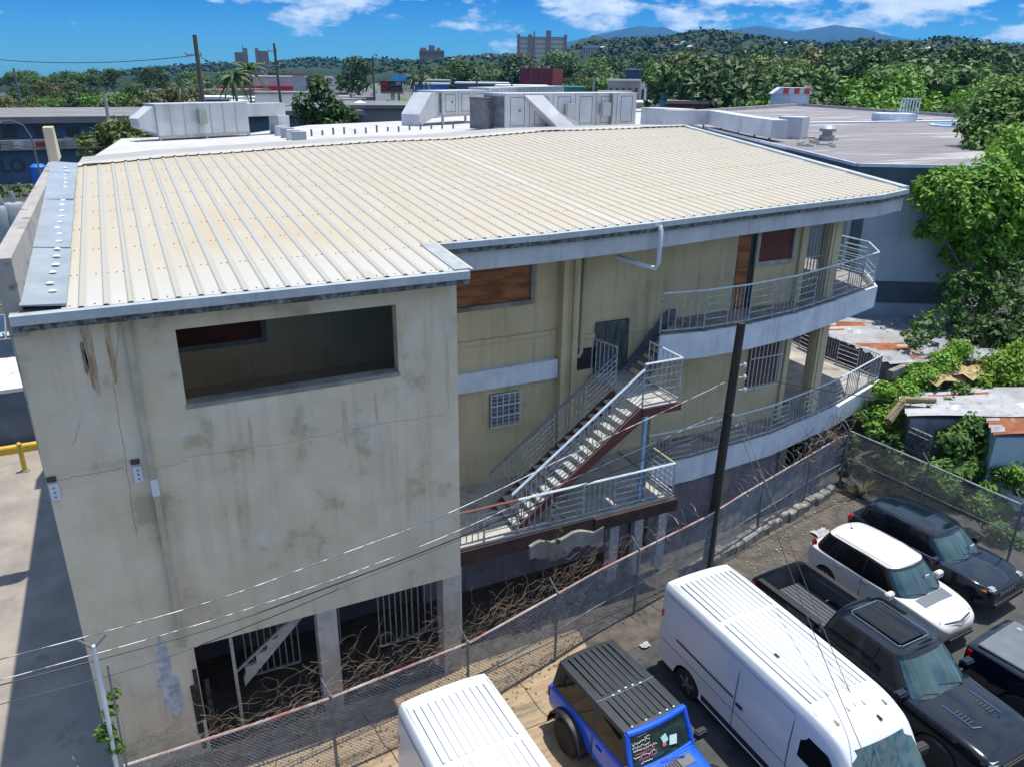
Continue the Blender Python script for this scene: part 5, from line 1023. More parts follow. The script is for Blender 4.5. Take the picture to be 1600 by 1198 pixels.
s_.build('grille_slots', M_chrome, gr); MB().box((2.05, -.75, .4), (2.27, .75, .62)).build('front_bumper', M_black, G, bevel=.05); MB().cbox((.92, .3, 1.28), (.02, .2, .12)).build('sticker', M_railw, G)
# ------------------------------------------------------------------ foliage
def leafmat(name, c, c2, isl=.45): return mat(name, c, c2, sc=.35, rough=.55, isl=isl, trans=.25, lo=.3, hi=.7)
M_leafd = leafmat('leaf_dark', (.024,.062,.013), (.042,.095,.017), .35); M_leafm = leafmat('leaf_mid', (.045,.11,.02), (.07,.155,.025), .4)
M_leafb = leafmat('leaf_bright', (.075,.19,.018), (.14,.30,.03), .4); M_leafo = leafmat('leaf_olive', (.06,.08,.025), (.09,.11,.035), .35)
M_bark = mat('bark', (.13,.10,.075), (.22,.19,.15), sc=4, rough=1)
def leaves(blobs, size, per, seed, clump=.38, aspect=1.6, droop=.2):
    """leaf-sized faces in clumps over the surface of every blob (centre, radii)"""
    rr = random.Random(seed); mb = MB(); V_, F_ = mb.v, mb.f
    for (c, rd) in blobs:
        c = Vector(c); n = max(3, int(per*rd[0]*rd[1]))
        for _ in range(n):
            d = Vector((rr.gauss(0, 1), rr.gauss(0, 1), rr.gauss(.25, 1))).normalized(); k = rr.uniform(.55, 1.08); cc_ = c+Vector((d.x*rd[0], d.y*rd[1], d.z*rd[2]))*k; cr2 = clump*(rd[0]+rd[2])*.5*rr.uniform(.5, 1.2)
            for _ in range(9):
                e_ = Vector((rr.gauss(0, 1), rr.gauss(0, 1), rr.gauss(0, .7))).normalized(); p = cc_+e_*cr2*rr.uniform(.4, 1); nn = (e_*.6+d*.5+Vector((0, 0, .5))+Vector((rr.gauss(0, .4), rr.gauss(0, .4), rr.gauss(0, .4)))).normalized()
                u = nn.cross(Vector((rr.gauss(0, 1), rr.gauss(0, 1), rr.gauss(0, 1)))).normalized(); v = nn.cross(u); s_ = size*rr.uniform(.6, 1.3); o = len(V_)
                V_ += [tuple(p-u*s_*.5*aspect), tuple(p+v*s_*.35-nn*s_*droop*.3), tuple(p+u*s_*.5*aspect-nn*s_*droop), tuple(p-v*s_*.35-nn*s_*droop*.3)]; F_.append((o, o+1, o+2, o+3)); mb.m.append(0)
    return mb
def tree(name, label, cat, base, blobs, m, size, per, seed, trunk=.22, group=None, clump=.38, lean=None, local=False, limbs=True):
    T = thing(name, label, cat, tuple(base), group, 0, local); b0 = Vector((0, 0, 0)) if local else Vector(base)
    leaves(blobs, size, per, seed, clump).build('crown', m, T, norm=False)
    rr = random.Random(seed+5); cz = sum(b[0][2] for b in blobs)/len(blobs); cx = sum(b[0][0] for b in blobs)/len(blobs); cy = sum(b[0][1] for b in blobs)/len(blobs)
    fork = b0.lerp(Vector((cx, cy, cz)), .55); t_ = MB(); t_.tube([b0, b0.lerp(fork, .5)+Vector((rr.uniform(-.1, .1), rr.uniform(-.1, .1), 0)), fork], [trunk, trunk*.8, trunk*.65], 8)
    if limbs:
        for (c, rd) in blobs[:7]: c = Vector(c); t_.tube([fork-Vector((0, 0, .2)), fork.lerp(c, .5)+Vector((rr.uniform(-.3, .3), rr.uniform(-.3, .3), .1)), c+Vector((0, 0, rd[2]*.3))], [trunk*.5, trunk*.32, trunk*.1], 6)
    t_.build('trunk', M_bark, T, smooth=True)
    return T
def crown_blobs(seed, w_, h_, z0, n):
    rr = random.Random(seed); o = []
    for i in range(n):
        a = rr.uniform(0, 6.28); r_ = w_*math.sqrt(rr.random())*.62; k = rr.uniform(.34, .5)*w_; z = z0+h_*(.2+.65*rr.random()*(1-.5*r_/w_)); o.append(((math.cos(a)*r_, math.sin(a)*r_, z), (k, k, k*.72)))
    return o
protos = []
SPEC = [('broadleaf_tree', 4.6, 8.2, .2, 14, M_leafd), ('broadleaf_tree', 4.8, 8.0, .2, 15, M_leafm), ('broadleaf_tree', 4.0, 9.0, .3, 14, M_leafb), ('broadleaf_tree', 5.2, 7.8, .4, 15, M_leafo), ('broadleaf_tree', 3.6, 9.8, .6, 13, M_leafm), ('broadleaf_tree', 5.2, 8.0, .2, 15, M_leafd)]
LAB = ['dark green broad tree in the wooded belt beyond the roofs', 'mid green full tree in the wooded belt beyond the roofs', 'bright green taller tree in the wooded belt beyond the roofs', 'olive spreading tree in the wooded belt beyond the roofs', 'narrow mid green tree in the wooded belt beyond the roofs', 'very dark wide tree in the wooded belt beyond the roofs']
for i, (nm, w_, h_, z0, n, m) in enumerate(SPEC):
    protos.append(tree(nm, LAB[i], 'tree', (0, 0, 0), crown_blobs(40+i, w_, h_, z0, n), m, .40, 6.5, 60+i, .35, 'trees of the wooded belt', .34, local=True))
used = set(); R.seed(77)
def put(kind, x, y, s, sz=None, label=None, group=None, z=0):
    o = protos[kind] if kind not in used else copy_tree(protos[kind]); used.add(kind); o['label'] = LAB[kind]
    o.location = (x, y, z); o.scale = (s, s, sz or s); o.rotation_euler = (0, 0, R.uniform(0, 6.28))
    if label: o['label'] = label
    return o
ADJ = ['dark green broad tree', 'mid green full tree', 'bright green tall tree', 'olive spreading tree', 'narrow mid green tree', 'very dark wide tree']
def where(a, r_):
    reg = 'at the far left skyline' if a < 2 else 'left of the twin tower blocks' if a < 8 else 'between the tower blocks and the road' if a < 15.3 else 'in the belt below the brown hospital' if a < 22 else 'round the dark red warehouse' if a < 30 else 'beyond the grey flat-roofed house' if a < 36 else 'left of the rooftop hut, behind the warehouse roof' if a < 43 else 'behind the rooftop hut and ladder guard' if a < 52 else 'behind the mango tree at the right edge'
    return reg+(', nearest row' if r_ < 150 else ', front rows' if r_ < 260 else ', middle rows' if r_ < 460 else ', farthest rows')
def belt(az0, az1, radii, sp, kinds, hs, skip=None):
    for r_ in radii:
        n = int(rad(az1-az0)/sp)
        for k in range(n):
            a = rad(az0)+rad(az1-az0)*(k+R.uniform(.1, .9))/n; rr = r_*R.uniform(.94, 1.06); x, y = rr*math.sin(a), rr*math.cos(a)
            if skip and skip(x, y, math.degrees(a), rr): continue
            s = R.uniform(*hs); kd = R.choice(kinds); put(kd, x, y, s*R.uniform(.95, 1.25), s*R.uniform(.9, 1.15), ADJ[kd]+' '+where(math.degrees(a), rr), 'trees of the wooded belt')
# right-hand wood behind the warehouse
belt(41.5, 63, (134, 150, 168), .055, (0, 1, 1, 2, 2, 5), (1.4, 1.9)); belt(38, 62, (188, 218), .052, (0, 1, 1, 5, 2), (1.95, 2.5)); belt(36, 62, (255, 320), .05, (0, 1, 5, 3), (2.4, 3.1)); belt(36, 62, (410, 520), .052, (0, 1, 5, 0), (3.0, 3.9))
# middle belt either side of the road
ROAD = [(at(730, 186, 0)), at(640, 160, 0), at(596, 143, 0), at(572, 131, 0), at(556, 121, 0), at(549, 114, 0)]
def nearroad(x, y, a, r_):
    q = Vector((x, y, 0))
    for p_, n_ in zip(ROAD, ROAD[1:]):
        t_ = max(0, min(1, (q-p_).dot(n_-p_)/(n_-p_).length_squared))
        if (q-p_.lerp(n_, t_)).length < 22: return True
    return 9 < a < 15.2 and r_ < 620
belt(28.5, 37.5, (620, 760), .024, (0, 5, 0, 1), (3.2, 4.0)); belt(15.4, 37, (425, 500, 590, 700, 840), .0225, (0, 5, 0, 5, 1, 4), (2.2, 2.9), lambda x, y, a, r_: nearroad(x, y, a, r_) or (r_ < 480 and 24.3 < a < 31)); belt(21, 36, (330, 375), .04, (0, 5, 1, 3), (1.4, 1.9), lambda x, y, a, r_: nearroad(x, y, a, r_) or (23.5 < a < 31))
belt(-9, 14.5, (560, 660, 800), .034, (0, 1, 5), (1.5, 2.1), nearroad)
belt(-7.5, 4.5, (200, 235), .05, (2, 1, 3), (.95, 1.3)); belt(-8, 6.5, (290, 350, 430), .045, (0, 1, 5, 3), (1.1, 1.55))
# single trees that stand out
def solo(px, py, r_, kind, s, label, sz=None):
    p = far(px, py, r_); o = put(kind, p.x, p.y, s, sz, label); o['group'] = ''; del o['group']; return o
solo(205, 180, 165, 3, 1.35, 'wide olive tree left of the tall wooden pole'); solo(245, 180, 175, 1, 1.0, 'mid green tree just left of the tall wooden pole')
solo(1045, 150, 210, 3, .9, 'rounded olive tree between the grey house and the red-roofed house'); solo(1150, 150, 118, 2, 1.5, 'bright green tree right behind the rooftop hut')
solo(894, 150, 150, 0, .55, 'small dark bushy tree behind the white plant, before the teal roof'); solo(912, 150, 150, 1, .4, 'small light bush tree beside the dark one before the teal roof')
solo(628, 150, 330, 2, .6, 'light green tree right of the red and black billboard')
# tree with large dark leaves rising behind the white roof
c = far(500, 170, 88); tree('tropical_tree', 'loose dark tree with big leaves rising behind the white roof, right of the thin pole', 'tree', (c.x, c.y, 0),
    [((c.x+dx, c.y+dy, z), (r_, r_, r_)) for dx, dy, z, r_ in ((0, 0, 12.2, 1.1), (-1.6, .2, 10.8, 1.2), (1.4, 0, 10.3, 1.4), (2.8, .3, 9.4, 1.1), (-.6, .5, 9.2, 1.5), (.9, -.3, 8.4, 1.4), (2.2, 0, 7.9, 1.2))], M_leafd, .42, 26, 5, .15, None, .5)
c = far(190, 225, 68); tree('roadside_tree', 'yellow-green small tree at the left end of the white roof', 'tree', (c.x, c.y, 0),
    [((c.x+dx, c.y+dy, z), (r_, r_, r_)) for dx, dy, z, r_ in ((0, 0, 9.2, 1.3), (-1.8, 0, 8.6, 1.2), (1.8, .4, 8.9, 1.1), (.6, -.5, 7.6, 1.5), (-1.2, .5, 7.2, 1.4), (3.0, 0, 8.0, .9))], mat('leaf_yellow', (.07,.11,.02), (.11,.15,.03), sc=.5, rough=.6, isl=.4, trans=.25), .3, 34, 6, .14, None, .5)
# palms
def palm(px, py, r_, h_, label, fr=2.6, seed=1):
    c = far(px, py, r_); T = thing('palm_tree', label, 'palm tree', (c.x, c.y, 0), 'palm trees by the dealership' if 'pair' in label else None); top = Vector((c.x, c.y, h_)); rr = random.Random(seed)
    MB().tube([(c.x, c.y, 0), (c.x+.1, c.y, h_*.5), tuple(top)], [.28, .2, .16], 7).build('trunk', M_bark, T); mb = MB()
    for i in range(26):
        a = 2*math.pi*i/26+rr.uniform(-.2, .2); el = rr.uniform(-.5, 1.2); d = Vector((math.cos(a), math.sin(a), 0)); side = Vector((-d.y, d.x, 0)); p = top.copy(); prev = None
        for k in range(7):
            t_ = k/6; q = top+d*(fr*t_*math.cos(el*.5))+Vector((0, 0, fr*(math.sin(el)*t_-.75*t_*t_))); wv = .17*fr*.4*math.sin(math.pi*min(1, t_+.12))+.05
            cur = (tuple(q-side*wv-Vector((0, 0, wv*.6))), tuple(q), tuple(q+side*wv-Vector((0, 0, wv*.6))))
            if prev: o = len(mb.v); mb.v += list(prev+cur); mb.f += [(o, o+1, o+4, o+3), (o+1, o+2, o+5, o+4)]; mb.m += [0, 0]
            prev = cur
    mb.build('fronds', M_leafd, T, norm=False); return T
palm(368, 150, 150, 13.2, 'left palm of the pair before the white car lot', 4.2, 1); palm(391, 150, 158, 14.2, 'right, taller palm of the pair before the white car lot', 4.4, 2)
palm(284, 150, 210, 10.5, 'small palm just left of the tall wooden pole', 3, 3); palm(646, 140, 300, 12.5, 'feathery palm beside the billboard', 5, 4); palm(660, 140, 296, 12, 'second feathery palm, right of the one beside the billboard', 5, 5)
# near trees on the right
def bl(L_): return [(tuple(aty(px, py, Y)), (r_, r_, r_*.85)) for (px, py, Y, r_) in L_]
bs = bl([(1470, 300, 23, 1.2), (1500, 330, 22.5, 1.3), (1535, 290, 22.5, 1.5), (1462, 355, 23, .8), (1560, 340, 22, 1.5), (1592, 300, 22, 1.6), (1530, 380, 22.2, 1.2), (1580, 395, 21.5, 1.3), (1620, 360, 21.5, 1.6), (1490, 395, 22.8, .7), (1600, 240, 22.5, 1.5)])
tree('shade_tree', 'lush bright green tree with compound leaves standing against the blue grey wall', 'tree', (aty(1580, 500, 20.5).x, 20.5, 0), bs, M_leafb, .19, 85, 31, .2, None, .30)
bs = bl([(1545, 190, 30, 1.5), (1570, 165, 30, 1.7), (1600, 190, 29, 1.9), (1540, 235, 29, 1.3), (1575, 225, 28.5, 1.6), (1625, 240, 28, 2), (1640, 170, 30, 2)])
tree('mango_tree', 'dense tree with long drooping leaves overhanging the warehouse roof at the right edge', 'tree', (bs[4][0][0]+2, 29, 0), bs, M_leafm, .22, 90, 32, .28, None, .33)
bs = bl([(1500, 440, 21.5, .9), (1540, 460, 21, 1.0), (1510, 500, 21, .8), (1560, 430, 21, 1.0), (1450, 510, 20.6, .7), (1480, 480, 21.3, .7), (1430, 530, 20, .5), (1590, 480, 20, 1.1)])
tree('understorey_tree', 'darker slender saplings under the bright tree beside the grey shed roof', 'tree', (bs[2][0][0], 21, 0), bs, M_leafm, .15, 80, 33, .09, None, .32)
def shrub(name, label, cat, L_, m, size, per, seed, stem=.04, clump=.5):
    b = bl(L_); base = (b[0][0][0], b[0][0][1], 0); return tree(name, label, cat, base, b, m, size, per, seed, stem, None, clump)
shrub('climbing_vine', 'bright leafy creeper mound covering the shed corner beside the lower terrace', 'creeper', [(1410, 615, 18.2, .6), (1385, 650, 17.6, .45), (1440, 590, 18.4, .6), (1475, 570, 18.6, .6), (1500, 548, 18.8, .5), (1400, 680, 17.2, .4), (1420, 640, 17.4, .5), (1380, 610, 18.2, .4)], M_leafb, .11, 420, 34)
shrub('climbing_vine', 'yellow-green creeper carpet spread over the far shed at the right edge', 'creeper', [(1560, 575, 17.5, .7), (1600, 560, 17.5, .8), (1530, 600, 17.3, .5), (1590, 600, 16.8, .6), (1630, 590, 16.8, .8)], mat('leaf_lime', (.10,.20,.015), (.14,.24,.02), sc=.5, rough=.6, isl=.35, trans=.25), .12, 330, 35)
shrub('shrub', 'dark glossy shrub filling the gap below the bright tree', 'shrub', [(1545, 520, 19.5, .8), (1590, 530, 18.8, .9), (1510, 530, 20, .6), (1625, 500, 19, 1.0)], M_leafd, .17, 160, 36)
shrub('shrub', 'tall shrub with big arching leaves behind the side fence, in front of the louvre vent', 'shrub', [(1490, 690, 15.4, .55), (1520, 665, 15.4, .45), (1475, 735, 15.0, .5), (1510, 730, 14.8, .5), (1540, 700, 14.8, .4)], M_leafm, .17, 230, 37)
shrub('shrub', 'dark tangled bush along the side fence above the blue SUV', 'shrub', [(1400, 720, 16.4, .5), (1430, 750, 15.8, .5), (1460, 780, 15.2, .5), (1390, 690, 16.8, .4), (1500, 780, 14.6, .5), (1540, 800, 13.8, .5)], M_leafd, .11, 330, 38)
shrub('shrub', 'small bright bush behind the side fence near the right edge', 'shrub', [(1542, 765, 13.9, .32), (1570, 790, 13.4, .25), (1590, 740, 13.4, .3)], M_leafb, .12, 400, 39)
shrub('shrub', 'dark green creeper hanging on the lilac shed wall at the right edge', 'shrub', [(1575, 720, 14.2, .5), (1600, 760, 13.2, .5), (1560, 740, 14, .4), (1600, 700, 14, .5)], M_leafm, .1, 330, 40)
shrub('creeper', 'thin green creeper climbing the fence end post by the alley', 'creeper', [(178, 1085, 12.9, .1), (172, 1110, 12.8, .12), (165, 1145, 12.7, .16), (182, 1165, 12.7, .14)], M_leafm, .05, 3500, 41, .008)
shrub('weed', 'small yellow-green weed growing from the deck edge above the broken plaster', 'plant', [(868, 790, 15.3, .07), (880, 806, 15.25, .05), (862, 812, 15.25, .05), (876, 826, 15.2, .05), (872, 845, 15.2, .06)], M_leafo, .055, 3500, 42, .012)
shrub('climbing_vine', 'bright vine spilling along the side fence rail between the fence corner and the vent', 'creeper', [(1365, 670, 17.2, .3), (1385, 700, 16.9, .32), (1415, 705, 16.6, .3), (1440, 715, 16.2, .34), (1470, 712, 15.9, .28)], M_leafb, .09, 420, 51)
shrub('climbing_vine', 'green creeper lying over the pale corrugated roof edge behind the louvre vent', 'creeper', [(1450, 640, 16.9, .35), (1480, 632, 16.9, .3), (1520, 640, 16.6, .32), (1555, 625, 16.6, .4), (1500, 612, 17.2, .4)], M_leafm, .1, 380, 52)
shrub('shrub', 'leafy bush pressed against the side fence beside the bonnet of the blue SUV', 'shrub', [(1560, 830, 12.6, .4), (1590, 850, 12.2, .4), (1530, 790, 13.3, .4), (1480, 760, 14.4, .4), (1450, 735, 15, .35)], M_leafm, .1, 380, 53)
shrub('climbing_vine', 'vine trailing down the end of the lower terrace on to the fence corner', 'creeper', [(1345, 650, 18.2, .3), (1360, 635, 18.4, .3), (1335, 690, 17.6, .25), (1325, 720, 17.5, .25)], M_leafm, .09, 380, 54)
def spiky(px, py, Y, h_, label, n=26, seed=1):
    p = aty(px, py, Y); mb = MB(); rr = random.Random(seed); c = Vector((p.x, p.y, .05))
    for i in range(n):
        a = rr.uniform(0, 6.28); l_ = h_*rr.uniform(.6, 1.1); d = Vector((math.cos(a), math.sin(a), 0)); s_ = Vector((-d.y, d.x, 0))*.022; P = [c+d*(l_*t_*.7)+Vector((0, 0, l_*(1.15*t_-.7*t_*t_))) for t_ in (0, .3, .6, .85, 1)]
        mb.grid([[tuple(q-s_*(1-k/4.2)), tuple(q+s_*(1-k/4.2))] for k, q in enumerate(P)])
    tag(mb.build('spiky_plant', M_leafo, norm=False), label, 'plant')
spiky(1345, 765, 16.6, 1.1, 'spiky long-leaved plant in the lot corner behind the dark blue SUV', 40)
# ------------------------------------------------------------------ hills, mountains
M_forest = mat('forested_hill', (.009,.022,.007), (.017,.036,.010), sc=.012, rough=1, spots=[((.035,.05,.018), .62, .02, .5)]); M_mount = mat('mountain', (.004,.05,.11), (.006,.06,.13), sc=.002, rough=1)  # blue of the distant air is put into the mountain colour
def ridge(name, tab, r_, depth, m, amp, seed, step=5):
    rows = [[] for _ in range(9)]; x = tab[0][0]
    while x <= tab[-1][0]:
        for (a, b_) in zip(tab, tab[1:]):
            if a[0] <= x <= b_[0]: y = a[1]+(b_[1]-a[1])*(x-a[0])/(b_[0]-a[0])
        p = far(x, y, r_); d = Vector((p.x, p.y, 0)).normalized(); k0 = 0
        for j in range(9):
            t_ = j/8; rr = r_+depth*(t_-.75); prof = math.sin(min(1, t_/.75)*math.pi/2) if t_ <= .75 else math.cos((t_-.75)/.25*math.pi/2); q = d*rr; nz_ = noise.noise(Vector((q.x, q.y, seed))*(6/r_*8))+.5*noise.noise(Vector((q.x, q.y, seed))*(20/r_*8))
            rows[j].append((q.x, q.y, -120 if j in (0, 8) else p.z*prof+amp*nz_*(prof if j != 6 else .5)))
        x += step
    g = MB().grid(rows); return struct(g.build(name, m, smooth=True))
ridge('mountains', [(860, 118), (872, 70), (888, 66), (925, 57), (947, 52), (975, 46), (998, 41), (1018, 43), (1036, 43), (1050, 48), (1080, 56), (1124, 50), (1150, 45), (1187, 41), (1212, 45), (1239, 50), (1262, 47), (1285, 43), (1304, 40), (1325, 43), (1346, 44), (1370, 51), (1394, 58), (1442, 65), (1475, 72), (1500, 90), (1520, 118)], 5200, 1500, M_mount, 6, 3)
ridge('hills', [(560, 112), (600, 106), (690, 97), (760, 92), (830, 90), (900, 78), (930, 68), (960, 68), (1000, 65), (1040, 63), (1080, 56), (1110, 53), (1160, 60), (1240, 70), (1290, 75), (1349, 68), (1400, 73), (1445, 70), (1490, 65), (1540, 73), (1600, 78), (1700, 82)], 1700, 900, M_forest, 16, 5, 4)
ridge('hills', [(900, 116), (980, 106), (1060, 98), (1180, 92), (1300, 92), (1420, 90), (1500, 90), (1600, 92), (1720, 90)], 800, 300, M_forest, 9, 8, 4)
ridge('hills', [(180, 118), (240, 112), (300, 106), (345, 103), (400, 106), (460, 98), (490, 94), (530, 99), (580, 96), (640, 100), (700, 104)], 2600, 900, M_forest, 10, 9, 5)
ridge('hills', [(-80, 136), (0, 131), (60, 128), (120, 122), (170, 118), (230, 117), (300, 118)], 2200, 700, M_forest, 5, 10, 6)
HT = [(560, 112), (600, 106), (690, 97), (760, 92), (830, 90), (900, 78), (930, 68), (960, 68), (1000, 65), (1040, 63), (1080, 56), (1110, 53), (1160, 60), (1240, 70), (1290, 75), (1349, 68), (1400, 73), (1445, 70), (1490, 65), (1540, 73), (1600, 78), (1700, 82)]
def hill_at(px, py, tab=HT, r_=1700, depth=900):
    y = next(a[1]+(b_[1]-a[1])*(px-a[0])/(b_[0]-a[0]) for a, b_ in zip(tab, tab[1:]) if a[0] <= px <= b_[0]); zt = far(px, y, r_).z; lo, hi = 0, .75
    for _ in range(30):
        m_ = (lo+hi)/2; rr = r_+depth*(m_-.75)
        if zt*math.sin(m_/.75*math.pi/2) < far(px, max(py, y+2), rr).z: lo = m_
        else: hi = m_
    p = far(px, max(py, y+2), r_+depth*(lo-.75)); p.z += 4; return p
def cover(tabs, n, size, seed, label):
    rr = random.Random(seed); mb = MB()
    for (tab, r_, depth, k_) in tabs:
        for _ in range(int(n*k_)):
            px = rr.uniform(tab[0][0], tab[-1][0]); y = next(a[1]+(b_[1]-a[1])*(px-a[0])/(b_[0]-a[0]) for a, b_ in zip(tab, tab[1:]) if a[0] <= px <= b_[0]); zt = far(px, y, r_).z; t_ = 1-rr.random()**1.5*.75; t_ = min(t_, .8)
            p = far(px, y, r_+depth*(t_-.75)); s_ = size*r_/1500*rr.uniform(.6, 1.4); c = Vector((p.x, p.y, zt*math.sin(min(1, t_/.75)*math.pi/2)+rr.uniform(-.4, .3)*s_))
            for _ in range(4):
                nn = Vector((rr.gauss(0, .6), rr.gauss(0, .6), 1)).normalized(); u = nn.cross(Vector((rr.gauss(0, 1), rr.gauss(0, 1), rr.gauss(0, 1)))).normalized(); v = nn.cross(u); q = c+Vector((rr.gauss(0, .5), rr.gauss(0, .5), rr.gauss(0, .35)))*s_; mb.add([tuple(q-u*s_*.5), tuple(q+v*s_*.5), tuple(q+u*s_*.5), tuple(q-v*s_*.5)], [(0, 1, 2, 3)])
    return tag(mb.build('hill_forest', mat('hill_leaf', (.014,.036,.010), (.024,.055,.014), sc=.02, rough=.9, isl=.12), norm=False), label, 'forest', kind='stuff')
HN = [(900, 116), (980, 106), (1060, 98), (1180, 92), (1300, 92), (1420, 90), (1500, 90), (1600, 92), (1720, 90)]
cover([(HT, 1700, 900, 1)], 36000, 5, 3, 'dark forest canopy covering the nearer hills on the right skyline'); cover([(HN, 800, 300, 1)], 13000, 5, 4, 'green forest canopy on the low rise beyond the wooded belt')
cover([([(-80, 136), (0, 131), (60, 128), (120, 122), (170, 118), (230, 117), (300, 118)], 2200, 700, .5), ([(180, 118), (240, 112), (300, 106), (345, 103), (400, 106), (460, 98), (490, 94), (530, 99), (580, 96), (640, 100), (700, 104)], 2600, 900, 1)], 6000, 5, 5, 'low forest canopy along the left horizon')
# ------------------------------------------------------------------ far buildings
def wpanes(T, mbx, m, name='windows'): pass
def block(name, label, cat, px0, px1, ytop, r_, dep, wall, floors=0, bays=0, ybase=None, win=None, roof=None, group=None, r2=None):
    """a building whose face runs between two sight lines; floors x bays of windows on it"""
    a = far(px0, ytop, r_); b_ = far(px1, ytop, r2 or r_); h_ = (a.z+b_.z)/2; d = Vector((b_.x-a.x, b_.y-a.y, 0)); Lx = d.length; d.normalize(); n_ = Vector((-d.y, d.x, 0)); z0 = min(0, gh(a.x, a.y))
    T = thing(name, label, cat, (a.x, a.y, z0), group)
    def q(u, v): p = a+d*u+n_*v; return (p.x, p.y)
    MB().prism([q(0, 0), q(Lx, 0), q(Lx, dep), q(0, dep)], z0, h_).build('wall', wall, T)
    if roof: MB().prism([q(-.5, -.5), q(Lx+.5, -.5), q(Lx+.5, dep+.5), q(-.5, dep+.5)], h_+.01, h_+.6).build('roof', roof, T)
    if floors:
        fh = (h_-max(z0, 0))/floors
        for f in range(floors):
            mb = MB()
            for k in range(bays):
                u0 = Lx*(k+.3)/bays; u1 = Lx*(k+.7)/bays; mb.prism([q(u0, -.15), q(u1, -.15), q(u1, -.01), q(u0, -.01)], max(z0, 0)+fh*(f+.35), max(z0, 0)+fh*(f+.8))
            mb.build('window_row', win or M_gap, T)
    return T, q, Lx, h_
M_tw = mat('tower_brown', (.30,.24,.20), rough=.9); M_apt = mat('apartment_beige', (.60,.54,.45), rough=.9); M_wr = mat('bright_roof', (.62,.62,.62), rough=.8); M_far = mat('far_white', (.5,.5,.5), (.38,.38,.38), sc=.1, rough=.8); M_farg = mat('far_grey', (.20,.20,.20), (.13,.13,.13), sc=.1, rough=.9)
M_wb = mat('weathered_blue', (.06,.12,.19), (.045,.085,.13), sc=.3, rough=.85); M_blue = mat('strong_blue', (.02,.15,.55), rough=.5); M_redb = mat('dark_red_wall', (.26,.03,.035), (.2,.025,.03), sc=.1, rough=.7); M_teal = mat('teal_roof', (.08,.30,.28), (.06,.22,.21), sc=.2, rough=.6); M_redf = mat('red_band', (.55,.02,.02), rough=.5)
T, q, Lx, h_ = block('tower_block', 'left of the two brown tower blocks on the horizon', 'tower block', 366, 379, 82, 1500, 14, M_tw, 14, 4); MB().prism([q(Lx, 2), q(Lx+8, 2), q(Lx+8, 12), q(Lx, 12)], 0, h_+7).build('stair_tower', M_tw, T); MB().prism([q(Lx, 0), q(Lx+1, 0), q(Lx+1, 1), q(Lx, 1)], h_+7, h_+13).build('mast', M_tw, T)
T, q, Lx, h_ = block('tower_block', 'right of the two brown tower blocks on the horizon', 'tower block', 404, 419, 80, 1480, 14, M_tw, 14, 4); MB().prism([q(-6, 2), q(0, 2), q(0, 12), q(-6, 12)], 0, h_+4).build('stair_tower', M_tw, T)
T, q, Lx, h_ = block('hospital', 'broad brown stepped building on the horizon in the middle', 'building', 655, 694, 79, 1500, 30, mat('hospital_brown', (.28,.2,.16), rough=.9), 4, 12)
for (u0, u1, dz) in ((.05, .28, 4), (.38, .62, 8), (.7, .85, 4)): MB().prism([q(Lx*u0, 1), q(Lx*u1, 1), q(Lx*u1, 20), q(Lx*u0, 20)], h_, h_+dz).build('roof_block', M_tw, T)
T, q, Lx, h_ = block('apartment_slab', 'long beige ten-storey apartment slab with roof towers on the horizon', 'apartment building', 808, 886, 59, 950, 14, M_apt, 11, 30, roof=M_tw, win=mat('grey_panes', (.14,.14,.14), rough=.4))
for (u0, u1, dz) in ((0, .06, 3), (.22, .30, 3), (.33, .36, 6), (.58, .68, 7), (.94, 1, 3)): MB().prism([q(Lx*u0, -1.2), q(Lx*u1, -1.2), q(Lx*u1, 14), q(Lx*u0, 14)], 0, h_+dz).build('core_tower', M_tw, T)
block('hillside_building', 'pale low block on the hillside right of the apartment slab', 'building', 910, 936, 71, 1300, 12, M_far, 3, 10)
R.seed(8)
for i, (px, py) in enumerate(((1055, 70), (1064, 72), (1072, 68), (1040, 74), (1082, 75), (1232, 69), (1258, 70), (1270, 71), (1428, 79), (1440, 80), (1455, 78), (765, 90), (745, 92), (710, 95), (945, 76), (1590, 92))):
    p = hill_at(px, py+3); T = thing('hillside_house', 'tiny white house dotted on the forested hills', 'house', tuple(p), 'white houses on the hills'); s_ = R.uniform(5, 8)
    MB().box((p.x-s_, p.y, p.z-12), (p.x+s_, p.y+7, p.z)).build('wall', M_far, T); MB().pl([(p.x-s_-.5, p.z), (p.x+s_+.5, p.z), (p.x, p.z+2.2)], 1, p.y-.4, p.y+7.4).build('roof', M_wr if i % 3 else M_redb, T)
T, q, Lx, h_ = block('warehouse', 'dark red windowless warehouse among the trees below the apartment slab', 'warehouse', 813, 864, 107, 430, 20, M_redb, r2=425)
for k in (.33, .66): MB().prism([q(Lx*k-.15, -.2), q(Lx*k+.15, -.2), q(Lx*k+.15, 0), q(Lx*k-.15, 0)], 0, h_).build('pilaster', M_farg, T)
for k in (.0, .38, .68): MB().prism([q(Lx*k, 0), q(Lx*(k+.16), 0), q(Lx*(k+.16), 4), q(Lx*k, 4)], h_, h_+1.3).build('roof_unit', M_tw, T)
block('market_hall', 'long building with teal roof below the red warehouse', 'building', 855, 934, 138, 330, 16, M_teal, roof=M_teal)
block('store', 'bright blue store left of the white plant', 'store', 648, 702, 133, 330, 18, M_blue, roof=M_wr); block('store', 'long low store with white roof and blue front behind the left plant', 'store', 712, 795, 132, 320, 24, M_wb, roof=M_wr); block('store', 'low grey-blue store with white roof right behind the long plant', 'store', 775, 855, 137, 280, 26, M_wb, roof=M_wr); block('store', 'small white-roofed store above the bright blue store', 'store', 662, 702, 127, 400, 12, M_farg, roof=M_wr)
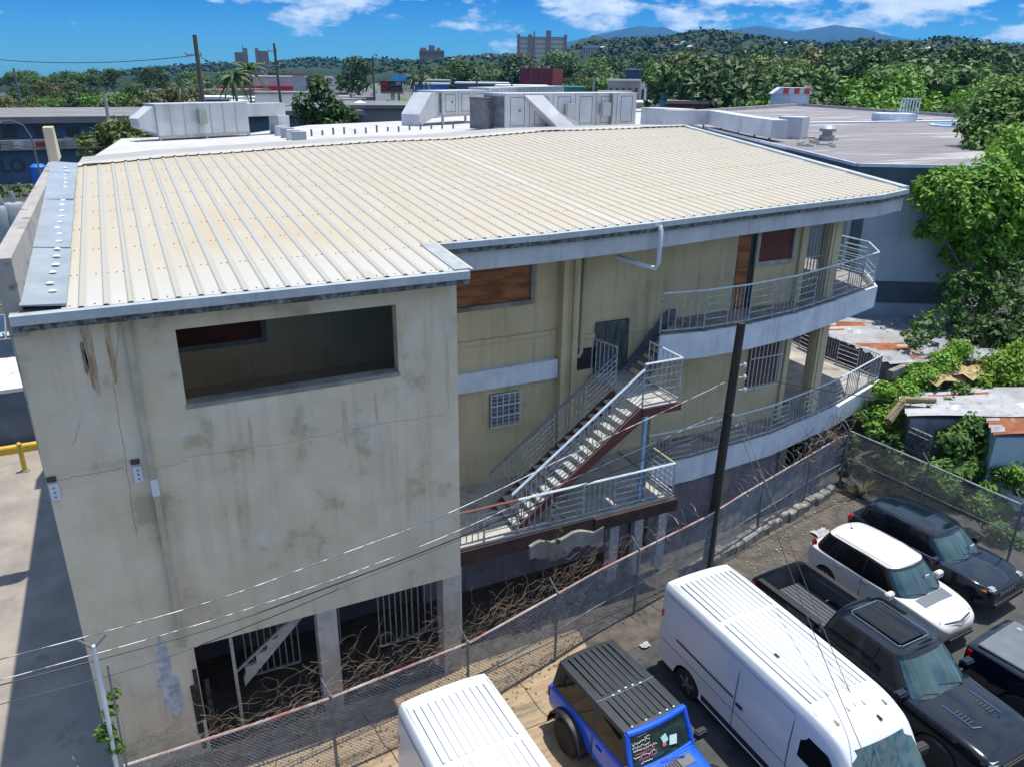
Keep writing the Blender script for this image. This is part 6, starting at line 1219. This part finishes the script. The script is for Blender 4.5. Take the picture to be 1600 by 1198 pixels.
T, q, Lx, h_ = block('house', 'grey two-storey flat-roofed house right of the teal roof', 'house', 950, 1000, 127, 300, 12, M_farg, 1, 5, roof=M_far); block('house', 'small grey-white house beside the grey two-storey house', 'house', 1000, 1011, 129, 302, 10, M_far, 1, 1, roof=M_far)
block('house', 'pale flat house behind the grey two-storey house', 'house', 978, 1004, 110, 380, 10, M_wb, 1, 3, roof=M_far)
block('house', 'white house with red roof at the edge of the wood', 'house', 1066, 1090, 128, 300, 9, M_far, 1, 3, roof=M_redf); block('pool_house', 'low light blue building below the red-roofed house', 'building', 1032, 1068, 149, 240, 8, mat('sky_blue_wall', (.06,.24,.45), rough=.7), roof=M_farg)
block('shed', 'long pale flat roof right behind the plant, before the grey house', 'shed', 936, 985, 147, 235, 16, M_far, roof=M_farg); block('shed', 'low brown roof strip beyond the bent duct', 'shed', 1045, 1110, 163, 170, 8, M_redb, roof=M_tw)
# car dealership and street left of centre
T, q, Lx, h_ = block('dealership', 'white dealership hall with red fascia before the twin towers', 'building', 392, 478, 121, 520, 30, M_far, roof=M_wr); MB().prism([q(-20, -3), q(Lx, -3), q(Lx, -.1), q(-20, -.1)], h_-9, h_-5).build('red_fascia', M_redf, T)
block('dealership', 'low dealership wing with dark red top right of the palms', 'building', 456, 476, 117, 480, 20, M_far, roof=M_redf)
block('store', 'long low grey-roofed building behind the palms', 'store', 270, 420, 143, 300, 10, M_farg, roof=M_farg, r2=330); block('store', 'wide low white building right of the palms', 'store', 398, 500, 148, 250, 16, M_far, roof=M_farg); block('store', 'low pale building between the tall pole and the palms', 'store', 322, 358, 156, 205, 12, M_farg, roof=M_wr)
block('store', 'dark flat-roofed building beyond the white roof, left of the big-leaved tree', 'store', 330, 480, 172, 150, 14, M_wb, roof=M_farg, r2=170)
block('store', 'grey flat roof with parapet right of the big-leaved tree', 'store', 505, 660, 170, 150, 22, M_farg, roof=M_farg)
def text3(txt, size, m, parent, origin, xax, up=Vector((0, 0, 1)), name='lettering'):
    cu = bpy.data.curves.new(name, 'FONT'); cu.body = txt; cu.size = size; cu.extrude = .02; cu.offset = size*.012; o = bpy.data.objects.new(name, cu); COL.objects.link(o); bpy.context.view_layer.update(); me = bpy.data.meshes.new_from_object(o); bpy.data.objects.remove(o); me.materials.clear(); me.materials.append(m)
    z_ = xax.cross(up); M = Matrix((xax, up, z_)).transposed().to_4x4(); M.translation = origin; me.transform(M); o2 = bpy.data.objects.new(name, me); COL.objects.link(o2); o2.parent = parent
    if parent.type == 'EMPTY': o2.matrix_parent_inverse = parent.matrix_basis.inverted()
    return o2
a = far(507, 119, 240); b_ = far(521, 119, 240); d = (b_-a).normalized(); n_ = Vector((d.y, -d.x, 0)); T = thing('dealer_sign', 'tall white dealer sign with red oval emblem beside the big-leaved tree', 'sign', (a.x, a.y, 0))
zb = far(507, 140, 240).z; MB().prism([(a.x, a.y), (b_.x, b_.y), (b_.x-n_.x*.5, b_.y-n_.y*.5), (a.x-n_.x*.5, a.y-n_.y*.5)], zb, a.z).build('panel', mat('sign_white', (.75,.75,.75), rough=.5), T); c = (a+b_)/2; MB().prism([(a.x, a.y), (lin(a, b_, .65).x, lin(a, b_, .65).y), (b_.x-n_.x*.6, b_.y-n_.y*.6), (a.x-n_.x*.6, a.y-n_.y*.6)], 0, zb-.01).build('pylon', M_far, T)
em = MB()
for (ra, rb, dz) in ((.95, .62, 0), (.34, .6, 0), (.62, .26, .3)):
    em.tube([(c.x+n_.x*.06+d.x*ra*math.cos(k*math.pi/10), c.y+n_.y*.06+d.y*ra*math.cos(k*math.pi/10), a.z-1.25+dz+rb*math.sin(k*math.pi/10)) for k in range(21)], .1, 5, cap=False)
em.build('emblem', M_redf, T); text3('TOYOTA', .62, M_redf, T, a+d*.18+n_*.05+Vector((0, 0, -2.75)), d.normalized())
a = far(594, 127, 235); b_ = far(628, 126, 235); d = (b_-a).normalized(); n_ = Vector((d.y, -d.x, 0)); z0 = far(594, 144, 235).z; T = thing('billboard', 'dark red and black billboard on a single grey column', 'billboard', (lin(a, b_, .5).x, lin(a, b_, .5).y, 0))
def bp(u0, u1, w0, w1, off, m, nm): A = a+d*u0+n_*off; Bq = a+d*u1+n_*off; return MB().prism([(A.x, A.y), (Bq.x, Bq.y), (Bq.x-n_.x*.05, Bq.y-n_.y*.05), (A.x-n_.x*.05, A.y-n_.y*.05)], w0, w1).build(nm, m, T)
Lb = (b_-a).length; A = a; Bq = b_; MB().prism([(A.x, A.y), (Bq.x, Bq.y), (Bq.x-n_.x*.5, Bq.y-n_.y*.5), (A.x-n_.x*.5, A.y-n_.y*.5)], z0, a.z).build('panel', mat('billboard_black', (.02,.022,.03), rough=.5), T)
bp(.1, Lb*.36, z0+.1, a.z-.1, .06, mat('billboard_red', (.22,.01,.012), (.1,.01,.01), sc=1, rough=.5), 'picture'); bp(Lb*.37, Lb-.1, z0+.1, z0+.6, .06, MATS['billboard_red'], 'picture'); bp(Lb*.72, Lb*.93, a.z-1.0, a.z-.25, .07, M_far, 'picture'); bp(Lb*.76, Lb*.9, a.z-.8, a.z-.45, .12, M_redf, 'picture'); bp(Lb*.42, Lb*.68, a.z-1.1, a.z-.9, .07, M_farg, 'picture'); bp(Lb*.45, Lb*.85, a.z-2.1, a.z-1.9, .07, M_wb, 'picture')
em = MB(); cc_ = a+d*(Lb*.18)+n_*.1; em.tube([(cc_.x+d.x*.75*math.cos(k*.63), cc_.y+d.y*.75*math.cos(k*.63), (z0+a.z)/2+.75*math.sin(k*.63)) for k in range(11)], .12, 5); em.build('picture', M_redf, T)
c = a+d*(Lb*.55)-n_*.3; MB().tube([(c.x, c.y, 0), (c.x, c.y, z0)], .55, 10).build('column', M_far, T); MB().prism([(a.x-n_.x*.1, a.y-n_.y*.1), (b_.x-n_.x*.1, b_.y-n_.y*.1), (b_.x+n_.x*.9, b_.y+n_.y*.9), (a.x+n_.x*.9, a.y+n_.y*.9)], z0-.4, z0-.02).build('catwalk', M_farg, T)
a = far(612, 117, 300); b_ = far(636, 117, 300); T = thing('billboard', 'plain sky-blue billboard half hidden behind the red and black one', 'billboard', (a.x, a.y, 0)); z0 = far(612, 127, 300).z; MB().prism([(a.x, a.y), (b_.x, b_.y), (b_.x, b_.y+.5), (a.x, a.y+.5)], z0, a.z).build('panel', mat('sky_panel', (.08,.4,.7), rough=.5), T); MB().tube([(lin(a, b_, .5).x, a.y+.6, 0), (lin(a, b_, .5).x, a.y+.6, z0)], .4, 8).build('column', M_farg, T)
# white peaked tent
c = far(563, 165, 160); zt = far(563, 157, 160).z; ze = far(563, 166, 160).z; T = thing('canopy_tent', 'white peaked canopy tent left of the billboard column', 'tent', (c.x, c.y, 0)); mb = MB(); Pb = [(c.x-2.4, c.y-2.4, ze), (c.x+2.4, c.y-2.4, ze), (c.x+2.4, c.y+2.4, ze), (c.x-2.4, c.y+2.4, ze)]; mb.add(Pb+[(p[0]*.35+c.x*.65, p[1]*.35+c.y*.65, ze+(zt-ze)*.62) for p in Pb]+[(c.x, c.y, zt)]+[(p[0], p[1], ze-.4) for p in Pb], [(0,1,5,4), (1,2,6,5), (2,3,7,6), (3,0,4,7), (4,5,8), (5,6,8), (6,7,8), (7,4,8), (9,10,1,0), (10,11,2,1), (11,12,3,2), (12,9,0,3)]); mb.build('canopy', M_wr, T)
for p in Pb: MB().tube([(p[0], p[1], 0), (p[0], p[1], ze-.3)], .06, 5).build('leg', M_far, T)
R.seed(44)
LOWC = [('white', M_far, M_wr), ('grey', M_farg, M_farg), ('pale-roofed', M_farg, M_wr), ('blue-grey', M_wb, M_farg)]
for i in range(46):
    a_ = R.choice((R.uniform(2.5, 14.2), R.uniform(3, 14.2), R.uniform(24, 38))); r_ = R.uniform(175, 470) if a_ < 20 else R.uniform(200, 380); x, y = r_*math.sin(rad(a_)), r_*math.cos(rad(a_))
    if nearroad(x, y, 0, 700): continue
    cn, wm, rm = R.choice(LOWC); T = thing('low_building', 'low '+cn+' commercial building '+('in the district below the twin tower blocks' if a_ < 9 else 'between the palms and the road' if a_ < 20 else 'right of the road, behind the white plant'), 'building', (x, y, 0), 'low buildings of the far district')
    w2, d2, h2 = R.uniform(6, 17), R.uniform(5, 11), R.uniform(3, 5.5); MB().box((x-w2, y-d2, 0), (x+w2, y+d2, h2)).build('wall', wm, T); MB().box((x-w2-.3, y-d2-.3, h2+.01), (x+w2+.3, y+d2+.3, h2+.35)).build('roof', rm, T)
    for k in range(3): u = x-w2+w2*2*(k+.3)/3; MB().box((u, y-d2-.06, 1), (u+w2*.35, y-d2, 2.4)).build('window', M_gap, T)
    u = x+R.uniform(-.5, .5)*w2; MB().box((u, y-d2*.4, h2+.36), (u+1.8, y, h2+1.5)).build('roof_unit', M_far, T)
# the road and small cars on it
rows = []
for i, p in enumerate(ROAD): d = (ROAD[min(i+1, len(ROAD)-1)]-ROAD[max(i-1, 0)]).normalized(); n_ = Vector((d.y, -d.x, 0)); rows.append([tuple(p-n_*19+Vector((0,0,.05))), tuple(p+n_*19+Vector((0,0,.05)))])
struct(MB().grid(rows).build('road', mat('road_asphalt', (.14,.14,.14), (.10,.10,.10), sc=.1, rough=.9), norm=False))
rows = [[tuple(Vector(r_[0]).lerp(Vector(r_[1]), .44)+Vector((0,0,.08))), tuple(Vector(r_[0]).lerp(Vector(r_[1]), .58)+Vector((0,0,.08)))] for r_ in rows]; struct(MB().grid(rows).build('verge', mat('verge_grass', (.08,.17,.03), (.06,.12,.03), sc=.3, rough=1), norm=False))
def small_car(m, kind, label, group):
    T = thing('distant_car', label, 'car', (0, 0, 0), group, 0, True); b = MB()
    b.pl([(-2.2, .35), (-2.2, .95), (-1.9, 1.0), (1.1, 1.0), (2.1, .85), (2.2, .4)], 1, -.88, .88); b.build('body', m, T, bevel=.08)
    b = MB(); b.add([(-1.9, -.8, 1.0), (1.1, -.8, 1.0), (1.1, .8, 1.0), (-1.9, .8, 1.0), (-1.4, -.66, 1.5), (.4, -.66, 1.5), (.4, .66, 1.5), (-1.4, .66, 1.5)], [(0,1,5,4), (1,2,6,5), (2,3,7,6), (3,0,4,7)]); b.build('windows', M_glass, T, norm=False); MB().box((-1.42, -.67, 1.5), (.42, .67, 1.55)).build('roof', m, T)
    for x in (-1.35, 1.35):
        for y in (-.85, .85): MB().lathe((x, y, .33), [(.33, -.1), (.33, .1)], 12, 0, 1).build('wheel', M_tyre, T)
    return T
sc_ = [small_car(M_far, 0, 'small white car on the distant road', 'white cars on the distant road'), small_car(M_farg, 0, 'small grey car on the distant road', 'grey cars on the distant road'), small_car(mat('far_red_paint', (.3,.02,.02), rough=.3), 0, 'small red car on the distant road', 'red cars on the distant road'), small_car(M_wb, 0, 'small blue car on the distant road', 'blue cars on the distant road')]
first = set(); R.seed(14)
def car_at(i, p, rz):
    o = sc_[i] if i not in first else copy_tree(sc_[i]); first.add(i); o.location = (p.x, p.y, .1); o.rotation_euler = (0, 0, rz)
for (t0, off, n) in ((0, -13, 7), (0, -8, 6), (0, 9, 8), (0, 14, 8)):
    for k in range(n):
        t_ = (k+R.uniform(.1, .9))/n*3.6; i = int(t_); p = ROAD[i].lerp(ROAD[i+1], t_-i); d = (ROAD[i+1]-ROAD[i]).normalized(); nn = Vector((d.y, -d.x, 0)); car_at(R.choice((0, 0, 0, 1, 1, 2, 3)), p+nn*off, math.atan2(d.y, d.x))
for i in range(26):
    px = R.uniform(265, 500); py = R.choice((158, 163, 150)); p = at(px, py, 0)
    if p.y < 420: car_at(R.choice((0, 1, 1, 3, 0)), p, R.uniform(-.2, .2)+rad(60))
# ------------------------------------------------------------------ poles
def pole(px, y0, y1, r_, label, w_=.16, arms=(), m=M_polew, name='utility_pole', cat='utility pole', lean=0):
    top = far(px[0], y0, r_); T = thing(name, label, cat, (top.x, top.y, 0)); MB().tube([(top.x+lean, top.y, 0), tuple(top)], [w_*1.25, w_], 9).build('shaft', m, T)
    for (dz, l_) in arms: b = MB().beam((top.x-l_, top.y+.15, top.z-dz), (top.x+l_*.4, top.y-.1, top.z-dz), .1, .12); [b.lathe((top.x+u, top.y, top.z-dz+.06), [(.05, 0), (.09, .12), (.03, .3)], 6) for u in (-l_, l_*.35)]; b.build('crossarm', M_iron, T)
    return T, top
PA, ta = pole((304, ), 55, 0, 78, 'tall weathered wooden pole rising left of the palms', .18, ((1.6, .9), (4.0, .8), (6.6, .6)))
pole((428, ), 68, 0, 95, 'thinner pole with curled bracket in front of the big-leaved tree', .13, ((.8, .6), (2.2, 1.2)), lean=.4); pole((582, ), 92, 0, 190, 'straight pole left of the red and black billboard', .22); pole((745, ), 120, 0, 210, 'pole standing behind the left white plant', .22, ((.5, .9), )); pole((928, ), 120, 0, 170, 'grey concrete pole behind the longest white plant', .2, m=M_concl); pole((800, ), 118, 0, 230, 'pole with crossarm before the dark red warehouse', .2, ((.6, 1.2), )); pole((546, ), 110, 0, 300, 'distant pole beside the road', .2, ((.6, 1), )); pole((657, ), 100, 0, 230, 'thin pole among the feathery palms', .18)
pole((21, ), 107, 0, 190, 'slim grey mast at the far left skyline', .2, ((1.5, .8), (3, .8)), m=M_farg, name='mast', cat='mast'); pole((163, ), 148, 0, 120, 'pale concrete pole left of the wide olive tree', .2, m=M_concl)
def far_cable(p, q_, sag, label, r_=.03):
    p = Vector(p); q_ = Vector(q_); tag(MB().tube([p.lerp(q_, t_/14)-Vector((0, 0, sag*4*(t_/14)*(1-t_/14))) for t_ in range(15)], r_, 4, cap=False).build('cable', mat('far_cable', (.03,.03,.035), rough=.5)), label, 'cable')
far_cable(ta-Vector((0, 0, 1.6)), far(-60, 88, 95), .6, 'upper cable running left from the tall wooden pole across the sky'); far_cable(ta-Vector((0, 0, 4)), far(-60, 118, 95), .5, 'lower cable running left from the tall wooden pole across the sky'); far_cable(ta-Vector((0, 0, 1.6)), far(428, 110, 95), .8, 'cable from the tall wooden pole down to the thinner pole')
far_cable(ta-Vector((0, 0, 6.6)), far(0, 225, 60), 1.2, 'cable sloping down left from the tall pole over the blue buildings'); far_cable(ta-Vector((0, 0, 9.5)), far(-20, 290, 50), 1.0, 'lowest cable sloping down left over the blue buildings'); far_cable(ta-Vector((0, 0, 8.5)), far(100, 215, 75), .6, 'cable sloping from the tall pole to the left end of the white roof')
# ------------------------------------------------------------------ street at the far left
struct(MB().prism([(-60, 62), (8, 62), (8, 104), (-60, 104)], .02, .06).build('road', mat('road_asphalt'), norm=True)); struct(MB().prism([(-60, 84), (2, 93), (2, 93.4), (-60, 84.4)], .06, .075).build('road_marking', mat('yellow_line', (.5,.36,.06), rough=.8)))
T = thing('shop_building', 'weathered blue two-storey shop row with sign band and graffiti across the left street', 'shop', (-10, 122, 0)); z1 = far(30, 232, 124).z
MB().box((-45, 122, 0), (6, 134, 4.2)).build('wall', M_wb, T); MB().box((-45, 121, 4.2), (14, 134, 5.4)).build('sign_band', mat('faded_sign_band', (.36,.33,.32), (.22,.2,.2), sc=.6, rough=.9), T); MB().box((-45, 123, 5.4), (14, 134, 7.4)).build('upper_wall', M_wb, T); MB().box((-45, 121.5, 7.4), (16, 136, 8.2)).build('roof', mat('dull_roof', (.22,.21,.21), (.15,.15,.15), sc=.2, rough=.95), T)
R.seed(4)
for i in range(14): x = -26+i*2.4; MB().box((x, 120.92, 4.45), (x+R.uniform(.7, 1.7), 121, 5.15)).build('sign_panel', R.choice((M_farg, M_far, M_redb, M_gap)), T)
for i in range(8): x = -20+i*3.6; MB().box((x, 122.9, 5.7), (x+1.6, 123, 6.8)).build('window', M_gap, T)
text3('LO', 2.2, mat('graffiti_dark', (.03,.04,.06)), T, Vector((-13.8, 121.9, 1.5)), Vector((1, 0, 0)), name='graffiti')
T = thing('water_tank', 'bright blue plastic tank on the ground before the blue shops', 'tank', (-9.2, 118, 0)); MB().lathe((-9.2, 118, 0), [(.95, 0), (1.0, .2), (.95, 2.4), (.6, 2.7), (.2, 2.75)], 16).build('barrel', M_blue, T, smooth=40)
T = thing('store', 'grey low building with pale roof behind the blue shop row', 'store', (0, 150, 0)); MB().box((-40, 142, 0), (40, 160, 7)).build('wall', M_wb, T); MB().box((-40, 141, 7), (40, 161, 7.8)).build('roof', mat('dull_roof'), T)
T = thing('street_lamp', 'curved street lamp in front of the blue shop row', 'street lamp', (-8.6, 100, 0)); MB().tube([(-7.6, 100, 0), (-7.9, 100, 7.2), (-8.4, 100, 8.4), (-9.4, 100, 8.9), (-10.4, 100, 8.8)], [.12, .09, .07, .06, .05], 7).build('pole', M_farg, T); MB().cbox((-10.7, 100, 8.75), (.8, .3, .14)).build('lamp_head', M_far, T)
for i in range(9): solo_x = -26+i*2.6; leaves([((solo_x, 108+R.uniform(-1, 1), .8), (1.4, 1.1, .9))], .4, 9, 90+i).build('hedge_bush', M_leafb, None, norm=False).update() if False else tag(leaves([((solo_x, 108+R.uniform(-1, 1), .8), (1.4, 1.1, .9))], .4, 9, 90+i).build('bush', M_leafm, None, norm=False), 'roadside bush in the green strip before the blue shops', 'bush', 'bushes along the left street')
T = thing('transformer_pole', 'grey pole with two round transformers at the left edge', 'utility pole', (-3.6, 22, 0)); p = aty(6, 340, 24)
MB().tube([(p.x-.25, 24, 0), (p.x-.35, 24, p.z+1.2)], .16, 10).build('shaft', M_concl, T)
for (px, py) in ((8, 350), (28, 345)): c = aty(px, py, 24); MB().lathe((c.x, c.y, c.z-.5), [(.05, 0), (.28, .02), (.3, .1), (.3, .85), (.24, .95), (.1, .97)], 16).lathe((c.x, c.y, c.z+.45), [(.05, 0), (.07, .1), (.03, .3)], 8).build('transformer', mat('transformer_grey', (.30,.34,.36), rough=.5), T, smooth=40)
MB().beam((p.x-.9, 24, p.z+.3), (p.x+.8, 24, p.z+.3), .1, .12).build('crossarm', M_farg, T)
# ------------------------------------------------------------------ air
hz_ = mat('haze_air'); hz_.node_tree.nodes.clear(); nn = hz_.node_tree.nodes; o_ = nn.new('ShaderNodeOutputMaterial'); pv = nn.new('ShaderNodeVolumePrincipled'); pv.inputs['Color'].default_value = (.13, .50, 1, 1); pv.inputs['Density'].default_value = .00005; pv.inputs['Anisotropy'].default_value = .2; hz_.node_tree.links.new(pv.outputs[0], o_.inputs['Volume'])
HAZE = tag(MB().box((-9500, -400, -420), (9500, 12500, 600)).build('haze', hz_), 'thin blue air between the camera and the far mountains', 'haze', kind='stuff')
for o in bpy.data.objects:
    if o.get('local'): del o['local']
